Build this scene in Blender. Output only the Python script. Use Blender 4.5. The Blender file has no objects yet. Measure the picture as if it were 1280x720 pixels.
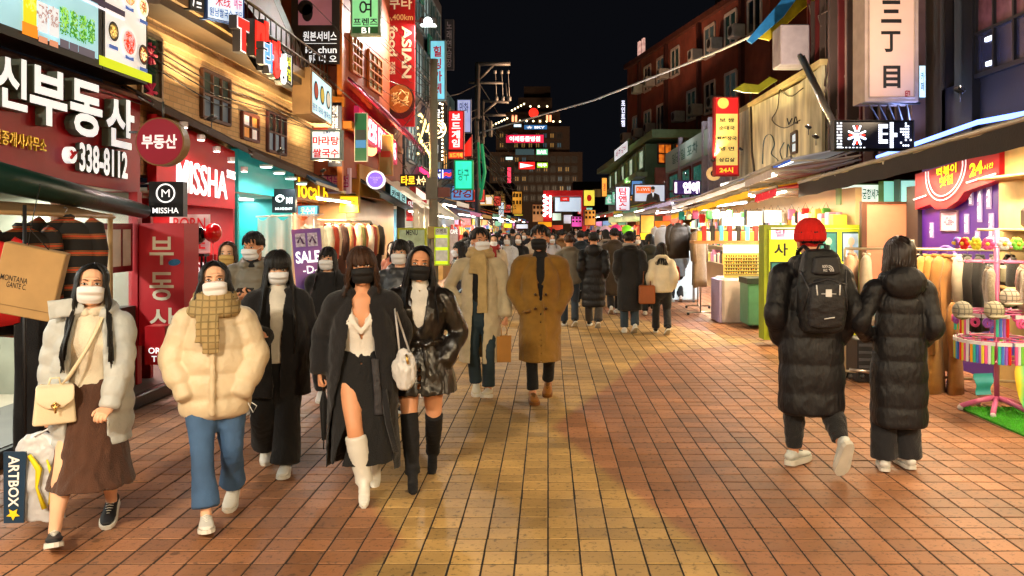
import bpy, bmesh, math, random
import numpy as np
from mathutils import Vector, Matrix, noise
random.seed(11)
sc = bpy.context.scene
COL = sc.collection
# ---------------------------------------------------------------- camera
F, CX, CY, HC = 1030.0, 685.0, 283.0, 1.75
cam = bpy.data.cameras.new('street_camera')
cam.sensor_width = 36; cam.lens = 36*F/1280
cam.shift_x = -(CX-640)/1280; cam.shift_y = -(360-CY)/1280
cam.clip_end = 2000; cam.clip_start = .05
camo = bpy.data.objects.new('street_camera', cam); COL.objects.link(camo)
camo.location = (0, 0, HC); camo.rotation_euler = (math.radians(90), 0, 0)
sc.camera = camo
# ---------------------------------------------------------------- night sky
w = bpy.data.worlds.new('World'); sc.world = w; w.use_nodes = True
wn = w.node_tree; wn.nodes.clear()
sky = wn.nodes.new('ShaderNodeTexSky'); sky.sky_type = 'NISHITA'; sky.sun_disc = False
sky.sun_elevation = math.radians(-9); sky.sun_rotation = math.radians(200)
bg1 = wn.nodes.new('ShaderNodeBackground'); bg1.inputs[1].default_value = .05
wn.links.new(sky.outputs[0], bg1.inputs[0])
bg2 = wn.nodes.new('ShaderNodeBackground'); bg2.inputs[0].default_value = (.0055, .006, .0085, 1); bg2.inputs[1].default_value = .55
ad = wn.nodes.new('ShaderNodeAddShader'); wo = wn.nodes.new('ShaderNodeOutputWorld')
wn.links.new(bg1.outputs[0], ad.inputs[0]); wn.links.new(bg2.outputs[0], ad.inputs[1]); wn.links.new(ad.outputs[0], wo.inputs[0])
sc.view_settings.view_transform = 'Standard'; sc.view_settings.look = 'None'
sc.view_settings.exposure = 0.0; sc.view_settings.gamma = 1
sc.cycles.use_denoising = True
sc.cycles.max_bounces = 6; sc.cycles.diffuse_bounces = 3; sc.cycles.glossy_bounces = 3; sc.cycles.transmission_bounces = 4; sc.cycles.transparent_max_bounces = 8
sc.cycles.sample_clamp_indirect = 4; sc.cycles.caustics_reflective = False; sc.cycles.caustics_refractive = False
# ---------------------------------------------------------------- helpers
def P(px, py, d): return Vector(((px-CX)*d/F, d, HC-(py-CY)*d/F))
def dX(px, X): return X*F/(px-CX)
def GD(py): return F*HC/(py-CY)
def V(*a): return Vector(a)
def lin(c):
 if isinstance(c, str):
  c = c.lstrip('#'); c = tuple(int(c[i:i+2], 16)/255 for i in (0, 2, 4))
  return tuple(x/12.92 if x <= .04045 else ((x+.055)/1.055)**2.4 for x in c)
 return tuple(c)
_M = {}
def mat(color, rough=.65, metal=0, emit=0, bump=0, bs=60, var=.12, vs=6, spec=.4, sheen=0, alpha=1, coat=0, stretch=(1, 1, 1), ecol=None, name=None, trans=0):
 key = (str(color), rough, metal, emit, bump, bs, var, vs, spec, sheen, alpha, coat, stretch, str(ecol), trans)
 if key in _M: return _M[key]
 m = bpy.data.materials.new(name or 'surface'); m.use_nodes = True
 nt = m.node_tree; b = nt.nodes['Principled BSDF']; L = nt.links
 c = lin(color)
 b.inputs['Base Color'].default_value = (*c, 1); b.inputs['Roughness'].default_value = rough
 b.inputs['Metallic'].default_value = metal; b.inputs['Specular IOR Level'].default_value = spec
 b.inputs['Sheen Weight'].default_value = sheen; b.inputs['Alpha'].default_value = alpha
 b.inputs['Coat Weight'].default_value = coat; b.inputs['Transmission Weight'].default_value = trans
 tc = nt.nodes.new('ShaderNodeTexCoord'); mp = nt.nodes.new('ShaderNodeMapping'); mp.inputs['Scale'].default_value = stretch
 L.new(tc.outputs['Object'], mp.inputs['Vector'])
 if var and not emit:
  n = nt.nodes.new('ShaderNodeTexNoise'); n.inputs['Scale'].default_value = vs; n.inputs['Detail'].default_value = 5
  L.new(mp.outputs[0], n.inputs['Vector'])
  r = nt.nodes.new('ShaderNodeMapRange'); r.inputs[1].default_value = .25; r.inputs[2].default_value = .75
  r.inputs[3].default_value = 1-var*1.6; r.inputs[4].default_value = 1+var
  L.new(n.outputs['Fac'], r.inputs[0])
  x = nt.nodes.new('ShaderNodeVectorMath'); x.operation = 'SCALE'; x.inputs[0].default_value = c
  L.new(r.outputs[0], x.inputs['Scale']); L.new(x.outputs[0], b.inputs['Base Color'])
 if bump:
  n2 = nt.nodes.new('ShaderNodeTexNoise'); n2.inputs['Scale'].default_value = bs; n2.inputs['Detail'].default_value = 4
  L.new(mp.outputs[0], n2.inputs['Vector'])
  bp = nt.nodes.new('ShaderNodeBump'); bp.inputs['Strength'].default_value = bump; bp.inputs['Distance'].default_value = .01
  L.new(n2.outputs['Fac'], bp.inputs['Height']); L.new(bp.outputs[0], b.inputs['Normal'])
 if emit:
  e = lin(ecol) if ecol else c
  b.inputs['Emission Color'].default_value = (*e, 1)
  b.inputs['Emission Strength'].default_value = emit
  if var:      # noise put into the glow imitates uneven illumination
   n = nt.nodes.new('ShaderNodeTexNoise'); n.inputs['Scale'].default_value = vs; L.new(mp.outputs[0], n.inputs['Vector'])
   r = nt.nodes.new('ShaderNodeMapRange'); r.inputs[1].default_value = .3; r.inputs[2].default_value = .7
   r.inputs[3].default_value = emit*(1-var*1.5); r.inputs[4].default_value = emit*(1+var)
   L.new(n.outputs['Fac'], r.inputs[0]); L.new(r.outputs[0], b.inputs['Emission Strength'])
 _M[key] = m
 return m
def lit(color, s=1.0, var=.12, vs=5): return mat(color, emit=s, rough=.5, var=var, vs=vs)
def metal(color='#8a8a8a', rough=.35): return mat(color, rough=rough, metal=1, var=.2, vs=8)
def paint(color, rough=.5): return mat(color, rough=rough, bump=.08, bs=25, var=.18, vs=3)
def cloth(color, rough=.85, bs=150, bump=.6, sheen=.15): return mat(color, rough=rough, bump=bump, bs=bs, var=.15, vs=9, sheen=sheen)
def glass(color=(.9, .95, 1), alpha=.16): return mat(color, rough=.06, alpha=alpha, spec=.8, var=0)
def link(o, parent=None):
 COL.objects.link(o)
 if parent is not None: o.parent = parent
 return o
def tag(o, label=None, cat=None, group=None, kind=None):
 if label: o['label'] = label
 if cat: o['category'] = cat
 if group: o['group'] = group
 if kind: o['kind'] = kind
 return o
def empty(name, loc=(0, 0, 0), rz=0, label=None, cat=None, group=None):
 o = bpy.data.objects.new(name, None); COL.objects.link(o); o.location = loc; o.rotation_euler = (0, 0, rz); o.empty_display_size = .2
 return tag(o, label, cat, group)
def copy_tree(o, parent=None, swap=None):
 c = o.copy(); COL.objects.link(c)
 if parent is not None: c.parent = parent
 if swap and c.type == 'MESH' and c.data.materials and c.data.materials[0] in swap:
  k = (c.data.name, swap[c.data.materials[0]].name)
  if k not in _SW:
   d = c.data.copy(); d.materials[0] = swap[c.data.materials[0]]; _SW[k] = d
  c.data = _SW[k]
 for ch in list(o.children): copy_tree(ch, c, swap)
 return c
_SW = {}
class MB:
 """collects shapes; build() links them as one mesh object"""
 def __init__(s): s.v = []; s.f = []; s.m = []; s.sm = []
 def add(s, vs, fs, mi=0, smooth=False):
  o = len(s.v); s.v += [tuple(x) for x in vs]; s.f += [tuple(i+o for i in f) for f in fs]
  s.m += [mi]*len(fs); s.sm += [smooth]*len(fs); return s
 def box(s, p0, p1, mi=0, M=None, ch=0):
  x0, y0, z0 = (min(a, b) for a, b in zip(p0, p1)); x1, y1, z1 = (max(a, b) for a, b in zip(p0, p1))
  if ch:
   ch = min(ch, (x1-x0)*.45, (y1-y0)*.45, (z1-z0)*.45)
   vs = []; ix = {}
   for cx_, sx in ((x0, 1), (x1, -1)):
    for cy_, sy in ((y0, 1), (y1, -1)):
     for cz_, sz in ((z0, 1), (z1, -1)):
      for ax in range(3):
       q = [cx_+sx*ch, cy_+sy*ch, cz_+sz*ch]; q[ax] = (cx_, cy_, cz_)[ax]
       ix[(sx, sy, sz, ax)] = len(vs); vs.append(q)
   fs = []
   for ax in range(3):
    o1, o2 = [a for a in range(3) if a != ax]
    for sg in (1, -1):
     ring = []
     for a, b in ((1, 1), (-1, 1), (-1, -1), (1, -1)):
      k = [0, 0, 0]; k[ax] = sg; k[o1] = a; k[o2] = b; ring.append(ix[(*k, ax)])
     fs.append(ring if (sg == -1) ^ (ax == 1) else ring[::-1])
   for ax in range(3):
    o1, o2 = [a for a in range(3) if a != ax]
    for a in (1, -1):
     for b in (1, -1):
      k = [0, 0, 0]; k[o1] = a; k[o2] = b
      k1 = k[:]; k1[ax] = 1; k2 = k[:]; k2[ax] = -1
      fs.append([ix[(*k1, o1)], ix[(*k1, o2)], ix[(*k2, o2)], ix[(*k2, o1)]])
   for sx in (1, -1):
    for sy in (1, -1):
     for sz in (1, -1): fs.append([ix[(sx, sy, sz, 0)], ix[(sx, sy, sz, 1)], ix[(sx, sy, sz, 2)]])
  else:
   vs = [(x0, y0, z0), (x1, y0, z0), (x1, y1, z0), (x0, y1, z0), (x0, y0, z1), (x1, y0, z1), (x1, y1, z1), (x0, y1, z1)]
   fs = [(0, 3, 2, 1), (4, 5, 6, 7), (0, 1, 5, 4), (1, 2, 6, 5), (2, 3, 7, 6), (3, 0, 4, 7)]
  if M is not None: vs = [M @ Vector(q) for q in vs]
  return s.add(vs, fs, mi)
 def slab(s, q, n, t, mi=0):
  """quad q (4 points) pushed back by t along -n"""
  b = [x-n*t for x in q]; N = len(q)
  return s.add(list(q)+b, [tuple(range(N))[::-1], tuple(range(N, 2*N))]+[(i, (i+1) % N, N+(i+1) % N, N+i) for i in range(N)], mi)
 def tube(s, pts, r, n=8, mi=0, caps=True, smooth=True, flat=1, side=None):
  pts = [Vector(p) for p in pts]; R = r if hasattr(r, '__len__') else [r]*len(pts)
  vs = []; up = None
  for i, p in enumerate(pts):
   t = (pts[min(i+1, len(pts)-1)]-pts[max(i-1, 0)]); t = t.normalized() if t.length > 1e-9 else Vector((0, 0, 1))
   if side is not None: up = Vector(side)
   elif up is None: up = Vector((1, 0, 0)) if abs(t.x) < .9 else Vector((0, 1, 0))
   u = (up-t*up.dot(t)); u = u.normalized() if u.length > 1e-6 else t.orthogonal().normalized()
   if side is None: up = u
   w_ = t.cross(u)
   for k in range(n):
    a = 2*math.pi*k/n; vs.append(p+u*math.cos(a)*R[i]+w_*math.sin(a)*R[i]*flat)
  fs = [(i*n+k, i*n+(k+1) % n, (i+1)*n+(k+1) % n, (i+1)*n+k) for i in range(len(pts)-1) for k in range(n)]
  if caps: fs += [tuple(range(n))[::-1], tuple(range((len(pts)-1)*n, len(pts)*n))]
  return s.add(vs, fs, mi, smooth)
 def ball(s, c, r, nu=12, nv=8, mi=0, M=None):
  r = r if hasattr(r, '__len__') else (r, r, r); vs = []
  for j in range(nv+1):
   t = math.pi*j/nv
   for i in range(nu):
    a = 2*math.pi*i/nu; vs.append(Vector((r[0]*math.sin(t)*math.cos(a), r[1]*math.sin(t)*math.sin(a), r[2]*math.cos(t))))
  if M is not None: vs = [M @ q for q in vs]
  vs = [q+Vector(c) for q in vs]
  fs = [(j*nu+i, (j+1)*nu+i, (j+1)*nu+(i+1) % nu, j*nu+(i+1) % nu) for j in range(nv) for i in range(nu)]
  return s.add(vs, fs, mi, True)
 def disc(s, c, u, v, ru, rv, n=20, mi=0):
  c = Vector(c); return s.add([c+u*ru*math.cos(2*math.pi*k/n)+v*rv*math.sin(2*math.pi*k/n) for k in range(n)], [tuple(range(n))], mi)
 def build(s, name, mats, parent=None, fix=False):
  me = bpy.data.meshes.new(name); me.from_pydata(s.v, [], s.f)
  me.polygons.foreach_set('material_index', s.m); me.polygons.foreach_set('use_smooth', s.sm)
  for m in (mats if isinstance(mats, (list, tuple)) else [mats]): me.materials.append(m)
  if fix:
   bm = bmesh.new(); bm.from_mesh(me); bmesh.ops.recalc_face_normals(bm, faces=bm.faces); bm.to_mesh(me); bm.free()
  me.update(); o = bpy.data.objects.new(name, me); return link(o, parent)
# ---------------------------------------------------------------- text
_T = {}
def glyphs(s, bold=.012, ext=0, space=1.0, line=1.0):
 k = (s, bold, ext, space, line)
 if k in _T: return _T[k]
 c = bpy.data.curves.new('lettering', 'FONT'); c.body = s; c.align_x = 'CENTER'; c.size = 1; c.resolution_u = 3
 c.offset = bold; c.extrude = ext; c.space_character = space; c.space_line = line
 o = bpy.data.objects.new('lettering', c); m = bpy.data.meshes.new_from_object(o)
 n = len(m.vertices); a = np.empty(n*3); m.vertices.foreach_get('co', a); a = a.reshape(-1, 3)
 fs = [tuple(p.vertices) for p in m.polygons]
 if n:
  lo, hi = a[:, :2].min(0), a[:, :2].max(0); a[:, :2] = (a[:, :2]-lo)/np.maximum(hi-lo, 1e-6)
  if ext: a[:, 2] = (a[:, 2]/ext+1)/2
 bpy.data.objects.remove(o); bpy.data.curves.remove(c); bpy.data.meshes.remove(m)
 _T[k] = (a, fs); return _T[k]
class Quad:
 """flat panel; corners TL TR BR BL as seen from the front"""
 def __init__(s, tl, tr, br, bl):
  s.c = [Vector(x) for x in (tl, tr, br, bl)]; s.n = (s.c[3]-s.c[0]).cross(s.c[1]-s.c[0]).normalized()
 def p(s, u, v, o=0):
  a, b, c, d = s.c; return (a*(1-u)+b*u)*(1-v)+(d*(1-u)+c*u)*v+s.n*o
 def sub(s, u0, v0, u1, v1, o=0): return Quad(s.p(u0, v0, o), s.p(u1, v0, o), s.p(u1, v1, o), s.p(u0, v1, o))
 def text(s, mb, t, box, off=.004, ext=0, bold=.012, mi=0, space=1.0, line=1.0):
  a, fs = glyphs(t, bold, .05 if ext else 0, space, line); u0, v0, u1, v1 = box
  mb.add([s.p(u0+(u1-u0)*x, v1+(v0-v1)*y, off+(z*ext if ext else 0)) for x, y, z in a], fs, mi)
def QF(x0, y0, x1, y1, d): return Quad(P(x0, y0, d), P(x1, y0, d), P(x1, y1, d), P(x0, y1, d))
def QS(X, x0, t0, b0, x1, t1, b1):
 a, b = dX(x0, X), dX(x1, X); return Quad(P(x0, t0, a), P(x1, t1, b), P(x1, b1, b), P(x0, b0, a))
SIGNN = [0]
def sign(name, q, label, cat='sign', board=None, face=None, texts=(), thick=.1, group=None, inset=.03, parts=None, frame=True):
 """board slab, face panel, one lettering mesh per colour. texts: (string, (u0,v0,u1,v1), material[, ext[, bold[, line]]])"""
 mb = MB(); mb.slab(q.c, q.n, thick); o = mb.build(name, board or paint('#333333'))
 if cat: tag(o, label, cat, group)
 if face is not None:
  w_ = (q.c[1]-q.c[0]).length; h_ = (q.c[3]-q.c[0]).length; iu = min(.2, inset*min(w_, h_)/w_*1.5); iv = min(.2, inset*min(w_, h_)/h_*1.5)
  f = q.sub(iu, iv, 1-iu, 1-iv, .004); MB().slab(f.c, f.n, .003).build('face_panel', face, o)
  if frame and min(w_, h_) > .25:
   fm = MB(); r = .012
   for a, b in ((0, 1), (1, 2), (2, 3), (3, 0)): fm.tube([f.c[a]+q.n*.004, f.c[b]+q.n*.004], r, 4, smooth=False)
   fm.build('frame', board or paint('#333333'), o)
 by = {}
 for t in texts:
  t = tuple(t)+(0, .012, 1.0)[len(t)-3:] if len(t) < 6 else t
  by.setdefault(t[2], MB()); q.text(by[t[2]], t[0], t[1], .009, t[3], t[4], line=t[5])
 for m, b in by.items(): b.build('lettering', m, o)
 if parts: parts(o, q)
 return o
LP = 2.7
def area(name, loc, rot, sx, sy, power, color, parent=None, spread=math.pi):
 l = bpy.data.lights.new(name, 'AREA'); l.shape = 'RECTANGLE'; l.size = sx; l.size_y = sy; l.energy = power*LP; l.color = (color[0], color[1]**1.25, color[2]**1.35) if color[2] < .8 else color; l.spread = spread
 o = bpy.data.objects.new(name, l); link(o, parent); o.location = loc; o.rotation_euler = rot; return o
ORD = ['first', 'second', 'third', 'fourth', 'fifth', 'sixth', 'seventh', 'eighth', 'ninth', 'tenth', 'eleventh', 'twelfth', 'thirteenth', 'fourteenth', 'fifteenth', 'sixteenth', 'seventeenth', 'eighteenth', 'nineteenth', 'twentieth', 'twenty-first', 'twenty-second', 'twenty-third', 'twenty-fourth', 'twenty-fifth', 'twenty-sixth', 'twenty-seventh', 'twenty-eighth', 'twenty-ninth', 'thirtieth']
# ---------------------------------------------------------------- ground
def paving_material(joints):
 m = bpy.data.materials.new('paving'); m.use_nodes = True; nt = m.node_tree; L = nt.links; b = nt.nodes['Principled BSDF']
 N = lambda t: nt.nodes.new(t)
 g = N('ShaderNodeNewGeometry'); sx = N('ShaderNodeSeparateXYZ'); L.new(g.outputs['Position'], sx.inputs[0])
 def bound(pts, lo=-3., hi=5.):
  r = N('ShaderNodeMapRange'); r.inputs[1].default_value = 0; r.inputs[2].default_value = 40; L.new(sx.outputs['Y'], r.inputs[0])
  c = N('ShaderNodeFloatCurve'); cu = c.mapping.curves[0]
  while len(cu.points) > 2: cu.points.remove(cu.points[1])
  ps = [(y/40, (x-lo)/(hi-lo)) for y, x in pts]
  cu.points[0].location = ps[0]; cu.points[1].location = ps[-1]
  for p in ps[1:-1]: cu.points.new(*p)
  for p in cu.points: p.handle_type = 'VECTOR'
  c.mapping.update(); L.new(r.outputs[0], c.inputs['Value'])
  q = N('ShaderNodeMapRange'); q.inputs[3].default_value = lo; q.inputs[4].default_value = hi; L.new(c.outputs[0], q.inputs[0]); return q
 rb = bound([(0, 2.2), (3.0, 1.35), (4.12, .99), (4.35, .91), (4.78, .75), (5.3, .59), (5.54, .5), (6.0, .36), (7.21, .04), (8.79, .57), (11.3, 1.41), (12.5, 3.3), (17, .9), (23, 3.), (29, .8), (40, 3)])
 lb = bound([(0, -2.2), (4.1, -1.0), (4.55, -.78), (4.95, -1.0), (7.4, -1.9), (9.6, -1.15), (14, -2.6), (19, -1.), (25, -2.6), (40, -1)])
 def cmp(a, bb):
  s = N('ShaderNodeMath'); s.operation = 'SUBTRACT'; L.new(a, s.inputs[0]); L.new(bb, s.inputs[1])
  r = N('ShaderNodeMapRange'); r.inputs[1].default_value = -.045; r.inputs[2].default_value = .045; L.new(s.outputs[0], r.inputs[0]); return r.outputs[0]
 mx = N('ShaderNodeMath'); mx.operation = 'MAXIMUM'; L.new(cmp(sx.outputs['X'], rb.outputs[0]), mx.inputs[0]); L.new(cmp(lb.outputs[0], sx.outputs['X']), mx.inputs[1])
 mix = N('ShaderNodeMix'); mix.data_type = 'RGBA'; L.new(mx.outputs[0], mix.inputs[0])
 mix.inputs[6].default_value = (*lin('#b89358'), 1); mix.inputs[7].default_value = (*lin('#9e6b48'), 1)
 mp = N('ShaderNodeVectorMath'); mp.operation = 'SCALE'; mp.inputs['Scale'].default_value = 1/TS; L.new(g.outputs['Position'], mp.inputs[0])
 fl = N('ShaderNodeVectorMath'); fl.operation = 'FLOOR'; L.new(mp.outputs[0], fl.inputs[0])
 sp = N('ShaderNodeSeparateXYZ'); L.new(fl.outputs[0], sp.inputs[0]); cb = N('ShaderNodeCombineXYZ'); L.new(sp.outputs[0], cb.inputs[0]); L.new(sp.outputs[1], cb.inputs[1])
 wh = N('ShaderNodeTexWhiteNoise'); wh.noise_dimensions = '2D'; L.new(cb.outputs[0], wh.inputs['Vector'])
 r1 = N('ShaderNodeMapRange'); r1.inputs[3].default_value = .7; r1.inputs[4].default_value = 1.2; L.new(wh.outputs['Value'], r1.inputs[0])
 n1 = N('ShaderNodeTexNoise'); n1.inputs['Scale'].default_value = 1.1; n1.inputs['Detail'].default_value = 6; L.new(g.outputs['Position'], n1.inputs['Vector'])
 r2 = N('ShaderNodeMapRange'); r2.inputs[1].default_value = .3; r2.inputs[2].default_value = .7; r2.inputs[3].default_value = .6; r2.inputs[4].default_value = 1.18; L.new(n1.outputs['Fac'], r2.inputs[0])
 n2 = N('ShaderNodeTexNoise'); n2.inputs['Scale'].default_value = 26; n2.inputs['Detail'].default_value = 8; n2.inputs['Roughness'].default_value = .7; L.new(g.outputs['Position'], n2.inputs['Vector'])
 r3 = N('ShaderNodeMapRange'); r3.inputs[1].default_value = .36; r3.inputs[2].default_value = .46; r3.inputs[3].default_value = .38; r3.inputs[4].default_value = 1; L.new(n2.outputs['Fac'], r3.inputs[0])
 vo = N('ShaderNodeTexVoronoi'); vo.inputs['Scale'].default_value = 1.7; L.new(g.outputs['Position'], vo.inputs['Vector'])
 r4 = N('ShaderNodeMapRange'); r4.inputs[1].default_value = .035; r4.inputs[2].default_value = .05; r4.inputs[3].default_value = .4; r4.inputs[4].default_value = 1; L.new(vo.outputs['Distance'], r4.inputs[0])
 def mul(a, bb):
  x = N('ShaderNodeMath'); x.operation = 'MULTIPLY'; L.new(a, x.inputs[0]); L.new(bb, x.inputs[1]); return x.outputs[0]
 k = mul(mul(r1.outputs[0], r2.outputs[0]), mul(r3.outputs[0], r4.outputs[0]))
 if joints:
  fr = N('ShaderNodeVectorMath'); fr.operation = 'FRACTION'; L.new(mp.outputs[0], fr.inputs[0]); s2 = N('ShaderNodeSeparateXYZ'); L.new(fr.outputs[0], s2.inputs[0])
  for ax, w_ in ((0, .08), (1, .05)):
   c = N('ShaderNodeMath'); c.operation = 'GREATER_THAN'; c.inputs[1].default_value = w_; L.new(s2.outputs[ax], c.inputs[0])
   r = N('ShaderNodeMapRange'); r.inputs[3].default_value = .25; L.new(c.outputs[0], r.inputs[0]); k = mul(k, r.outputs[0])
 sc_ = N('ShaderNodeVectorMath'); sc_.operation = 'SCALE'; L.new(mix.outputs[2], sc_.inputs[0]); L.new(k, sc_.inputs['Scale'])
 L.new(sc_.outputs[0], b.inputs['Base Color'])
 rr = N('ShaderNodeMapRange'); rr.inputs[3].default_value = .46; rr.inputs[4].default_value = .7; L.new(n1.outputs['Fac'], rr.inputs[0]); L.new(rr.outputs[0], b.inputs['Roughness'])
 n3 = N('ShaderNodeTexNoise'); n3.inputs['Scale'].default_value = 70; n3.inputs['Detail'].default_value = 6; L.new(g.outputs['Position'], n3.inputs['Vector'])
 bp = N('ShaderNodeBump'); bp.inputs['Strength'].default_value = .35; bp.inputs['Distance'].default_value = .004; L.new(n3.outputs['Fac'], bp.inputs['Height']); L.new(bp.outputs[0], b.inputs['Normal'])
 return m
TS = .171
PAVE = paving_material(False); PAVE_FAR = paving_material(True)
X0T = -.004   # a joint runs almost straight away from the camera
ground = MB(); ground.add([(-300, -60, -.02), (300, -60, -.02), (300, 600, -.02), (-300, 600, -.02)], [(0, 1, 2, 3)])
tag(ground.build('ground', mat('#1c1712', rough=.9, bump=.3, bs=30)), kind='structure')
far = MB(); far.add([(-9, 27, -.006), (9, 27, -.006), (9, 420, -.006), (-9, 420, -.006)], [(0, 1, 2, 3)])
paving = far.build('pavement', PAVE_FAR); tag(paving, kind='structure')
m_ = MB(); m_.add([(-9, -9, -.0034), (9, -9, -.0034), (9, 27, -.0034), (-9, 27, -.0034)], [(0, 1, 2, 3)]); m_.build('mortar_bed', mat('#1a120c', rough=.95, bump=.5, bs=80), paving)
G = .0045
def tile_verts(cx, cy, dz, tx, ty, h=TS/2-G/2, j=0):
 hx = h-.002-(j % 3)*.0006; hy = h-.0036
 c = .0028; z = lambda x, y: dz+x*tx+y*ty
 top = [(-hx+c, -hy+c), (hx-c, -hy+c), (hx-c, hy-c), (-hx+c, hy-c)]; low = [(-hx, -hy), (hx, -hy), (hx, hy), (-hx, hy)]
 return [(cx+x, cy+y, z(x, y)) for x, y in top]+[(cx+x, cy+y, z(x, y)-c) for x, y in low]+[(cx+x, cy+y, -.018) for x, y in low]
TF = [(0, 1, 2, 3)]+[(4+i, 4+(i+1) % 4, (i+1) % 4, i) for i in range(4)]+[(8+i, 8+(i+1) % 4, 4+(i+1) % 4, 4+i) for i in range(4)]
variants = []
for i in range(6):
 me = bpy.data.meshes.new('paving_tile'); me.from_pydata(tile_verts(0, 0, random.uniform(-.0015, .0015), random.uniform(-.012, .012), random.uniform(-.012, .012), j=i), [], TF)
 me.materials.append(PAVE); me.update(); variants.append(me)
cells = []
for iy in range(-40, 158):
 for ix in range(-36, 36):
  x, y = (ix+.5)*TS, (iy+.5)*TS
  vis = y > 4.0 and -(CX+8)/F*y < x < (1280-CX+8)/F*y
  cells.append((y*y+x*x if vis else 1e9+y, x, y))
cells.sort()
bulk = MB()
for i, (k, x, y) in enumerate(cells):
 if i < 290:
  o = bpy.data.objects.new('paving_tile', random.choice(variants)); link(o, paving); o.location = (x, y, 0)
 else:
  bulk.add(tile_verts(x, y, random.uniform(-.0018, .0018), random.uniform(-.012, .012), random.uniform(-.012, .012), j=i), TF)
tag(bulk.build('paving_field', PAVE, paving), kind='stuff')
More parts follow.
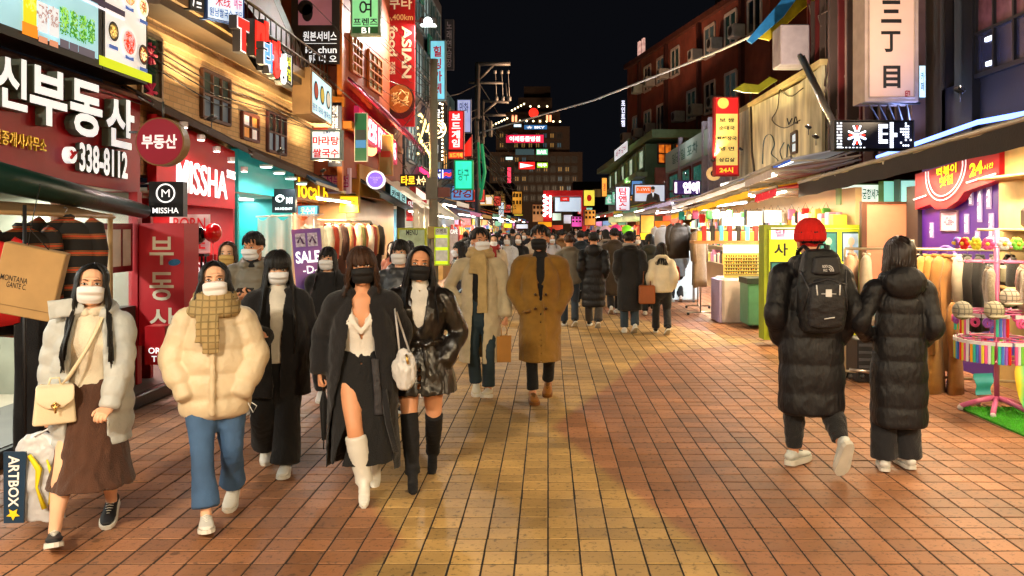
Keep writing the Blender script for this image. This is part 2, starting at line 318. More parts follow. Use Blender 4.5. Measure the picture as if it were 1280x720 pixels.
# ---------------------------------------------------------------- figure building
TMP = bpy.data.scenes.new('workshop')
def cat(pts, k):
 """Catmull-Rom through the rows of pts, k steps a span"""
 p = np.asarray(pts, float); p = p.reshape(len(p), -1); q = np.vstack([2*p[0]-p[1], p, 2*p[-1]-p[-2]]); out = []
 for i in range(len(p)-1):
  a, b, c, d = q[i:i+4]
  for j in range(k):
   t = j/k; out.append(.5*((2*b)+(c-a)*t+(2*a-5*b+4*c-d)*t*t+(3*b-a-3*c+d)*t**3))
 out.append(p[-1]); return np.array(out)
class Solid:
 def __init__(s): s.v = []; s.f = []; s.n = 0
 def add(s, v, f):
  s.v.append(np.asarray(v, float)); s.f += [tuple(i+s.n for i in x) for x in f]; s.n += len(v); return s
 def rings(s, R, n, cap=True):
  m = len(R); f = [(i*n+k, i*n+(k+1) % n, (i+1)*n+(k+1) % n, (i+1)*n+k) for i in range(m-1) for k in range(n)]
  if cap: f += [tuple(range(n))[::-1], tuple(range((m-1)*n, m*n))]
  return s.add(np.concatenate(R), f)
 def limb(s, pts, ra, rb=None, side=(1, 0, 0), n=16, k=4, puff=None, power=2.0, ends=True):
  """tapered limb along pts with half-widths ra (along side) and rb; puff=(pitch, depth) makes quilted rolls"""
  rb = ra if rb is None else rb
  D = cat(np.column_stack([np.asarray(pts, float), ra, rb]), k if not puff else 10)
  if ends:
   a, b = D[0], D[-1]
   t0 = D[0, :3]-D[1, :3]; t0 /= max(np.linalg.norm(t0), 1e-9); t1 = D[-1, :3]-D[-2, :3]; t1 /= max(np.linalg.norm(t1), 1e-9)
   h = lambda r, t, q: [np.r_[q[:3]+t*min(q[3], q[4])*math.sin(x)*ends, q[3]*math.cos(x), q[4]*math.cos(x)] for x in r]
   D = np.vstack([h((1.35, .9, .45), t0, a), D, h((.45, .9, 1.35), t1, b)])
  L = np.r_[0, np.cumsum(np.linalg.norm(np.diff(D[:, :3], axis=0), axis=1))]
  th = np.linspace(0, 2*math.pi, n, endpoint=False); R = []
  sd = np.asarray(side, float)
  for i, d in enumerate(D):
   t = D[min(i+1, len(D)-1), :3]-D[max(i-1, 0), :3]; t /= max(np.linalg.norm(t), 1e-9)
   u = sd-t*sd.dot(t); u /= max(np.linalg.norm(u), 1e-9); w_ = np.cross(t, u)
   a, b = d[3], d[4]; rw_ = 1
   if puff:
    q_ = abs(math.sin(math.pi*L[i]/puff[0]))**.45; g = puff[1]*(q_-1); a, b = max(a+g, .01), max(b+g, .01); rw_ = 1+(.02 if n > 20 else .03)*(1-q_*.8)*np.sin(th*(15 if n > 20 else 7)+int(L[i]/puff[0]+.5)*2.1)*(.6+.4*np.sin(th*4+1))
   c, s_ = np.cos(th), np.sin(th); e = 2/power
   R.append(d[:3]+np.outer(np.sign(c)*np.abs(c)**e*a*rw_, u)+np.outer(np.sign(s_)*np.abs(s_)**e*b*rw_, w_))
  return s.rings(R, n)
 def shell(s, rows, th=.016, n=40, k=5, puff=None, power=2.3):
  """open-fronted garment: rows of (x, y, z, a, b, g0, g1); the cloth runs from angle g0 round the back to 360-g1 (0 = front)"""
  D = cat(rows, k if not puff else 10); m = len(D); O = []; I = []
  L = D[:, 2]
  for i, d in enumerate(D):
   x, y, z, a, b, g0, g1 = d; t = np.radians(np.linspace(g0, 360-g1, n)); e = 2/power
   g = puff[1]*(abs(math.sin(math.pi*L[i]/puff[0]))**.45-1) if puff else 0
   c, s_ = np.sin(t), -np.cos(t)
   def ring(q): return np.column_stack([x+np.sign(c)*abs(c)**e*(a+q), y+np.sign(s_)*abs(s_)**e*(b+q), np.full(n, z)])
   O.append(ring(g)); I.append(ring(-th))
  v = np.concatenate(O+I); o2 = m*n; f = []
  for i in range(m-1):
   for j in range(n-1):
    f.append((i*n+j, i*n+j+1, (i+1)*n+j+1, (i+1)*n+j)); f.append((o2+i*n+j, o2+(i+1)*n+j, o2+(i+1)*n+j+1, o2+i*n+j+1))
   f.append((i*n, (i+1)*n, o2+(i+1)*n, o2+i*n)); e_ = n-1; f.append((i*n+e_, o2+i*n+e_, o2+(i+1)*n+e_, (i+1)*n+e_))
  for j in range(n-1):
   f.append((j, o2+j, o2+j+1, j+1)); q = (m-1)*n+j; f.append((q, q+1, o2+q+1, o2+q))
  return s.add(v, f)
 def ell(s, c, r, M=None, nu=14, nv=9):
  th = np.linspace(0, 2*math.pi, nu, endpoint=False); v = []
  for j in range(1, nv):
   t = math.pi*j/nv; v.append(np.column_stack([r[0]*math.sin(t)*np.cos(th), r[1]*math.sin(t)*np.sin(th), np.full(nu, r[2]*math.cos(t))]))
  v = [x if M is None else x @ np.array(M.to_3x3()).T for x in v]
  return s.rings([x+np.asarray(c, float) for x in v], nu)
 def box(s, M, sx, sy, sz, r=.2):
  return s.limb([M @ Vector((0, 0, -sz)), M @ Vector((0, 0, sz))], [sx, sx], [sy, sy], side=M.to_3x3() @ Vector((1, 0, 0)), power=5, ends=r, n=24)
 def mesh(s, name, voxel, smooth=2, wr=0, ws=(6, 6, 3), seed=0):
  me = bpy.data.meshes.new('raw'); me.from_pydata(np.concatenate(s.v).tolist(), [], s.f)
  o = bpy.data.objects.new('raw', me); TMP.collection.objects.link(o)
  r = o.modifiers.new('r', 'REMESH'); r.mode = 'VOXEL'; r.voxel_size = voxel; r.use_smooth_shade = True
  if smooth:
   q = o.modifiers.new('s', 'SMOOTH'); q.factor = .5; q.iterations = smooth
  vl = TMP.view_layers[0]; vl.update(); dg = vl.depsgraph
  out = bpy.data.meshes.new_from_object(o.evaluated_get(dg)); out.name = name
  bpy.data.objects.remove(o); bpy.data.meshes.remove(me)
  if wr and len(out.vertices):
   n = len(out.vertices); co = np.empty(n*3); out.vertices.foreach_get('co', co); co = co.reshape(-1, 3)
   no = np.empty(n*3); out.vertex_normals.foreach_get('vector', no); no = no.reshape(-1, 3)
   S = np.array(ws); d = np.array([noise.noise(Vector(c*S+seed*3.7)) + .5*noise.noise(Vector(c*S*2.3+seed*1.7)) - 1.1*abs(noise.noise(Vector(c*S*(1.6, 1.6, 3.2)+seed))) - .5*abs(noise.noise(Vector(c*S*4.1+seed*2))) for c in co])
   co += no*(d*wr)[:, None]; out.vertices.foreach_set('co', co.ravel()); out.update()
  return out
def put(mesh, name, m, parent, M=None):
 if M is not None: mesh.transform(M)
 mesh.materials.clear(); mesh.materials.append(m); mesh.polygons.foreach_set('use_smooth', [True]*len(mesh.polygons))
 o = bpy.data.objects.new(name, mesh); return link(o, parent)
def join_meshes(name, ms):
 v = []; f = []; n = 0
 for m in ms:
  v += [tuple(x.co) for x in m.vertices]; f += [tuple(i+n for i in p.vertices) for p in m.polygons]; n += len(m.vertices)
 me = bpy.data.meshes.new(name); me.from_pydata(v, [], f)
 for m in ms: bpy.data.meshes.remove(m)
 return me
def ik(a, c, l1, l2, pole):
 a, c, pole = Vector(a), Vector(c), Vector(pole); d = c-a; L = d.length
 if L > (l1+l2)*.995: c = a+d*((l1+l2)*.995/L); d = c-a; L = d.length
 x = (l1*l1-l2*l2+L*L)/(2*L); h = math.sqrt(max(l1*l1-x*x, 0)); u = d/L; p = pole-u*pole.dot(u); p.normalize()
 return a+u*x+p*h, c
SKIN = mat('#d2956f', rough=.5, var=.06, vs=12, spec=.35, bump=.05, bs=120)
SKIN_PALE = mat('#e6b291', rough=.5, var=.05, vs=12, spec=.35, bump=.05, bs=120)
HAIR_K = mat('#0f0b0a', rough=.5, spec=.3, var=.4, vs=30, bump=.4, bs=90, stretch=(4, 4, .4))
HAIR_B = mat('#38200f', rough=.5, spec=.3, var=.4, vs=30, bump=.4, bs=90, stretch=(4, 4, .4))
EYE_W = mat('#d8d0c8', rough=.2, var=0); EYE_D = mat('#120a07', rough=.12, var=0)
MASK_W = mat('#e4e6ea', rough=.8, var=.04, bump=.1, bs=200); MASK_K = mat('#121215', rough=.75, var=.1, bump=.2, bs=200); MASK_Y = mat('#c9a560', rough=.8, var=.05)
SHOE_W = mat('#d9d8d4', rough=.45, var=.08, bump=.1, bs=60); SOLE_W = mat('#d8d5cd', rough=.55, var=.12); SOLE_K = mat('#15130f', rough=.7)
class Person:
 """local frame: faces -Y, own left is +X"""
 def __init__(s, label, x, y, rz=0, H=1.65, male=False, feet=None, hands=None, lean=0, head=(0, 0, 0), group=None, lod=0, twist=0, hipz=None, cat='person'):
  s.root = empty('person', (x, y, 0), math.radians(rz), label, cat, group); s.lod = lod; s.H = H; s.male = male
  s.vx = (1, 1.5, 2.2)[lod]
  k = H; s.k = k; sh = .110 if male else .098; hp = .052
  feet = feet or ((.09, 0, 0, 0, 0), (-.09, 0, 0, 0, 0)); s.ank = []; s.feet = feet
  for fx, fy, fz, pi_, ya in feet: s.ank.append(Vector((fx, fy, .047*k+fz)))
  hz = hipz or .505*k
  for (a, sg) in zip(s.ank, (1, -1)):
   dx, dy = a.x-sg*hp*k, a.y; hz = min(hz, a.z+math.sqrt(max((.458*k*.995)**2-dx*dx-dy*dy, .1)))
  s.pel = Vector((0, 0, hz)); s.hip = [Vector((hp*k, 0, hz)), Vector((-hp*k, 0, hz))]
  s.knee = []
  for i in (0, 1):
   kn, an = ik(s.hip[i], s.ank[i], .235*k, .223*k, (0.08*(1, -1)[i], -1, .1)); s.knee.append(kn); s.ank[i] = an
  ly = -math.tan(math.radians(lean)); up = lambda f: Vector((0, ly*f*k, hz+f*k))
  s.waist, s.chest, s.neck = up(.10), up(.215), up(.335)
  tw = math.radians(twist); r = Matrix.Rotation(tw, 3, 'Z')
  s.sho = [up(.292)+r @ Vector((sh*k, 0, 0)), up(.292)+r @ Vector((-sh*k, 0, 0))]
  s.tw = r
  s.headM = Matrix.Translation(up(.425)+Vector((0, ly*.03-.012, 0))) @ Matrix.Rotation(math.radians(head[0]), 4, 'Z') @ Matrix.Rotation(math.radians(head[1]), 4, 'X') @ Matrix.Rotation(math.radians(head[2]), 4, 'Y')
  s.hs = k/1.56*(1.0 if male else .985); s.fit = 1.0; s.yk = .014
  hands = hands or (None, None); s.elb = []; s.wri = []; s.hand = []
  for i, sg in enumerate((1, -1)):
   h = hands[i] or dict(w=(.19, .02, -.02)); wx, wy, wz = h['w']; pole = h.get('pole', (.35, 1, -.2))
   t = Vector((sg*wx, wy, hz+wz)); el, wr_ = ik(s.sho[i], t, .172*k, .150*k, (sg*pole[0], pole[1], pole[2]))
   s.elb.append(el); s.wri.append(wr_); s.hand.append(h)
  s.b = 1
 def M(s): return s.root
 def head(s, hair=None, face=True):
  hs = s.hs; S = Solid(); mj = 1.05 if s.male else 1
  S.ell((0, .012, .028), (.073*hs, .092*hs, .088*hs)); S.ell((0, -.01, -.01), (.066*hs, .078*hs, .07*hs))
  S.limb([(0, -.03*hs, .0), (0, -.045*hs, -.05*hs), (0, -.062*hs, -.098*hs)], [.06*hs, .05*hs*mj, .026*hs*mj], [.05*hs, .042*hs, .02*hs], n=16)
  for q in (1, -1):
   S.ell((q*.036*hs, -.052*hs, -.03*hs), (.027*hs, .028*hs, .03*hs)); S.ell((q*.075*hs, .012*hs, -.012*hs), (.01*hs, .019*hs, .031*hs), Matrix.Rotation(q*.3, 3, 'Z'))
  if face:
   S.limb([(0, -.082*hs, .02*hs), (0, -.094*hs, -.01*hs), (0, -.106*hs, -.031*hs)], [.007*hs, .009*hs, .0125*hs], [.008*hs, .009*hs, .009*hs], n=10)
   S.ell((0, -.079*hs, .034*hs), (.045*hs, .012*hs, .012*hs)); S.ell((0, -.086*hs, -.062*hs), (.02*hs, .01*hs, .008*hs))
  m = S.mesh('head', .0055*s.vx, 2); m.transform(s.headM)
  N = Solid(); hp_ = s.headM.translation; hy = s.headM @ Vector((0, .02*hs, -.06*hs))
  N.limb([s.neck-Vector((0, -.01, .06)), s.neck+Vector((0, 0, .01)), hy, hp_], [.07*hs, .05*hs*(1.15 if s.male else 1), .049*hs*(1.15 if s.male else 1), .05*hs], n=16)
  n = N.mesh('neck', .008*s.vx, 1); return [m, n]
 def hand_mesh(s, i):
  h = s.hand[i]; sg = (1, -1)[i]; k = s.k/1.68; curl = h.get('curl', 28)
  fa = (s.wri[i]-s.elb[i]).normalized(); d = Vector(h['dir']) if 'dir' in h else fa; d.x *= sg if 'dir' in h else 1; d.normalize()
  pn = Vector(h.get('palm', (-1, 0, 0))); pn.x *= sg; pn = (pn-d*pn.dot(d)).normalized(); sd = pn.cross(d)   # sd: across the palm
  th = Vector(h.get('thumb', (0, -1, 0))); th.x *= sg
  if sd.dot(th) < 0: sd = -sd
  w0 = s.wri[i]; S = Solid()
  S.limb([w0-fa*.05*k, w0, w0+d*.045*k, w0+d*.088*k], [.021*k, .026*k, .039*k, .038*k], [.019*k, .017*k, .015*k, .012*k], side=sd, n=14)
  for j, (o, ln) in enumerate(((.029, .073), (.0095, .08), (-.010, .074), (-.029, .058))):
   p = w0+d*.084*k+sd*o*k; pts = [p-d*.02*k]; a = 0
   for q, fr in enumerate((.42, .33, .25)):
    pts.append(p); a += math.radians(curl*(1+.08*j)); p = p+(d*math.cos(a)+pn*math.sin(a))*ln*fr*k
   pts.append(p); S.limb(pts, [.0085*k, .0088*k, .0082*k, .0075*k, .0058*k], side=sd, n=8, k=3)
  b0 = w0+d*.022*k+sd*.024*k; S.limb([b0-sd*.01*k, b0+sd*.018*k+d*.022*k+pn*.008*k, b0+sd*.03*k+d*.048*k+pn*.018*k, b0+sd*.028*k+d*.066*k+pn*.028*k], [.014*k, .0125*k, .0098*k, .0072*k], side=pn, n=8, k=3)
  s.grip = getattr(s, 'grip', {}); s.grip[i] = w0+d*.085*k+pn*.025*k
  return S.mesh('hand', .0042*(1, 1.3, 1.8)[s.lod], 1)
 def body(s, skin=None, show_hands=(True, True), legs=.84, chest=1.0):
  k = s.k; S = Solid(); f = .84
  S.limb([s.pel-Vector((0, 0, .03*k)), s.pel+Vector((0, 0, .03*k)), s.waist, s.chest, s.sho[0]*.5+s.sho[1]*.5, s.neck-Vector((0, 0, .012*k))],
   [.088*k*f, .093*k*f, .072*k*f, .088*k*f, .082*k*f, .04*k], [.058*k, .062*k, .052*k, .065*k, .05*k, .032*k], n=24)
  for i in (0, 1):
   q = 1.0 if s.male else .95
   S.limb([s.sho[i]*.9+s.sho[1-i]*.1, s.sho[i]+(s.elb[i]-s.sho[i])*.15, (s.sho[i]+s.elb[i])/2, s.elb[i], (s.elb[i]*.6+s.wri[i]*.4), s.wri[i]], [.03*k, .03*k*q, .026*k*q, .021*k*q, .021*k*q, .0145*k], n=12)
   S.limb([s.hip[i]+Vector((0, 0, .01)), s.hip[i]*.7+s.knee[i]*.3, s.hip[i]*.35+s.knee[i]*.65, s.knee[i], s.knee[i]*.68+s.ank[i]*.32+Vector((0, .012, 0)), s.knee[i]*.3+s.ank[i]*.7, s.ank[i]],
    [.052*k*legs, .05*k*legs, .04*k*legs, .0315*k*legs, .034*k*legs, .024*k*legs, .0205*k], n=16)
   ya = math.radians(s.feet[i][4]); fd = Vector((math.sin(ya), -math.cos(ya), 0)); dn = s.feet[i][3]
   pd = math.radians(dn); fo = fd*math.cos(pd)-Vector((0, 0, 1))*math.sin(pd)
   S.limb([s.ank[i]-fo*.01*k, s.ank[i]+fo*.015*k-Vector((0, 0, .012*k)), s.ank[i]+fo*.03*k-Vector((0, 0, .022*k))], [.014*k, .014*k, .01*k], n=10)
  if not s.male and chest:
   for q in (1, -1): S.ell(s.chest+Vector((q*.042*k, -.05*k, .005*k)), (.036*k*chest, .032*k*chest, .036*k*chest))
  ms = [S.mesh('torso', .0115*s.vx, 2)]+s.head()
  for i in (0, 1):
   if show_hands[i]: ms.append(s.hand_mesh(i))
  o = put(join_meshes('body', ms), 'body', skin or SKIN, s.root); s.b_ = o
  return s
 def face(s, mask=MASK_W, brow='#1c120d'):
  hs = s.hs; M = s.headM
  e = MB(); ir = MB(); br = MB()
  for q in (1, -1):
   c = M @ Vector((q*.0315*hs, -.0835*hs, .006*hs)); R = M.to_3x3() @ Matrix.Rotation(q*.3, 3, 'Z')
   m = MB(); m.ball(c, (.0145*hs, .008*hs, .0062*hs), 12, 8, M=R); eo = m.build('eye', EYE_W, s.root)
   m = MB(); m.ball(M @ Vector((q*.0315*hs, -.0885*hs, .0062*hs)), (.0066*hs, .004*hs, .0062*hs), 10, 6, M=R)
   m.tube([M @ Vector((q*a*hs, b*hs, c_*hs)) for a, b, c_ in ((.0165, -.0855, .0045), (.026, -.0925, .0125), (.036, -.0905, .013), (.048, -.0775, .0075))], .0022*hs, 5); m.build('iris', EYE_D, eo)
   m = MB(); m.tube([M @ Vector((q*a*hs, b*hs, c_*hs)) for a, b, c_ in ((.014, -.0925, .026), (.03, -.0925, .0315), (.05, -.078, .027))], [.0026*hs, .0034*hs, .0016*hs], 6, flat=.8); m.build('eyebrow', mat(brow, rough=.8), s.root)
  if mask is not None:
   m = MB(); nu, nv = 20, 12
   prof = [(-.108, -.066), (-.102, -.082), (-.088, -.095), (-.062, -.107), (-.046, -.12), (-.03, -.125), (-.015, -.119), (-.004, -.106)]
   pc = cat(prof, 4); n = len(pc)
   def pt(i, j, o=0):
    t = j/(n-1); ph = -1+2*i/nu; z, y = pc[j]; w_ = .0675
    zs = -.074+t*.056; a = abs(ph)**2.6
    z = z*(1-a)+zs*a-.006*a*(1-a); pl = .0018*(1 if int(t*7) % 2 else -1)*(1-abs(ph)**4)
    x = w_*math.sin(ph*1.5)/math.sin(1.5); yy = y*math.cos(ph*1.18)**.55 if abs(ph) < .99 else y*math.cos(1.17)**.55
    r = 1+.02*o; return M @ (Vector((x*r, yy*(1+.015*o)+pl, z))*hs)
   for o in (1, 0):
    vs = [pt(i, j, o+.4) for j in range(n) for i in range(nu+1)]
    fs = [(j*(nu+1)+i, j*(nu+1)+i+1, (j+1)*(nu+1)+i+1, (j+1)*(nu+1)+i) for j in range(n-1) for i in range(nu)]
    m.add(vs, fs if o else [f[::-1] for f in fs], 0, True)
   mo = m.build('face_mask', mask, s.root)
   l = MB()
   for q in (1, -1):
    a = pt(nu if q > 0 else 0, n-2); b = pt(nu if q > 0 else 0, 3); ear = M @ (Vector((q*.083, .03, -.0))*hs); e2 = M @ (Vector((q*.08, .034, -.03))*hs)
    l.tube([a, ear, e2, b], .0016*hs, 5)
   l.build('ear_loop', mask, mo)
  return s
 def hair(s, m=HAIR_K, length=.3, bangs=0, part=.0, front=52, vol=1.0, wave=.012, seed=1, short=False, bun=False, over=0.5):
  """cap plus strands that leave the parting, follow the skull and then hang"""
  rnd = random.Random(seed); hs = s.hs; M = s.headM; Mi = M.inverted(); mb = MB(); q = s.lod
  rx, ry, rz = .084*vol*hs, .104*vol*hs, .101*vol*hs; C = Vector((0, .012*hs, .022*hs))
  nu, nv = 28, 10; vs = []
  for j in range(nv+1):
   for i in range(nu):
    az = 2*math.pi*i/nu; fr = (1+math.cos(az))/2     # 1 at the front
    a = abs(math.degrees(az if az < math.pi else az-2*math.pi))
    lim = np.interp(a, [0, 30, 48, 62, 80, 110, 180], [42, 47, 62, 90, 98, 112, 124] if not short else [44, 50, 64, 84, 88, 104, 116]); t = math.radians(lim)*j/nv
    r = .97; v = Vector((rx*r*math.sin(t)*math.sin(az), -ry*r*math.sin(t)*math.cos(az), rz*r*math.cos(t)))+C
    vs.append(M @ v)
  fs = [(j*nu+i, (j+1)*nu+i, (j+1)*nu+(i+1) % nu, j*nu+(i+1) % nu) for j in range(nv) for i in range(nu)]
  mb.add(vs, fs, 0, True)
  shoulder = s.sho[0].z
  N = (230, 90, 46)[q]; st = (13, 9, 7)[q]
  down = Vector((0, 0, -1))
  for k_ in range(N):
   az = math.radians(rnd.uniform(-180, 180)); a = abs(math.degrees(az))
   if a < front and not bangs and not short: az = math.copysign(math.radians(rnd.uniform(front, front+25)), az); a = abs(math.degrees(az))
   isb = a < front and (bangs or short)
   sgn = 1 if az > 0 else -1; pts = []; rad = []
   endt = math.radians(100 if a > 60 else 88)
   L = length*rnd.uniform(.86, 1.04)*(1 if a > 75 else rnd.uniform(.75, .98))
   if isb:
    endt = math.radians((72 if bangs > .02 else 51)*rnd.uniform(.94, 1.06)); L = (bangs or .012)*rnd.uniform(.7, 1.1)
   if short and not isb: endt = math.radians(rnd.uniform(84, 92) if a < 110 else rnd.uniform(100, 116)); L = .004
   start = math.radians(6); az0 = az*(.55 if not short else 1.0); ns = st if not short else 6
   r_off = rnd.uniform(.98, 1.05); fr_ = rnd.random() < over and a < 112; wph = rnd.uniform(0, 6.28); wa = 0 if isb else wave*rnd.uniform(.3, 1)
   for i in range(ns//2+1):
    u = i/(ns//2); t = start+(endt-start)*u; z = az0+(az-az0)*min(1, u*1.5)
    bump = 1+.03*math.sin(u*3.1)
    v = Vector((part*hs*(1-u)+rx*r_off*bump*math.sin(t)*math.sin(z), -ry*r_off*bump*math.sin(t)*math.cos(z), rz*r_off*math.cos(t)))+C
    pts.append(M @ v); rad.append((.009+.004*u)*hs)
   p = pts[-1].copy(); back = Mi @ p; outw = (M.to_3x3() @ Vector((math.sin(az), -math.cos(az), 0))); outw.z = 0
   m_ = ns-ns//2
   for i in range(1, m_+1):
    u = i/m_; pz = pts[-1].z; step = L/m_
    o = Vector((0, 0, 0))
    under = pz < shoulder+.1
    if isb: o = outw*.1
    elif not short:
     if a > 110: o = outw*(.0 if pz > shoulder+.07 else .55 if pz > shoulder-.05 else .06)
     elif under: o = Vector((sgn*.12, -.62 if fr_ else .5, 0))*(1 if pz > shoulder-.1 else .12)
     else: o = outw*.03+Vector((sgn*.08, 0, 0))
    d = (down+o).normalized()*step
    pts.append(pts[-1]+d+Vector((math.sin(wph+u*9), math.cos(wph+u*7), 0))*wa*.35); rad.append((.0125-.007*u)*hs if not short else .006*hs)
   mb.tube(pts, rad, (6, 5, 4)[q], side=tuple(outw.cross(down)) if outw.length > .1 else None, flat=.42)
  if short:   # tousled top
   for k_ in range((90, 50, 24)[q]):
    az = rnd.uniform(-2.6, 2.6); t = rnd.uniform(.1, 1.05); a0 = az
    pts = [M @ (Vector((rx*1.0*math.sin(t+dt)*math.sin(a0+dt*.3), -ry*math.sin(t+dt)*math.cos(a0+dt*.3), rz*math.cos(t+dt)))*(1+up_)+C) for dt, up_ in ((0, 0), (.15, .07), (.32, .06), (.48, -.0))]
    mb.tube(pts, [.006*hs, .009*hs, .008*hs, .003*hs], 5, flat=.5)
  if bun: mb.ball(M @ (Vector((0, .115, .03))*hs), .036*hs, 12, 8)
  mb.build('hair', m, s.root); return s
 def garment(s, name, S, m, voxel=.011, smooth=2, wr=.004, ws=(7, 7, 3.5), parent=None):
  return put(S.mesh(name, voxel*s.vx, smooth if s.lod == 0 else 1, wr, ws, seed=hash_(s.root.name)), name, m, parent or s.root)
 def legs(s, m, ra=(.066, .062, .052, .044, .04, .042), end=.0, wr=.006, name='trousers', top=.07, flare=0):
  k = s.k; S = Solid()
  S.limb([s.pel-Vector((0, 0, .05*k)), s.pel+Vector((0, 0, .02*k)), s.pel+Vector((0, 0, top*k))], [.1*k, .101*k, .084*k], [.068*k, .072*k, .062*k], n=24)
  for i in (0, 1):
   a = s.ank[i]+(s.knee[i]-s.ank[i])*end; h, kn = s.hip[i], s.knee[i]; back = Vector((0, .006*k, 0))
   S.limb([h+Vector((0, 0, .02*k)), h*.7+kn*.3, h*.3+kn*.7, kn, kn*.55+a*.45+back, a], [r*k for r in ra], n=18, ends=.2)
  s.garment(name, S, m, .011, 2, wr, (9, 9, 5)); return s
 def shoe(s, i, m, sole=SOLE_W, kind='sneaker', sh=.03, lace=None):
  k = s.k/1.68; fx, fy, fz, pi_, ya = s.feet[i]; A = s.ank[i]
  R = Matrix.Rotation(math.radians(ya), 4, 'Z') @ Matrix.Rotation(math.radians(pi_), 4, 'X'); base = A+(R.to_3x3() @ Vector((0, 0, -.079*k)))
  W = Matrix.Translation(base) @ R @ Matrix.Scale(k, 4); S = Solid()
  prof = [(.075, .026, .03, .036), (.055, .035, .052, .052), (.0, .036, .055, .058), (-.05, .04, .042, .047), (-.10, .046, .034, .034), (-.15, .043, .026, .026), (-.18, .026, .02, .022)]
  z0 = sh if kind == 'sneaker' else .012
  S.limb([(0, y, z0+h*.55) for y, a, b, h in prof], [a for y, a, b, h in prof], [h*.62 for y, a, b, h in prof], n=16, ends=.3)
  S.limb([(0, .035, z0+.03), (0, .028, .075), (0, .022, .10)], [.036, .034, .036], [.045, .042, .042], n=14, ends=.1)
  v = S.mesh('shoe', .0065*s.vx, 2); v.transform(W); so = put(v, 'shoe', m, s.root)
  b = MB(); pr = [(.082, .0), (.078, .026), (.05, .038), (0, .04), (-.06, .046), (-.115, .052), (-.16, .046), (-.185, .026), (-.193, 0)]
  out = [(w_, y) for y, w_ in pr]+[(-w_, y) for y, w_ in pr[::-1]]
  hh = sh if kind == 'sneaker' else .012
  lo = [W @ Vector((x*.96, y, .006 if -.14 < y < .06 else .011)) for x, y in out]; mid = [W @ Vector((x, y, hh*.5)) for x, y in out]; hi = [W @ Vector((x*.97, y, hh+.004)) for x, y in out]; n = len(out)
  b.add(lo+mid+hi, [tuple(range(n)), tuple(range(2*n, 3*n))[::-1]]+[(j*n+i, j*n+(i+1) % n, (j+1)*n+(i+1) % n, (j+1)*n+i) for j in (0, 1) for i in range(n)])
  b.build('sole', sole, so, fix=True)
  if lace:
   l = MB()
   for t in range(5): y = -.035-t*.017; z = z0+.062-t*.0065; l.tube([W @ Vector((-.022, y, z-.006)), W @ Vector((0, y-.004, z+.004)), W @ Vector((.022, y, z-.006))], .0028*k, 5)
   l.build('laces', lace, so)
  return s
 def sleeve_pts(s, i, cuff=1.0):
  sh, el, wr_ = s.sho[i], s.elb[i], s.wri[i]; inn = s.sho[1-i]; end = el+(wr_-el)*cuff
  return [sh*.8+inn*.2+Vector((0, 0, .004)), sh+(el-sh)*.1, sh*.5+el*.5, el, el*.5+end*.5, end]
 def coat(s, m, hem, rows, ra=(.05, .055, .05, .046, .043, .036), gap=0, puff=None, th=.018, cuff=1.0, wr=.007, name='coat', extra=None, voxel=.0105, power=2.3, shoulders=True, lowgap=None, ws=(7, 7, 3.5), smooth=2, gaps=None):
  """rows: (height fraction above the hip, half width, half depth, y shift), bottom to top, all times the height"""
  k = s.k; S = Solid(); lean = (s.neck.y)/(s.neck.z-s.pel.z)
  rw = []
  for r in rows:
   z = s.pel.z+r[0]*k; y = (z-s.pel.z)*lean*(z > s.pel.z)+(r[3]*k if len(r) > 3 else 0); rw.append([0, y, z, r[1]*k*s.fit, r[2]*k*s.fit])
  if gap or gaps:
   gs = gaps or [gap]*len(rw); gs = [g if hasattr(g, '__len__') else (g, g) for g in gs]
   S.shell([r+[g[0], g[1]] for r, g in zip(rw, gs)], th, puff=puff, power=power)
  else:
   S.limb([r[:3] for r in rw], [r[3] for r in rw], [r[4] for r in rw], n=56, k=6, puff=puff, power=power, ends=.15)
  for i in (0, 1):
   S.limb(s.sleeve_pts(i, cuff), [x*k*(.72, .84, .97, 1, 1, 1)[j]*(s.fit if j > 1 else 1) for j, x in enumerate(ra)], n=18, puff=(puff[0]*.9, puff[1]*.8) if puff else None, ends=.35)
  if shoulders:   # yoke over the shoulders
   S.limb([s.sho[0], s.sho[0]*.5+s.neck*.5+Vector((0, s.yk*k, -.012*k)), s.sho[1]*.5+s.neck*.5+Vector((0, s.yk*k, -.012*k)), s.sho[1]], [ra[0]*k*.72, ra[0]*k*.7, ra[0]*k*.7, ra[0]*k*.72], side=(0, 1, 0), n=16)
  if extra: extra(S)
  s.coat_o = s.garment(name, S, m, voxel, smooth, wr, ws); return s
 def ring(s, S, c, rx, ry, r, a0=0, a1=360, tilt=0, n=18, rb=None, drop=0):
  pts = []
  for i in range(n+1):
   a = math.radians(a0+(a1-a0)*i/n); x, y = rx*math.sin(a), -ry*math.cos(a); pts.append((c[0]+x, c[1]+y, c[2]-tilt*y/ry*-1*0+tilt*(y/ry)+drop*math.cos(a)))
  R = [r]*len(pts); S.limb(pts, R, [rb or r]*len(pts), side=(0, 0, 1), n=10, k=2)
 def bootleg(s, i, m, top=1.0, heel=0, r=(.034, .037, .038, .03, .031), name='boot'):
  k = s.k; kn, an = s.knee[i], s.ank[i]; t = an+(kn-an)*top; S = Solid()
  S.limb([t, an*.25+t*.75, an*.5+t*.5+Vector((0, .006, 0)), an*.8+t*.2, an], [x*k for x in r], n=16, ends=.1)
  fx, fy, fz, pi_, ya = s.feet[i]; R = (Matrix.Rotation(math.radians(ya), 4, 'Z') @ Matrix.Rotation(math.radians(pi_), 4, 'X')); q = k/1.68
  W = Matrix.Translation(an+(R.to_3x3() @ Vector((0, 0, -.079*q)))) @ R @ Matrix.Scale(q, 4); hp = heel
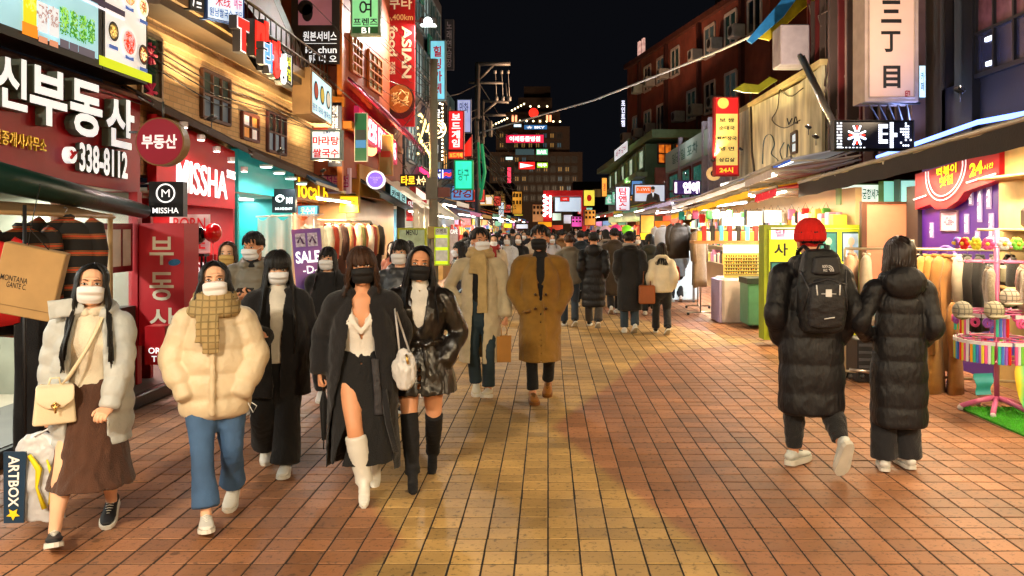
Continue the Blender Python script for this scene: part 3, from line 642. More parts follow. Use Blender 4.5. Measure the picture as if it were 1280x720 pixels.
  pf = [(.055, .034, .05, .052+hp), (.02, .037, .056, .05+hp), (-.04, .037, .046, .044+hp*.6), (-.09, .038, .028, .028), (-.14, .034, .02, .018), (-.175, .02, .014, .014)]
  S.limb([W @ Vector((0, y, z)) for y, a, b, z in pf], [a*q for y, a, b, z in pf], [b*q for y, a, b, z in pf], n=14, ends=.5)
  S.limb([an+Vector((0, 0, .02*k)), W @ Vector((0, -.025, .078)), W @ Vector((0, -.075, .045))], [.034*k, .034*q, .03*q], n=14)
  o = s.garment(name, S, m, .008, 2, .003, (10, 10, 25))
  if heel:
   hb = MB(); hb.tube([W @ Vector((0, .052, .07)), W @ Vector((0, .05, .002))], [.024*q, .013*q], 10); hb.build('heel', m, o)
  so = MB(); out = [(.03, -.03), (.036, -.09), (.03, -.15), (.012, -.183), (-.012, -.183), (-.03, -.15), (-.036, -.09), (-.03, -.03)]
  lo = [W @ Vector((x, y, .0)) for x, y in out]; hi = [W @ Vector((x, y, .014)) for x, y in out]; n = len(out)
  so.add(lo+hi, [tuple(range(n)), tuple(range(n, 2*n))[::-1]]+[(i_, (i_+1) % n, n+(i_+1) % n, n+i_) for i_ in range(n)]); so.build('sole', m, o, fix=True)
  return s
 def world(s, p): return Matrix.Translation(s.root.location) @ Matrix.Rotation(s.root.rotation_euler.z, 4, 'Z') @ Vector(p)
 def mtx(s): return Matrix.Translation(s.root.location) @ Matrix.Rotation(s.root.rotation_euler.z, 4, 'Z')
def hash_(t): return sum(ord(c)*(i+1) for i, c in enumerate(t)) % 97
# ---------------------------------------------------------------- people
def collar(S, s, r=.022, rx=.056, ry=.052, z=.34, h=.018, a0=35, a1=325, drop=-.02, tilt=.0):
 k = s.k; c = (0, s.neck.y+.004*k, s.pel.z+z*k); s.ring(S, c, rx*k, ry*k, h*k, a0, a1, rb=r*k*.6, drop=drop*k, tilt=tilt)
def hood(S, s, big=1.0, down=0):
 k = s.k; c = s.neck
 S.ell((c.x, c.y+.062*k, c.z-.018*k), (.082*k*big, .042*k*big, .062*k*big)); S.limb([c+V(-.06*k, -.02*k, -.005*k), c+V(-.062*k, .04*k, .004*k), c+V(0, .078*k, .012*k), c+V(.062*k, .04*k, .004*k), c+V(.06*k, -.02*k, -.005*k)], [.024*k*big]*5, side=(0, 0, 1), n=12)
def flap(S, a, b, w0, w1, t=.008, side=(1, 0, 0)):
 S.limb([a, (Vector(a)+Vector(b))/2, b], [w0, (w0+w1)/2, w1], [t]*3, side=side, n=12, power=4, ends=.2)
def shirt(s, m, rows=None, z1=.335, voxel=.011, name='top', vneck=False, arms=False):
 k = s.k; S = Solid(); rows = rows or [(.0, .098, .076), (.08, .086, .07), (.15, .09, .075), (.215, .1, .086, -.004), (.27, .098, .074), (.31, .07, .055), (z1, .04, .038)]
 lean = s.neck.y/(s.neck.z-s.pel.z)
 ft = .9 if s.fit < 1 else 1; S.limb([(0, (r[3] if len(r) > 3 else 0)*k+r[0]*k*lean, s.pel.z+r[0]*k) for r in rows], [r[1]*k*ft for r in rows], [r[2]*k*ft for r in rows], n=30, k=5, ends=.15)
 if not s.male:
  for q in (1, -1): S.ell(s.chest+V(q*.043*k, -.052*k, .0), (.04*k, .036*k, .04*k))
 s.garment(name, S, m, voxel, 2, .004); return s
def turtleneck(s, m):
 S = Solid(); k = s.k; n = s.neck; h = s.headM @ Vector((0, .012, -.085*s.hs))
 S.limb([n-V(0, 0, .02*k), n+V(0, 0, .01*k), h], [.052*k, .037*k, .036*k], [.05*k, .037*k, .037*k], n=18, ends=.2); s.garment('collar', S, m, .007, 1, .001)
def skirt(s, m, z0, z1, a0, a1, b0=None, b1=None, wr=.01, y=0, name='skirt'):
 k = s.k; S = Solid(); n = 6; rw = []
 for i in range(n+1):
  t = i/n; rw.append((0, y*(1-t), s.pel.z+(z0+(z1-z0)*t)*k, (a0+(a1-a0)*t**.8)*k, ((b0 or a0*.8)+((b1 or a1*.78)-(b0 or a0*.8))*t**.8)*k))
 S.limb([r[:3] for r in rw], [r[3] for r in rw], [r[4] for r in rw], n=40, k=5, ends=.08); s.garment(name, S, m, .011, 2, wr, (11, 11, 2)); return s
def scarf(s, m, tails=((.02, .17, .035),), r=.034, loops=2, tw=.6):
 k = s.k; S = Solid(); c = s.neck+V(0, .002, .02*k)
 for j in range(loops): s.ring(S, (c.x, c.y, c.z+(.018-.03*j)*k), (.052+.012*j)*k, (.05+.012*j)*k, (r*.62)*k, 0, 360, rb=(r*.75)*k, tilt=-.02, drop=-.012*k)
 for x, L, w_ in tails:
  p = Vector((x*k, c.y-.07*k, c.z-.02*k)); S.limb([p+V(-x*.4*k, -.0, .02*k), p+V(0, -.025*k, -.03*k), p+V(.004, -.05*k*tw, -L*.5*k), p+V(0, -.05*k*tw, -L*k)], [w_*.6*k, w_*k, w_*k, w_*1.15*k], [.012*k, .012*k, .01*k, .008*k], n=16, power=4, ends=.1)
 s.garment('scarf', S, m, .008, 1, .006, (14, 14, 9)); return s
def plaid(c1, c2):
 m = bpy.data.materials.new('plaid_wool'); m.use_nodes = True; nt = m.node_tree; b = nt.nodes['Principled BSDF']; L = nt.links
 tc = nt.nodes.new('ShaderNodeTexCoord'); mx = nt.nodes.new('ShaderNodeMix'); mx.data_type = 'RGBA'; mx.inputs[6].default_value = (*lin(c1), 1); mx.inputs[7].default_value = (*lin(c2), 1)
 ws = []
 for d in ('X', 'Z'):
  w_ = nt.nodes.new('ShaderNodeTexWave'); w_.bands_direction = d; w_.inputs['Scale'].default_value = 8; w_.inputs['Distortion'].default_value = .6; L.new(tc.outputs['Object'], w_.inputs['Vector'])
  r = nt.nodes.new('ShaderNodeMapRange'); r.inputs[1].default_value = .86; r.inputs[2].default_value = .93; r.inputs[4].default_value = .75; L.new(w_.outputs['Fac'], r.inputs[0]); ws.append(r)
 a = nt.nodes.new('ShaderNodeMath'); a.operation = 'MAXIMUM'; L.new(ws[0].outputs[0], a.inputs[0]); L.new(ws[1].outputs[0], a.inputs[1]); L.new(a.outputs[0], mx.inputs[0]); L.new(mx.outputs[2], b.inputs['Base Color']); b.inputs['Roughness'].default_value = .9
 return m
PUFF = lambda c, r=.55: mat(c, rough=r, bump=.75, bs=17, var=.1, vs=6, spec=.45, sheen=.1)
NYLON_K = mat('#121115', rough=.55, bump=.8, bs=26, var=.25, vs=6, spec=.35, stretch=(1.6, 1.6, .6))
WOOL_K = cloth('#131216', .92); BLACK = cloth('#101013', .85, sheen=.05)
SHORT_P = [(-.05, .122, .096), (.0, .142, .112), (.1, .148, .114), (.2, .142, .108), (.265, .125, .09), (.31, .085, .066), (.345, .055, .05)]
def woman_grey_puffer():
 s = Person('young woman in open pale grey puffer jacket and brown midi skirt, white mask', -2.60, 4.70, 20, 1.55,
   feet=((.075, .17, .05, 22, -4), (-.15, -.2, .012, -16, 10)), lean=1,
   hands=(dict(w=(.115, -.20, -.03), pole=(1, .35, -.5), dir=(-.35, -.9, -.25), palm=(-.2, .3, -1), curl=45, thumb=(-1, 0, .4)), dict(w=(.225, -.02, -.14), pole=(.5, 1, 0), curl=80, palm=(-1, 0, 0), thumb=(0, -1, 0), dir=(.1, -.1, -1))), head=(7, -3, 3))
 s.body(SKIN_PALE, legs=1.0).face(MASK_W)
 shirt(s, cloth('#d9cdb6', bs=150)); k = s.k
 S = Solid(); collar(S, s, .03, .046, .045, .345, .02, 18, 342, -.02); s.garment('shirt_collar', S, cloth('#d9cdb6', bs=150), .007, 1)
 skirt(s, cloth('#4a2c1d'), -.30, .085, .15, .083, .165, .068, .012, y=-.03)
 gr = PUFF('#aeb2b1')
 s.coat(gr, 0, [(-.15, .132, .112), (-.05, .142, .116), (.08, .14, .108), (.2, .132, .1), (.27, .105, .084), (.315, .078, .06)], (.052, .06, .056, .053, .047, .038), gaps=[(26, 30), (24, 28), (20, 24), (20, 22), (22, 24), (30, 30)], puff=(.115, .017), th=.03, name='puffer_jacket', voxel=.009, smooth=1, wr=.006,
  extra=lambda S: (flap(S, s.neck+V(-.03, -.06, .03), s.neck+V(-.2, -.1, .01), .05, .06, .014, (0, .3, 1)), collar(S, s, .05, .062, .055, .335, .026, 50, 310)))
 s.hair(HAIR_K, .50, part=.012, seed=3, over=.9, wave=.02)
 for i in (0, 1): s.shoe(i, mat('#14151a', rough=.6, var=.1), SOLE_W, lace=SOLE_W, sh=.034)
 S = Solid(); w_ = s.wri[0]; S.limb([w_+(s.elb[0]-w_)*.1, w_+(s.elb[0]-w_)*-.02], [.033, .03], n=12, ends=.3); s.garment('cuff', S, gr, .006, 1)
 MW = s.mtx(); c = V(-.155, -.165, s.pel.z+.03)
 b = empty('shoulder_bag', s.world(c), s.root.rotation_euler.z+.25, 'cream leather flap bag with cross-body strap at the hip of the woman in brown skirt', 'handbag')
 le = mat('#d6c6a6', rough=.42, bump=.15, bs=160, var=.06, spec=.5); S = Solid(); S.limb([(0, 0, -.11), (0, 0, .08)], [.105, .088], [.036, .026], power=6, ends=.2, n=28); put(S.mesh('bag_body', .006, 2), 'bag_body', le, b)
 S = Solid(); S.limb([(0, .01, .097), (0, -.036, .085), (0, -.052, .02), (0, -.052, -.02)], [.085, .092, .088, .04], [.006]*4, n=14, power=5, ends=.3); put(S.mesh('flap', .005, 1), 'flap', mat('#dccdb0', rough=.4, bump=.15, bs=160, var=.05, spec=.5), b)
 m = MB(); m.tube([(-.02, -.062, -.005), (0, -.068, -.02), (.02, -.062, -.005), (0, -.066, .012), (-.02, -.062, -.005)], .005, 6); m.tube([(0, -.064, .01), (0, -.066, -.045)], .006, 6); m.build('clasp', metal('#c9a45a', .25), b)
 m = MB(); m.tube([(-.03, 0, .09), (-.02, 0, .135), (.02, 0, .135), (.03, 0, .09)], .006, 6); m.build('top_handle', le, b)
 Bi = (Matrix.Translation(b.location) @ Matrix.Rotation(b.rotation_euler.z, 4, 'Z')).inverted() @ MW
 m = MB(); q = s.sho[0]; z = s.pel.z
 pts = [c+V(.03, .0, .1), V(-.09, -.19, z+.16), V(-.03, -.185, z+.26), V(.025, -.155, z+.37), V(.055, -.115, z+.45), V(.075, -.03, z+.51), V(.07, .06, z+.49), V(0, .14, z+.38), V(-.12, .16, z+.22), V(-.19, .03, z+.1), c+V(-.07, 0, .1)]
 pts = [Vector(r) for r in cat([tuple(x) for x in pts], 4)]
 m.tube([Bi @ x for x in pts], .011, 6, flat=.35, side=(1, 0, .4)); m.build('strap', le, b)
 g = s.grip[1]; wp = s.world(g); bag = empty('shopping_bag', wp+V(-.075, .02, -.03), .12, 'white and navy printed vinyl shopping bag in the hand of the woman in brown skirt', 'shopping bag')
 S = Solid(); S.limb([(-.01, 0, -.50), (0, 0, -.3), (.01, 0, -.1), (.03, 0, -.02)], [.14, .15, .135, .06], [.05, .065, .045, .02], n=26, power=3.4, ends=.15); put(S.mesh('bag_body', .008, 1, .012, (9, 9, 6)), 'bag_body', mat('#b9b9bd', rough=.35, bump=.6, bs=14, var=.08), bag)
 pn = MB(); pn.slab(Quad((-.155, -.078, -.1), (-.035, -.085, -.1), (-.045, -.09, -.49), (-.15, -.084, -.49)).c, V(0, -1, 0), .012); pno = pn.build('printed_panel', mat('#12304a', rough=.4, var=.1), bag)
 q = Quad((-.155, -.080, -.1), (-.035, -.087, -.1), (-.045, -.092, -.49), (-.15, -.086, -.49)); t = MB()
 a, fs = glyphs('ARTBOX', .02); t.add([q.p(.25+.5*y, .05+.72*x, .003) for x, y, z in a], fs); t.build('lettering', mat('#e8e8e4', var=0), pno)
 t = MB(); st = [q.p(.5+.36*math.sin(math.pi*j/5)*(1 if j % 2 else .45), .87-.09*math.cos(math.pi*j/5)*(1 if j % 2 else .45), .004) for j in range(10)]; t.add(st, [tuple(range(10))]); t.build('star_print', mat('#e8c51c', var=0), pno)
 t = MB(); t.tube([(-.02, -.082, -.12), (.03, -.083, -.2), (.02, -.085, -.3), (.06, -.083, -.42)], [.012, .02, .008, .016], 5, flat=.3); t.tube([(.07, -.078, -.15), (.1, -.07, -.26), (.08, -.075, -.4)], [.006, .016, .006], 5, flat=.3); t.build('yellow_print', mat('#d8c41c', var=0), bag)
 t = MB()
 for y in (-.03, .03): t.tube([(-.02, y, -.03), (.04, y*.4, .0), (.075, 0, .03), (.1, y*.4, .0), (.09, y, -.04)], .006, 6)
 t.build('bag_handle', mat('#c8c8c8', rough=.4), bag)
def woman_cream_puffer():
 s = Person('woman in short cream puffer jacket, checked scarf and cropped blue jeans, white mask', -2.0, 4.95, 17, 1.55,
   feet=((.085, .2, .045, 20, -6), (-.03, -.2, .008, -6, 6)), lean=-1,
   hands=(dict(w=(.15, -.12, -.0), pole=(1, .5, 0)), dict(w=(.15, -.12, -.0), pole=(1, .5, 0))), head=(2, -8, -4)); s.fit = .95
 s.body(SKIN_PALE, show_hands=(False, False)).face(MASK_W)
 cr = PUFF('#cdbb9c', .5)
 s.coat(cr, 0, [(-.09, .118, .09), (-.07, .135, .104), (.0, .146, .112), (.1, .143, .11), (.2, .134, .102), (.265, .11, .09), (.31, .08, .066), (.34, .058, .054)], (.054, .066, .064, .062, .056, .042), puff=(.14, .018), name='puffer_jacket', voxel=.009, smooth=1, cuff=1.02, wr=.006,
  extra=lambda S: (collar(S, s, .05, .062, .056, .35, .028, 25, 335, -.01), S.limb([V(0, -.165, s.pel.z-.1), V(0, -.18, s.pel.z+.05), V(0, -.172, s.pel.z+.25), V(0, -.135, s.pel.z+.42)], [.02]*4, [.012]*4, n=8)))
 s.legs(mat('#41618a', rough=.8, bump=.4, bs=260, var=.22, vs=4), (.064, .064, .05, .043, .044, .052), end=.16)
 scarf(s, plaid('#a08a5e', '#6b5b38'), ((-.004, .17, .028), (-.034, .13, .026)), .042, 3, 1.15)
 s.hair(HAIR_K, .42, part=.0, seed=5, over=.0, wave=.05, vol=1.04)
 for i in (0, 1): s.shoe(i, SHOE_W, SOLE_W, lace=SHOE_W)
 m = MB(); p = V(.19, -.08, s.pel.z-.06); m.tube([p, p+V(.03, -.01, -.06), p+V(.05, -.01, -.02), p+V(.02, 0, .0)], .003, 5); m.build('drawstring', SHOE_W, s.coat_o)
def woman_black_long_hair():
 s = Person('woman with very long black hair in black coat and wide black trousers', -1.95, 5.95, 14, 1.58,
   feet=((.06, -.14, .0, 0, -4), (-.1, .22, .06, 30, 5)),
   hands=(dict(w=(.2, .0, -.02), pole=(.5, 1, 0), dir=(0, -.2, -1)), dict(w=(.06, -.25, .2), pole=(1, .5, -.6), dir=(.7, -.7, .1), palm=(.4, .4, 1), curl=50, thumb=(0, -.3, 1))), head=(8, 12, 0))
 s.body(SKIN_PALE, show_hands=(True, True)).face(MASK_W)
 shirt(s, cloth('#d8d2c6')); turtleneck(s, cloth('#d8d2c6'))
 s.coat(WOOL_K, 0, [(-.15, .15, .11), (-.05, .145, .11), (.08, .14, .108), (.2, .13, .098), (.27, .104, .08), (.315, .076, .06)], (.052, .058, .054, .05, .05, .046), gaps=[(4, 4), (4, 4), (6, 6), (8, 8), (13, 13), (25, 25)], name='coat', extra=lambda S: collar(S, s, .04, .056, .05, .33, .022, 50, 310))
 s.legs(BLACK, (.064, .066, .06, .056, .062, .068), end=.02)
 s.hair(HAIR_K, .66, bangs=.035, seed=9, over=.75, wave=.02, vol=1.05)
 for i in (0, 1): s.shoe(i, SHOE_W, SOLE_W)
 g = s.world(s.grip[1]); ph = MB(); ph.box((-.038, -.005, -.078), (.038, .005, .078), ch=.004, M=Matrix.Translation(g) @ Matrix.Rotation(.7, 4, 'Z') @ Matrix.Rotation(-.9, 4, 'X')); tag(ph.build('mobile_phone', mat('#141414', rough=.2)), 'dark phone in the hand of the woman with very long black hair', 'phone')
def woman_white_boots():
 s = Person('woman in long open black coat, white wrap top and white heeled boots, black mask', -1.21, 5.38, 9, 1.60,
   feet=((.075, .24, .06, 34, -4), (.02, -.14, .05, 17, 2)), lean=2,
   hands=(dict(w=(.2, .02, .02), pole=(.7, 1, 0), dir=(0, -.3, -1)), dict(w=(.27, .0, .0), pole=(.6, 1, 0), dir=(0, -.1, -1), curl=70)), head=(3, -2, -3)); s.fit = .92; s.yk = .045
 s.body(SKIN, legs=1.02, chest=.8).face(MASK_K, brow='#24140c'); k = s.k
 S = Solid(); z = s.pel.z; wh = mat('#d8d4cd', rough=.7, bump=.3, bs=120, var=.05)
 S.shell([(0, 0, z+.05*k, .086*k, .066*k, 1, 1), (0, 0, z+.1*k, .082*k, .066*k, 1, 1), (0, -.003, z+.15*k, .09*k, .077*k, 2, 2), (0, -.006, z+.19*k, .096*k, .086*k, 6, 8), (0, -.004, z+.23*k, .096*k, .084*k, 15, 17), (0, 0, z+.27*k, .088*k, .064*k, 30, 30), (0, .006, z+.298*k, .07*k, .046*k, 52, 52)], .014, n=48)
 for q in (1, -1): S.ell(s.chest+V(q*.044*k, -.05*k, -.01*k), (.037*k, .033*k, .038*k)); S.limb([V(q*.05*k, -.052*k, z+.285*k), V(q*.036*k, -.088*k, z+.22*k), V(-q*.004*k, -.09*k, z+.165*k)], [.012*k]*3, [.006*k]*3, n=10)
 s.garment('wrap_top', S, wh, .008, 1, .003, (10, 10, 30))
 S = Solid(); rw = [(0, .0, z-.36*k, .13*k, .125*k, -52, 74), (0, 0, z-.24*k, .125*k, .115*k, -38, 48), (0, 0, z-.16*k, .122*k, .102*k, -22, 30), (0, 0, z-.12*k, .12*k, .094*k, 1, 1), (0, 0, z+.02*k, .106*k, .078*k, 1, 1), (0, 0, z+.095*k, .082*k, .064*k, 1, 1)]
 S.shell([(a, b, c, d, e, f+18, g-15) if i < 3 else (a, b, c, d, e, f, g) for i, (a, b, c, d, e, f, g) in enumerate(rw)], .014, n=44); s.garment('slit_skirt', S, BLACK, .009, 1, .007, (9, 9, 3))
 s.coat(WOOL_K, 0, [(-.4, .165, .15, .03), (-.24, .16, .13, .015), (-.08, .155, .115), (.06, .15, .11), (.2, .132, .1), (.27, .106, .082), (.315, .078, .06)], (.054, .06, .054, .05, .05, .046), gaps=[(58, 88), (46, 66), (30, 44), (22, 28), (17, 20), (17, 18), (32, 32)], name='long_coat', wr=.009,
  extra=lambda S: (collar(S, s, .04, .058, .052, .335, .024, 55, 305), flap(S, s.neck+V(.055, -.04, -.02), s.chest+V(.075, -.09, -.06), .035, .05, .01, (1, -.3, 0)), flap(S, s.neck+V(-.055, -.04, -.02), s.chest+V(-.085, -.085, -.06), .035, .05, .01, (1, .3, 0))))
 m = Solid(); m.limb([V(.085, -.15, z+.1), V(.1, -.155, z-.1), V(.11, -.15, z-.26)], [.028, .03, .032], [.012]*3, n=12, ends=.1); s.garment('coat_facing', m, mat('#2a2a30', rough=.5, bump=.6, bs=45), .008, 1)
 m = MB(); m.tube([V(.14, -.14, z-.1), V(.17, -.17, z-.3), V(.22, -.16, z-.5)], [.022, .022, .02], 6, flat=.2, side=(1, 0, 0)); m.build('loose_belt', WOOL_K, s.coat_o)
 s.hair(HAIR_B, .2, bangs=.045, seed=12, over=.4, wave=.03, vol=1.06, part=-.01)
 for i in (0, 1): s.bootleg(i, mat('#d3d0c8', rough=.4, bump=.1, bs=40, spec=.5, var=.05), .86, .055, (.043, .044, .042, .035, .036))
 b = empty('shoulder_bag', s.world(V(.27, -.14, z+.07)), 0, 'soft white slouchy bag under the arm of the woman in white boots', 'handbag')
 S = Solid(); S.limb([(0, 0, -.15), (0, 0, -.05), (0, 0, .03), (-.02, 0, .08)], [.055, .085, .07, .03], [.05, .06, .045, .02], n=20, ends=.6); put(S.mesh('bag_body', .007, 2, .012, (16, 16, 6)), 'bag_body', mat('#c7c5c4', rough=.4, bump=.4, bs=22, var=.05), b)
 m = MB(); m.tube([(-.03, 0, .06), (-.05, .02, .22), (-.08, .08, .36), (-.04, .1, .22), (.03, .04, .05)], .007, 6, flat=.5); m.build('strap', mat('#b5b3b2', rough=.4), b)
 m = MB(); m.tube([(.02, -.05, .06), (.035, -.065, .0)], .008, 6); m.build('buckle', metal('#c9a45a'), b)
 g = s.world(s.grip[1]); u = empty('folded_umbrella', g, 0, 'slim folded black umbrella pointing down beside the white-booted woman', 'umbrella')
 m = MB(); m.tube([(0, 0, .06), (0, 0, .0), (0, 0, -.05)], .009, 8); m.build('handle', mat('#2a1a12', rough=.4), u)
 m = MB()
 for j in range(5): a = j*1.256; m.tube([(0, 0, -.03), (.016*math.cos(a), .016*math.sin(a), -.12), (.01*math.cos(a), .01*math.sin(a), -.36)], [.006, .012, .004], 6)
 m.tube([(0, 0, -.03), (0, 0, -.42)], .004, 6); m.build('canopy', BLACK, u)
def woman_leather_coat():
 s = Person('woman in belted black leather wrap coat and over-knee black boots, black mask', -.89, 5.72, 8, 1.61,
   feet=((.09, .2, .055, 28, -5), (-.045, -.2, .02, 4, 3)), lean=1,
   hands=(dict(w=(.165, -.08, .02), pole=(1, .6, 0)), dict(w=(.165, -.08, .02), pole=(1, .6, 0))), head=(2, -3, 3)); s.yk = .03
 s.body(SKIN, show_hands=(False, False), legs=1.04).face(MASK_K)
 shirt(s, cloth('#ddd8cf')); turtleneck(s, cloth('#ddd8cf', bs=80)); k = s.k; z = s.pel.z
 le = mat('#1d1815', rough=.3, bump=.35, bs=28, var=.35, vs=4, spec=.6)
 s.coat(le, 0, [(-.125, .165, .128), (-.06, .152, .116), (.02, .128, .1), (.092, .094, .08), (.15, .112, .092), (.22, .126, .098), (.275, .104, .08), (.315, .076, .06)], (.05, .056, .05, .046, .045, .042), gaps=[(1, 1), (1, 1), (1, 1), (1, 1), (4, 5), (8, 9), (14, 15), (28, 28)], name='leather_coat', wr=.011, ws=(10, 10, 3),
  extra=lambda S: (collar(S, s, .04, .056, .05, .335, .022, 55, 305), flap(S, s.neck+V(.05, -.05, -.03), V(-.03, -.13, z+.12*k), .03, .045, .012, (1, -.3, 0)), flap(S, s.neck+V(-.055, -.05, -.03), V(.0, -.125, z+.13*k), .03, .04, .012, (1, .3, 0))))
 S = Solid(); s.ring(S, (0, 0, z+.095*k), .098*k, .084*k, .016*k, 0, 360, rb=.007*k); S.limb([V(.02, -.14, z+.1*k), V(.05, -.16, z+.09*k), V(.08, -.15, z+.105*k)], [.018]*3, n=8); S.limb([V(.03, -.15, z+.09*k), V(.05, -.17, z+.0*k), V(.055, -.17, z-.05*k)], [.018]*3, [.006]*3, n=8); s.garment('belt', S, le, .007, 1)
 s.hair(HAIR_K, .46, part=.015, seed=15, over=.25, wave=.03, vol=1.03)
 sb = mat('#0d0c10', rough=.8, bump=.2, bs=200)
 for i in (0, 1): s.bootleg(i, sb, 1.1, .03, (.039, .038, .037, .031, .034))
 m = MB(); m.ball(s.neck+V(0, -.082, -.03), .006, 8, 6); m.build('pendant', metal('#c9a45a'), s.root)
def man_cream_coat():
 s = Person('man in open cream coat, beige scarf and teal jeans carrying a paper bag, white mask', -.70, 8.5, 0, 1.73, male=True,
   feet=((.1, -.2, .02, -10, -8), (-.05, .12, .02, 10, 4)), lean=-1,
   hands=(dict(w=(.27, -.1, -.02), pole=(.6, 1, 0), curl=75, dir=(.1, -.1, -1)), dict(w=(.2, -.02, .06), pole=(1, .8, 0))), head=(22, -2, 0)); s.fit = .9
 s.body(SKIN, show_hands=(True, False)).face(MASK_W); k = s.k; z = s.pel.z
 shirt(s, BLACK)
 s.legs(mat('#24343c', rough=.8, bump=.3, bs=200, var=.15), (.054, .053, .046, .041, .038, .04), end=.1)
 s.coat(cloth('#bdae8e', .9, bs=160), 0, [(-.29, .142, .145, .0), (-.15, .14, .128), (.0, .132, .108), (.1, .124, .094), (.2, .122, .092), (.265, .104, .078), (.305, .078, .06)], (.046, .053, .048, .045, .044, .042), gaps=[(9, 20), (9, 18), (11, 16), (14, 16), (15, 17), (17, 18), (30, 30)], name='long_coat', wr=.008, extra=lambda S: collar(S, s, .04, .056, .052, .325, .02, 50, 310))
 scarf(s, cloth('#b39a68', .95, bs=60, bump=.6), ((.02, .33, .028), (-.03, .1, .028)), .034, 2)
 s.hair(HAIR_K, .02, short=True, seed=21, bangs=.008, vol=1.03)
 for i in (0, 1): s.shoe(i, mat('#cfc8b0', rough=.5), SOLE_W, lace=SOLE_W, sh=.036)
 g = s.world(s.grip[0]); b = empty('paper_bag', g, 0, 'brown kraft paper bag hanging from the hand of the man in cream coat', 'paper bag')
 m = MB(); kr = mat('#a9732f', rough=.75, bump=.25, bs=18, var=.1)
 m.add([(-.07, -.045, -.38), (.07, -.045, -.38), (.07, .045, -.38), (-.07, .045, -.38), (-.073, -.04, -.12), (.073, -.04, -.12), (.073, .04, -.12), (-.073, .04, -.12)], [(0, 3, 2, 1), (0, 1, 5, 4), (1, 2, 6, 5), (2, 3, 7, 6), (3, 0, 4, 7)]); m.build('bag_body', kr, b)
 m = MB()
 for y in (-.04, .04): m.tube([(-.03, y, -.13), (-.028, y*.6, -.05), (0, 0, 0), (.028, y*.6, -.05), (.03, y, -.13)], .003, 6)
 m.build('bag_handle', kr, b)
def man_camel_coat():
 s = Person('man in double-breasted camel coat, black turtleneck and tan boots, black mask', -.08, 8.35, 3, 1.77, male=True,
   feet=((.09, .22, .045, 20, -6), (-.08, -.16, .0, 0, 6)), lean=-1,
   hands=(dict(w=(.16, -.06, .02), pole=(.6, .6, 0)), dict(w=(.16, -.06, .02), pole=(.6, .6, 0))), head=(-12, -4, 0)); s.fit = .88
 s.body(SKIN, show_hands=(False, False)).face(MASK_K); k = s.k; z = s.pel.z
 turtleneck(s, BLACK); shirt(s, BLACK); s.legs(BLACK, (.052, .05, .044, .038, .034, .036), end=.12)
 cm = cloth('#86601f', .9, bs=160)
 s.coat(cm, 0, [(-.265, .14, .16, -.006), (-.15, .138, .132), (.0, .135, .104), (.1, .13, .1), (.2, .13, .1), (.268, .108, .084), (.308, .08, .062), (.325, .062, .054)], (.052, .06, .053, .05, .048, .045), gaps=[(1, 1), (1, 1), (1, 1), (2, 2), (8, 9), (11, 11), (15, 15), (30, 30)], name='long_coat', wr=.008,
  extra=lambda S: (collar(S, s, .034, .056, .052, .318, .014, 65, 295), flap(S, s.neck+V(.06, -.055, -.04), s.chest+V(.035, -.13, -.09), .03, .05, .01, (1, -.25, 0)), flap(S, s.neck+V(-.06, -.055, -.04), s.chest+V(-.04, -.13, -.07), .03, .055, .01, (1, .25, 0)),
       flap(S, V(-.16, -.12, z+.02), V(-.1, -.165, z+.04), .012, .012, .07, (0, 0, 1)), S.limb([V(.01, -.165, z+.14), V(.04, -.18, z-.1), V(.05, -.225, z-.42)], [.01]*3, n=6)))
 for i_, (x, zz) in enumerate(((-.055, .2), (.05, .2), (-.055, .06), (.05, .06))):
  m = MB(); m.tube([(x, -.165-.0*zz, z+zz), (x, -.197, z+zz)], .014, 10); m.build('button', mat('#3a2412', rough=.3), s.coat_o)
 s.hair(HAIR_K, .02, short=True, seed=22, bangs=.006, vol=1.0)
 for i in (0, 1): s.shoe(i, mat('#9c6220', rough=.6, bump=.2), mat('#7a4a1a', rough=.6), lace=mat('#3a2a18'), sh=.034)
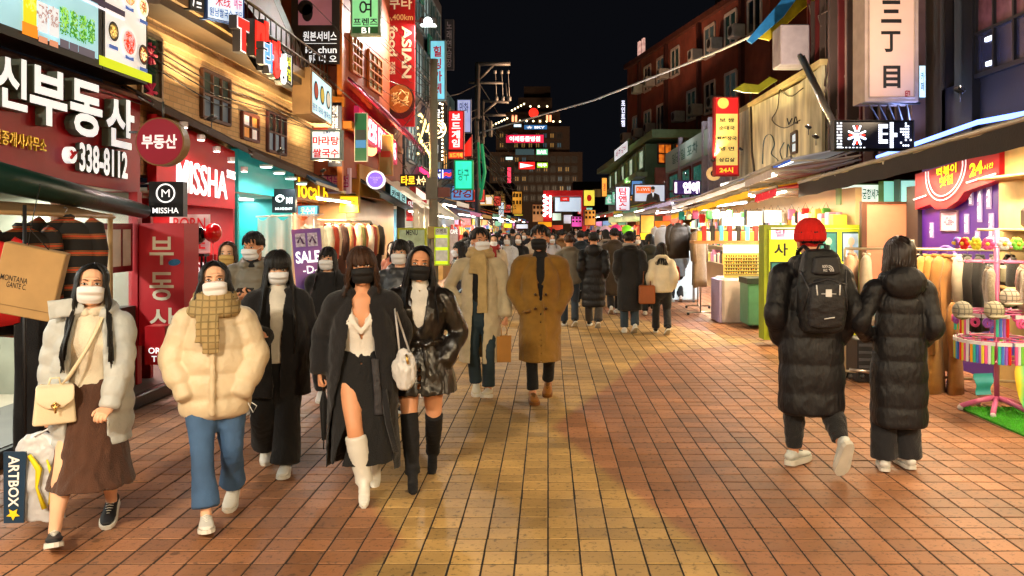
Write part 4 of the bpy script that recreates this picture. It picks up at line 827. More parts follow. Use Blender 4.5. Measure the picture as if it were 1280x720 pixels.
def man_backpack():
 s = Person('man seen from behind in red beanie and long black padded coat with backpack', 1.90, 5.95, 180, 1.79, male=True,
   feet=((.095, -.1, .0, 0, -48), (-.13, .27, .15, 62, 8)), lean=2,
   hands=(dict(w=(.2, -.08, .03), pole=(.45, .7, 0)), dict(w=(.2, -.02, .03), pole=(.4, .8, 0))), head=(3, 2, 0)); s.fit = .80
 s.body(SKIN, show_hands=(False, False)); k = s.k; z = s.pel.z
 s.legs(cloth('#141417'), (.066, .068, .056, .05, .046, .034), end=.13, wr=.01)
 s.coat(NYLON_K, 0, [(-.27, .15, .115), (-.25, .164, .126), (-.1, .164, .122), (.05, .158, .118), (.15, .15, .115), (.23, .136, .106), (.275, .11, .088), (.312, .078, .064), (.33, .06, .05)], (.054, .064, .062, .06, .056, .048), puff=(.19, .014), name='padded_coat', voxel=.009, smooth=1, wr=.006, extra=lambda S: hood(S, s, 1.12))
 s.hair(HAIR_K, .01, short=True, seed=30)
 rd = mat('#d0201a', rough=1, bump=.8, bs=30, var=.08, stretch=(5, 5, .6)); S = Solid(); hs = s.hs
 S.ell((0, .014, .045), (.1*hs, .122*hs, .104*hs)); S.limb([(0, .014, .0), (0, .014, .04)], [.101*hs, .102*hs], [.124*hs, .125*hs], ends=.3, n=24); me = S.mesh('beanie', .0045, 1)
 for v in me.vertices: a = math.atan2(v.co.x, v.co.y); f = .95+.009*math.sin(44*a); v.co.x *= f; v.co.y *= f
 me.transform(s.headM); put(me, 'beanie', rd, s.root)
 gw = mat('#c9cdc8', rough=.5, var=.15, vs=20); gs = mat('#cfcbbf', rough=.6, var=.15)
 for i in (0, 1):
  s.shoe(i, gw, gs, lace=mat('#22262c'), sh=.04)
 bk = empty('backpack', s.world(V(0, .215, s.pel.z+.24*k)), math.pi, 'black backpack with white printed mark on the back of the man in red beanie', 'backpack'); bl = mat('#0f0f12', rough=.6, bump=.4, bs=150, var=.2)
 bl2 = mat('#1a1a1f', rough=.55, bump=.4, bs=120, var=.2)
 S = Solid(); S.limb([(0, .0, -.28), (0, .01, -.1), (0, .01, .1), (0, .0, .24)], [.15, .168, .16, .12], [.09, .1, .095, .07], power=3.4, n=30, ends=.5); bo = put(S.mesh('main_compartment', .01, 2, .008, (9, 9, 6)), 'main_compartment', bl, bk)
 S = Solid(); S.limb([(0, .09, -.25), (0, .105, -.12), (0, .1, .0), (0, .085, .06)], [.12, .13, .12, .08], [.04, .05, .045, .03], power=3.2, n=26, ends=.5); put(S.mesh('front_pocket', .008, 2, .006, (9, 9, 9)), 'front_pocket', bl2, bk)
 S = Solid(); S.limb([(0, .1, .11), (0, .1, .21)], [.1, .085], [.035, .025], power=3, n=20, ends=.6); put(S.mesh('top_pocket', .008, 2), 'top_pocket', bl2, bk)
 m = MB()
 for q in (1, -1): m.tube([(q*.06, -.06, .25), (q*.085, -.12, .29), (q*.1, -.2, .24), (q*.105, -.25, .05), (q*.13, -.2, -.12), (q*.14, -.06, -.2)], .02, 8, flat=.4)
 m.build('shoulder_strap', bl, bk)
 m = MB(); m.tube([(-.03, .0, .26), (-.02, .02, .3), (.02, .02, .3), (.03, 0, .26)], .008, 6); m.build('grab_handle', bl, bk)
 wm = mat('#d5d5d5', rough=.5, var=0); m = MB(); q = Quad((.04, .145, .17), (-.04, .145, .17), (-.04, .146, .12), (.04, .146, .12)); q.n = Vector((0, 1, 0))
 for t, r in enumerate((.9, .62, .34)): m.tube([q.p(.98, .95-.3*t*0, .0)]*0+[q.p(.55+.45*math.cos(a)*r, 1-.9*math.sin(a)*r, .003) for a in np.linspace(0, 1.57, 7)], .0035, 4)
 q.text(m, 'NORTH\nFACE', (.0, .1, .5, 1.0), .004); m.build('printed_mark', wm, bk)
 m = MB(); m.box((-.02, .155, -.05), (.02, .162, .0)); m.tube([(-.05, .16, -.03), (.05, .16, -.03)], .003, 4); m.tube([(-.04, .16, -.19), (.03, .158, -.2)], .004, 4)
 for q_ in (1, -1): m.tube([(q_*.075, .155, -.04), (q_*.08, .15, .03)], .005, 5)
 m.build('reflective_tab', wm, bk)
 m = MB()
 for zz in (.07, -.02): m.tube([(q_*x, .135+.0*abs(x), zz-abs(x)*.3) for q_, x in ((1, .13), (1, .06), (1, 0), (-1, .06), (-1, .13))], .004, 5)
 for q_ in (1, -1): m.tube([(q_*.155, .05, .12), (q_*.125, .13, .0), (q_*.15, .09, -.15)], .006, 5, flat=.5)
 m.build('compression_cord', mat('#2c2c31', rough=.4), bk)
def woman_long_padded():
 s = Person('woman seen from behind in ankle-length black quilted coat with hood, wide trousers', 2.50, 5.86, 176, 1.67,
   feet=((.09, -.05, .0, 0, -14), (-.1, -.12, .0, 0, 6)),
   hands=(dict(w=(.2, -.1, .12), pole=(.5, .7, 0)), dict(w=(.15, -.1, .05), pole=(.35, .8, 0))), head=(8, 4, 0)); s.fit = .76
 s.body(SKIN_PALE, show_hands=(False, False)); k = s.k
 s.legs(cloth('#191a20', bs=150, bump=.5), (.062, .064, .056, .052, .054, .058), end=.03, wr=.008)
 s.coat(NYLON_K, 0, [(-.295, .135, .11), (-.28, .148, .122), (-.15, .152, .12), (.0, .146, .114), (.12, .136, .106), (.22, .13, .102), (.272, .104, .084), (.31, .076, .062), (.33, .06, .05)], (.052, .06, .058, .056, .052, .044), puff=(.165, .013), name='padded_coat', voxel=.009, smooth=1, wr=.006, extra=lambda S: hood(S, s, 1.15))
 s.hair(mat('#1d0f09', rough=.35, spec=.5, var=.4, vs=30, bump=.4, bs=90, stretch=(4, 4, .4)), .15, seed=33, vol=1.08, wave=.01)
 for i in (0, 1): s.shoe(i, SHOE_W, SOLE_W)
def walker(px, top, d, H, rz, label, coat='#15141a', legs='#15151a', hair='k', male=False, style='long', mask=None, hlen=.0, lod=1, ph=0, shoes=None, group=None, hands=None, headrot=(0, 0, 0), puff=None, hood_=False, extra=None):
 x = (px-CX)*d/F; st = (.2, .06, -.14, .16)[ph % 4]
 feet = ((.08, -st, .0 if st > 0 else .05, 0 if st > 0 else 28, -4), (-.08, st, .05 if st > 0 else 0, 28 if st > 0 else 0, 4))
 s = Person(label, x, d, rz, H, male=male, feet=feet, hands=hands or (dict(w=(.18, -.06 if ph % 2 else .02, .02)), dict(w=(.18, .04 if ph % 2 else -.05, .02))), lod=lod, group=group, head=headrot); s.fit = .87
 vis = hands is not None and lod < 2
 s.body(SKIN if male else SKIN_PALE, show_hands=(vis, vis), chest=0)
 if mask is not None: s.face(mask)
 L = dict(long=-.27, mid=-.12, short=-.03)[style]
 rows = [(L, .135+.03*(-L), .105), (L*.5, .145, .11), (.05, .142, .108), (.18, .134, .102), (.265, .108, .084), (.31, .078, .06), (.335, .055, .05)]
 m = NYLON_K if coat == 'nylon' else coat if not isinstance(coat, str) else cloth(coat)
 s.coat(m, 0, rows, (.052, .06, .055, .052, .048, .04), puff=puff, wr=.008, name='coat', extra=(lambda S: hood(S, s, 1.05)) if hood_ else (lambda S: collar(S, s, .04, .058, .053, .335, .022, 40, 320)))
 s.legs(cloth(legs), (.062, .062, .052, .045, .043, .045), end=.05)
 for i in (0, 1): s.shoe(i, shoes or (SHOE_W if ph % 3 else BLACK), SOLE_W)
 hm = HAIR_B if hair == 'b' else HAIR_K
 if male: s.hair(hm, .01, short=True, seed=ph+40, bangs=.012 if mask is not None else 0)
 else: s.hair(hm, hlen or .3, seed=ph+40, bangs=.03 if ph % 2 and mask is not None else 0)
 if extra: extra(s)
 return s
def people():
 woman_grey_puffer(); woman_cream_puffer(); woman_black_long_hair(); woman_white_boots(); woman_leather_coat()
 man_cream_coat(); man_camel_coat(); man_backpack(); woman_long_padded()
 s = walker(317, 292, 7.7, 1.69, 5, 'man in khaki grey padded coat looking at his phone, white mask', PUFF('#6f695c'), male=True, style='mid', mask=MASK_W, lod=0, ph=1, puff=(.15, .02),
  hands=(dict(w=(.07, -.27, .27), pole=(1, .4, -.6), dir=(-.6, -.6, .2), palm=(-.3, .3, 1), curl=45, thumb=(0, -.3, 1)), dict(w=(.07, -.27, .25), pole=(1, .4, -.6), dir=(-.7, -.5, .2), palm=(-.2, .3, 1), curl=45, thumb=(0, -.3, 1))), headrot=(-14, 10, 0))
 turtleneck(s, BLACK); ph = MB(); ph.box((-.075, -.02, -.005), (.075, .055, .005), ch=.004, M=Matrix.Translation(s.world((s.grip[0]+s.grip[1])/2+V(0, -.02, .02))) @ Matrix.Rotation(.5, 4, 'X')); tag(ph.build('mobile_phone', mat('#101012', rough=.2)), 'black phone held in both hands by the man in khaki coat', 'phone')
 walker(285, 303, 8.3, 1.6, 10, 'woman with tied brown hair and mustard mask beside the man with the phone', PUFF('#6d6a66'), hair='b', style='mid', mask=MASK_Y, lod=1, ph=2, hlen=.12)
 walker(410, 313, 8.2, 1.54, 0, 'woman in black coat with white mask by the purple banner', cloth('#101014'), style='mid', mask=MASK_W, lod=1, ph=1, hlen=.35)
 walker(500, 300, 8.0, 1.63, 0, 'person with black fringe and white mask half hidden by the leather coat', PUFF('#2b2d31', .4), style='mid', mask=MASK_W, lod=1, ph=3, hlen=.1)
 walker(492, 305, 12.8, 1.52, -25, 'woman in rust patterned scarf turned to the stalls', cloth('#9c4a2c'), style='mid', lod=1, ph=2, hair='b', hlen=.2)
 walker(511, 303, 14.2, 1.5, 160, 'shopper in pale pink knit hat and cream coat', cloth('#cfa894'), style='long', lod=2, ph=1, hlen=.15)
 walker(575, 303, 12.0, 1.54, -60, 'woman in glossy black jacket in profile by the yellow menu stand', PUFF('#101014', .3), style='mid', lod=1, ph=3, hlen=.3, mask=MASK_W)
 walker(617, 296, 15.5, 1.6, 4, 'woman in long cream coat over a red scarf walking towards us', cloth('#cfc0a4'), style='long', lod=1, ph=2, mask=MASK_W, hlen=.25, extra=lambda s: scarf(s, cloth('#8e1a16'), ((0, .2, .035),)))
 walker(634, 294, 18, 1.58, 0, 'woman in white padded coat further back than the red scarf', cloth('#cfcfd2'), style='long', lod=2, ph=1, mask=MASK_W)
 walker(648, 294, 19, 1.6, 0, 'woman in dark coat with pale collar deep in the crowd', cloth('#121217'), style='long', lod=2, ph=0, mask=MASK_W)
 walker(712, 294, 14.4, 1.63, 184, 'man in grey bomber jacket and jeans seen from behind', PUFF('#6d6659', .7), legs='#2a3440', male=True, style='short', lod=1, ph=3, hair='b')
 walker(742, 291, 14.3, 1.67, 176, 'person in long black quilted coat with brown panel seen from behind', 'nylon', legs='#3a3430', male=True, style='long', lod=1, ph=0, puff=(.13, .02), hood_=True)
 s = walker(787, 292, 13.5, 1.66, 180, 'man in long black coat with grey hood fold and blue jeans, back view', cloth('#0f0f13'), legs='#2b3a48', male=True, style='long', lod=1, ph=1, extra=lambda s: scarf(s, cloth('#8f8c88'), (), .03, 1))
 walker(827, 303, 13.4, 1.5, 178, 'woman in short white padded jacket with long dark hair, back view', PUFF('#cfc3a8'), style='short', lod=1, ph=3, hlen=.26)
 b = empty('tote_bag', ((808-CX)*13.35/F, 13.3, .72), 0, 'tan leather tote bag at the side of the woman in white jacket', 'handbag'); m = MB(); m.box((-.13, -.06, -.22), (.13, .06, .08), ch=.02); m.build('bag_body', mat('#8c4a1e', rough=.5), b); m = MB(); m.tube([(-.06, 0, .08), (-.05, 0, .3), (.05, 0, .3), (.06, 0, .08)], .008, 6); m.build('strap', mat('#6c3a18'), b)
 walker(768, 290, 16.5, 1.72, 182, 'tall person in brown padded coat behind the long black coat', cloth('#3a2e22'), style='long', male=True, lod=2, ph=2)
 walker(812, 295, 16.2, 1.6, 178, 'woman in dark green hooded coat ahead of the white jacket', cloth('#22241c'), style='long', lod=2, ph=1, hood_=True)
 walker(726, 294, 18, 1.65, 180, 'man in navy coat between the bomber jacket and the quilted coat', cloth('#14202a'), style='long', male=True, lod=2, ph=1)
 base = [walker(662, 293, 23, 1.66, 180, 'x', cloth('#101014'), male=True, style='long', lod=2, ph=0, group=None), walker(700, 293, 24, 1.62, 180, 'x', cloth('#2a2522'), style='mid', lod=2, ph=1),
   walker(655, 293, 25, 1.6, 0, 'x', cloth('#b9ad98'), style='long', lod=2, ph=2, mask=MASK_W), walker(835, 297, 22, 1.6, 170, 'x', cloth('#7d7468'), style='mid', lod=2, ph=3)]
 txt = [('pedestrian in long black coat walking away in the distant crowd', 'dark-coated pedestrians far down the street'), ('long-haired pedestrian in short brown jacket walking away in the distant crowd', 'brown-jacketed pedestrians far down the street'),
  ('pedestrian in long pale coat coming towards us in the distant crowd', 'pale-coated pedestrians far down the street'), ('pedestrian in short taupe jacket walking away in the distant crowd', 'taupe-jacketed pedestrians far down the street')]
 for b_, (l, g) in zip(base, txt): tag(b_.root, l, None, g)
 rnd = random.Random(5); B_ = 'long black'; P_ = 'long pale'; S_ = 'short brown'; T_ = 'short taupe'
 pal = [[('#101014', (B_, B_)), ('#14202e', (B_, 'long navy')), ('#33291e', (B_, 'long brown')), ('#4a4a4c', (B_, 'long grey')), ('#7a5a34', (B_, 'long camel')), ('#b8ab92', (B_, 'long cream'))], [('#2a2522', (S_, S_)), ('#b8aa90', (S_, 'short cream')), ('#5a5e60', (S_, 'short grey')), ('#1a2a20', (S_, 'short dark green'))], [('#b9ad98', (P_, P_)), ('#c8c8cc', (P_, 'long white')), ('#1a1a1e', (P_, 'long black'))], [('#7d7468', (T_, T_)), ('#6a2a20', (T_, 'short rust')), ('#18181c', (T_, 'short black'))]]
 def recolor(c, co, m):
  for ch in c.children:
   if ch.data and ch.data == co.data:
    k = (co.data.name, m.name)
    if k not in _SW: d = co.data.copy(); d.materials[0] = m; _SW[k] = d
    ch.data = _SW[k]
  return c
 spots = [(600, 20), (590, 23), (607, 26), (622, 22), (641, 27), (668, 20), (690, 20.5), (703, 21), (716, 25), (733, 22), (752, 24), (757, 19.5), (775, 23), (783, 19.6), (797, 21), (803, 26), (846, 19), (625, 32), (640, 36), (652, 33), (665, 38), (678, 34), (692, 36), (706, 33), (720, 38), (735, 35), (748, 33), (763, 38), (645, 48), (660, 55), (674, 47), (687, 56), (700, 49), (714, 55), (726, 48), (681, 28), (610, 38), (582, 28), (778, 30), (792, 33)]
 for i, (px, d) in enumerate(spots):
  j = rnd.choice((0, 0, 1, 1, 2, 3, 2)); c = copy_tree(base[j].root); c.location = ((px-CX)*d/F, d, 0)
  ch, nm = pal[j][rnd.randrange(len(pal[j]))]; c = recolor(c, base[j].coat_o, cloth(ch)); l = txt[j][0].replace(*nm); c['label'] = l; c['group'] = l.replace('pedestrian', 'pedestrians').replace(' in the distant crowd', ' far off')
  q = rnd.uniform(.96, 1.06); c.scale = (q, q, q); c.rotation_euler.z = math.radians((0 if j == 2 else 180)+rnd.uniform(-14, 14))
# ---------------------------------------------------------------- shared builders for the street
W_TXT = mat('#f2f2f2', emit=1.0, var=0); K_TXT = mat('#101010', var=0, rough=.5); R_TXT = mat('#c01020', var=0, rough=.5); B_TXT = mat('#1c3f8a', var=0, rough=.5)
WOOD = mat('#7a4a22', rough=.55, bump=.3, bs=12, var=.3, vs=4, stretch=(1, 1, 5)); STEEL = metal('#77797c', .4); DARK = paint('#1d1c1e', .5)
TUBE = mat('#fff2dc', emit=18, var=0); TUBEC = mat('#eaf4ff', emit=18, var=0)
def part(name, m, parent, *boxes, ch=0, label=None):
 b = MB()
 for x in boxes: b.box(x[0], x[1], ch=ch)
 o = b.build(name, m, parent)
 if label: o['label'] = label
 return o
def box_thing(name, m, label, cat, *boxes, ch=.01, group=None): return tag(part(name, m, None, *boxes, ch=ch), label, cat, group)
def window(parent, q, nx=2, ny=2, frame=None, pane=None, fw=.03, depth=.06, sill=False, separate=True):
 """frame bars as one part with each pane a sub-part, set back in the wall"""
 frame = frame or DARK; b = MB(); n = q.n
 def bar(a, c, w_=fw):
  d = (c-a).normalized(); s_ = d.cross(n); qq = [a+s_*w_*.5, c+s_*w_*.5, c-s_*w_*.5, a-s_*w_*.5]; b.slab([x+n*.02 for x in qq][::-1], n, depth)
 for i in range(nx+1): u = i/nx; bar(q.p(u, 0, .002*(i % 2)), q.p(u, 1, .002*(i % 2)), fw*(1.3 if i in (0, nx) else .8))
 for j in range(ny+1): v = j/ny; bar(q.p(0, v, .004), q.p(1, v, .004), fw*(1.3 if j in (0, ny) else .8))
 if sill: a, c = q.p(-.05, 1.02), q.p(1.05, 1.02); b.slab([a+n*.07+V(0, 0, .03), c+n*.07+V(0, 0, .03), c+n*.07, a+n*.07], n, .1)
 fo = b.build('window', frame, parent)
 if separate:
  for i in range(nx):
   for j in range(ny):
    s_ = q.sub(i/nx, j/ny, (i+1)/nx, (j+1)/ny, -.015); p_ = MB(); p_.slab(s_.c, n, .006); p_.build('pane', pane(i, j) if callable(pane) else pane, fo)
 else: p_ = MB(); p_.slab(q.sub(0, 0, 1, 1, -.015).c, n, .006); p_.build('pane', pane if not callable(pane) else pane(0, 0), fo)
 return fo
def tube_lamp(loc0, loc1, power, color=(1, .8, .55), cool=False, label='fluorescent tube lamp fixed under an awning', group='tube lamps under the awnings', r=.016, down=True, w_=.12, vis=True):
 a, b_ = Vector(loc0), Vector(loc1); m = MB(); m.box((-.03, 0, .018), (.03, (b_-a).length, .045), M=Matrix.Translation(a) @ Vector((0, 1, 0)).rotation_difference((b_-a).normalized()).to_matrix().to_4x4())
 o = tag(m.build('tube_lamp', paint('#c9c9c4'), None), label, 'lamp', group); m = MB(); m.tube([a, b_], r, 8); m.build('tube', TUBEC if cool else TUBE, o)
 c = (a+b_)/2-V(0, 0, .03); L = (b_-a).length; d = (b_-a).normalized()
 area('tube_light', c, (0, 0, math.atan2(-d.x, d.y)), w_, L, power*(1.5 if a.y > 6 else 1.05), color, None); return o
def goods(parent, x0, x1, y0, y1, z, seed, colors, face='x', n=14, hmax=.3, name='shelf_goods'):
 """a shelf full of small packs, joined: too small to pick apart"""
 r = random.Random(seed); b = MB(); ms = [mat(c, rough=.5, var=.1) for c in colors]
 for i in range(n):
  t0, t1 = i/n, (i+.86)/n; h = r.uniform(.35, 1)*hmax; k = r.randrange(len(ms)); o = r.uniform(0, .04)
  if face == 'x': b.box((x0+o, y0+(y1-y0)*t0, z), (x1-o, y0+(y1-y0)*t1, z+h), k, ch=.008)
  else: b.box((x0+(x1-x0)*t0, y0+o, z), (x0+(x1-x0)*t1, y1-o, z+h), k, ch=.008)
  if r.random() < .4:
   c = ((x0+x1)/2, (y0+(y1-y0)*(t0+t1)/2), z+h) if face == 'x' else (x0+(x1-x0)*(t0+t1)/2, (y0+y1)/2, z+h); b.ball(c, r.uniform(.03, .06), 8, 6, r.randrange(len(ms)))
 return tag(b.build(name, ms, parent), kind='stuff')
def shop_room(name, label, X, Xb, y0, y1, z1, wall, light=(1, .85, .65), power=60, goods_c=(), seed=1, floor='#a89c88', strength=1, shelves=3, z0=.02, hmax=.26):
 """open shop front: back wall, side walls, floor, ceiling with lamps, shelves of goods"""
 r = empty(name, (0, 0, 0), 0, label, 'shop'); s_ = 1 if Xb > X else -1
 wm = paint(wall); t = .06
 part('back_wall', wm, r, ((Xb, y0, z0), (Xb+s_*t, y1, z1+.1)))
 part('side_wall', wm, r, ((X, y0, z0), (Xb, y0+t, z1))); part('side_wall', wm, r, ((X, y1-t, z0), (Xb, y1, z1)))
 part('floor', mat(floor, rough=.35, var=.15, vs=3), r, ((X, y0, -.01), (Xb, y1, z0+.02)))
 part('ceiling', paint('#d8d4cc'), r, ((X, y0, z1), (Xb, y1, z1+.08)))
 n = max(1, round((y1-y0)/1.6))
 for i in range(n):
  yc = y0+(y1-y0)*(i+.5)/n; lx = X+(Xb-X)*.35
  part('ceiling_light', mat('#ffffff', emit=6*strength, var=0), r, ((lx-.09, yc-.5, z1-.03), (lx+.09, yc+.5, z1-.003)))
  area('shop_light', (lx, yc, z1-.05), (0, 0, 0), .25, 1.0, power/n*1.4, light, r)
 if goods_c:
  for k in range(shelves):
   z = .35+k*(z1-.7)/max(1, shelves); part('shelf', paint('#cfc6b8'), r, ((Xb-s_*.35, y0+.1, z-.025), (Xb-s_*.002, y1-.1, z)))
   goods(r, min(Xb-s_*.32, Xb-s_*.05), max(Xb-s_*.32, Xb-s_*.05), y0+.12, y1-.12, z+.001, seed*10+k, goods_c, 'x', int((y1-y0)*5), hmax)
 return r
_G = {}
def garment_mesh(kind, m, seed=0):
 """coat, knit, trousers or dress on a hanger, hanging from the origin, shoulders along local X"""
 key = (kind, m.name, seed)
 if key in _G: return _G[key]
 r = random.Random(seed+len(kind)); b = MB(); N = 22
 L, a0, a1, b0, b1, sl = dict(coat=(1.08, .2, .25, .05, .09, .6), mid=(.78, .2, .235, .05, .08, .56), knit=(.6, .2, .22, .045, .055, .5), trousers=(.95, .16, .17, .03, .05, 0), dress=(1.0, .17, .26, .04, .07, 0), puffer=(.7, .22, .25, .07, .1, .55))[kind]
 ph = r.uniform(0, 6); rings = []
 ts = [0, .02, .06, .1, .16, .25, .4, .55, .7, .85, 1]
 for j, t in enumerate(ts):
  z = -.06-L*t; sh = min(1, .25+t*9) if kind != 'trousers' else 1; a = (a0+(a1-a0)*t)*sh; bb = (b0+(b1-b0)*t)*(min(1, .4+t*6)); rg = []
  for i in range(N):
   th = 2*math.pi*i/N; f = 1+.22*t*math.sin(4*th+ph)+.12*t*math.sin(7*th+ph*2)
   if kind == 'puffer': f *= 1+.12*abs(math.sin(t*18))
   if kind == 'trousers' and t > .3: f *= .75+.25*abs(math.cos(th))
   rg.append((a*math.cos(th)*(1+.02*math.sin(9*t+ph)), bb*math.sin(th)*f, z+.012*math.sin(3*th+ph)*(t > .9)))
  rings.append(rg)
 b.add([p for rg in rings for p in rg], [(j*N+i, (j+1)*N+i, (j+1)*N+(i+1) % N, j*N+(i+1) % N) for j in range(len(ts)-1) for i in range(N)]+[tuple(range(N)), tuple(range((len(ts)-1)*N, len(ts)*N))[::-1]], 0, True)
 if sl:
  for q in (1, -1): b.tube([(q*.15, 0, -.075), (q*.205, .005, -.12), (q*.235, .02, -.3), (q*.225, .0, -.06-sl)], [.04, .058, .056, .048], 10, side=(0, 1, 0), flat=1.1)
  b.tube([(-.05, 0, -.05), (-.03, -.03, -.045), (.03, -.03, -.045), (.05, 0, -.05), (.03, .03, -.04), (-.03, .03, -.04), (-.05, 0, -.05)], .018, 6)
 b.tube([(0, 0, -.06), (0, 0, -.01), (.015, 0, .012), (.0, 0, .03), (-.012, 0, .018)], .0035, 5, mi=1)
 me_o = b.build('g', [m, STEEL]); me = me_o.data; me.name = 'hanging_'+kind; bpy.data.objects.remove(me_o); _G[key] = me; return me
KN = dict(coat='long_coat', mid='jacket', knit='knitted_top', trousers='trousers', dress='dress', puffer='padded_jacket')
def hang(kind, m, loc, rz, label, group=None, seed=0, scale=1):
 o = bpy.data.objects.new(KN[kind], garment_mesh(kind, m, seed)); link(o); o.location = loc; o.rotation_euler = (0, 0, rz); o.scale = (scale, scale, scale)
 return tag(o, label, 'clothing', group)
def rack(label, x0, y0, x1, y1, z, rail=None, r=.015, legs=True, mid=False):
 o = empty('clothes_rack', (x0, y0, 0), 0, label, 'clothes rack'); m = rail or metal('#b9b0a0', .3); d = V(x1-x0, y1-y0, 0); n = V(-d.y, d.x, 0).normalized()
 b = MB(); b.tube([(0, 0, z), tuple(d+V(0, 0, z))], r, 8); b.build('rail', m, o)
 if legs:
  for e in (V(0, 0, 0), d):
   b = MB(); b.tube([e+V(0, 0, .06), e+V(0, 0, z)], r, 8); b.tube([e+n*.25+V(0, 0, .06), e-n*.25+V(0, 0, .06)], r, 8); b.build('leg', m, o)
   for s_ in (1, -1): b = MB(); b.ball(e+n*.24*s_+V(0, 0, .03), .03, 8, 6); b.build('wheel', DARK, o)
  b = MB(); b.tube([V(0, 0, .12), d+V(0, 0, .12)], r, 8); b.build('lower_rail', m, o)
 return o
# ---------------------------------------------------------------- left side
XL = -4.2
def left_side():
 RED = paint('#980a18', .5)
 # --- near shop with the crimson fascia
 q = QS(XL, -30, 30, 212, 175, 118, 250); dd = lambda px: dX(px, XL)
 z1, z0 = 3.1, 2.12; Qf = Quad((XL, dd(-30), z1), (XL, dd(175), z1), (XL, dd(175), z0-.03), (XL, dd(-30), z0+.06))
 U = lambda px: (dd(px)-dd(-30))/(dd(175)-dd(-30)); Vf = lambda px, py: (z1-P(px, py, dd(px)).z)/(z1-z0)
 f = sign('shop_fascia', Qf, 'crimson shop fascia with large white 3D Korean letters and phone number', 'sign', RED, None, [], .25)
 W3 = mat('#e9ecec', rough=.4, emit=.75, var=0); GREY3 = mat('#5f6a62', rough=.5, metal=.3)
 def letters(t, x0, yt, x1, yb, m=W3, ext=.09, bold=.03):
  b = MB(); u0, u1 = U(x0), U(x1); bx = (u0, Vf((x0+x1)/2, yt), u1, Vf((x0+x1)/2, yb)); a, fs = glyphs(t, bold, .05)
  top = [Qf.p(bx[0]+(bx[2]-bx[0])*x, bx[3]+(bx[1]-bx[3])*y, .02+z*ext) for x, y, z in a]; mi = [0 if sum(a[i][2] for i in ff)/len(ff) > .9 else 1 for ff in fs]
  b.add(top, fs); b.m = mi; o = b.build('letter', [m, GREY3], f)
 letters('신', -24, 70, 17, 140); letters('부', 20, 86, 68, 160); letters('동', 72, 102, 113, 172); letters('산', 118, 122, 154, 184)
 letters('338-8112', 91, 184, 152, 219, ext=.04);
 b = MB(); Qf.text(b, '공인중개사사무소', (U(-24), Vf(20, 171), U(54), Vf(20, 190)), .01, .02, .012); b.build('lettering', mat('#c9a136', rough=.35, metal=.6, var=0), f)
 c = Qf.p(U(79), Vf(79, 196), .03); b = MB(); b.tube([c, c+V(.05, 0, 0)], .072, 20, smooth=False); e = b.build('phone_emblem', W3, f); b = MB(); b.tube([c+V(.056, -.03, .035), c+V(.06, 0, .0), c+V(.056, .03, .03)], .012, 6); b.tube([c+V(.056, -.035, -.03), c+V(.06, .035, .028)], .014, 6); b.build('handset_mark', R_TXT, e)
 b = MB(); b.tube([Qf.p(0, .02, .03), Qf.p(1, .03, .03)], .03, 4, smooth=False); b.tube([Qf.p(0, .08, .01), Qf.p(1, .09, .01)], .008, 4); b.build('top_trim', metal('#7b5a52', .4), f)
 # --- food menu light boxes above
 def flatfood(parent, q, boxes):
  """printed pictures: (kind, u, v, size, colour)"""
  by = {}
  asp = (q.c[1]-q.c[0]).length/(q.c[3]-q.c[0]).length
  for k, u, v, s_, c in boxes:
   b = by.setdefault(c, MB()); uu = (q.c[1]-q.c[0]).normalized(); vv = (q.c[3]-q.c[0]).normalized()
   off = .0075+.001*len(by)
   if k == 'disc': b.disc(q.p(u, v, off), uu, -vv, s_, s_, 20)
   elif k == 'oval': b.disc(q.p(u, v, off), uu, -vv, s_, s_*.7, 20)
   elif k == 'rect':
    w_, h_ = s_; cc = q.p(u, v, off); b.add([cc-uu*w_-vv*h_, cc+uu*w_-vv*h_, cc+uu*w_+vv*h_, cc-uu*w_+vv*h_], [(0, 3, 2, 1)])
   elif k == 'bits':
    r = random.Random(int(u*1000+v*77));
    for i in range(26): a = r.uniform(0, 6.28); rr = s_*math.sqrt(r.random()); b.disc(q.p(u, v, off+.001)+uu*rr*math.cos(a)+vv*rr*math.sin(a), (uu*math.cos(i)+vv*math.sin(i)), (vv*math.cos(i)-uu*math.sin(i)), s_*.24, s_*.09, 6)
   elif k == 'leafy':
    r = random.Random(int(u*999+v*55)); w_, h_ = s_
    for i in range(60): cc = q.p(u, v, off+.001)+uu*r.uniform(-w_, w_)+vv*r.uniform(-h_, h_); b.disc(cc, (uu*math.cos(i)+vv*math.sin(i)), (vv*math.cos(i)-uu*math.sin(i)), w_*.3, w_*.12, 6)
  for c, b in by.items(): tag(b.build('printed_picture', mat(c, emit=.85, var=0), parent), kind='stuff')
 Qm = Quad((XL+.1, dd(-40)+.0, 5.2), (XL+.1, dd(114), 5.2), (XL+.1, dd(114), 3.2), (XL+.1, dd(-40), 3.2))
 o = sign('menu_board', Qm, 'large lit board of drinks and green vegetables above the crimson fascia', 'sign', DARK, lit('#9accd8', .85, .2, 2), [], .3, frame=False)
 bx = []; dk = '#352a3c'
 for v in (.43, .70): bx.append(('rect', .5, v, (1.2, .028), dk))
 for v in (.455, .725): bx.append(('rect', .5, v, (1.2, .012), '#e8e4f2'))
 bx += [('rect', .335, .85, (.085, .17), '#d8cf1a'), ('rect', .335, .95, (.1, .05), '#e08a1c'), ('bits', .335, .84, .08, '#f2ee6a')]
 for u in (.435, .525): bx += [('rect', u, .88, (.07, .12), '#d8dde0'), ('bits', u, .86, .08, '#a88d86'), ('rect', u, .97, (.06, .025), '#c98a6a')]
 for u in (.615, .70, .785, .865): bx += [('leafy', u, .86, (.06, .11), '#3f8a22'), ('leafy', u+.004, .85, (.05, .1), '#9cc84a'), ('rect', u, .955, (.065, .035), '#5a5560')]
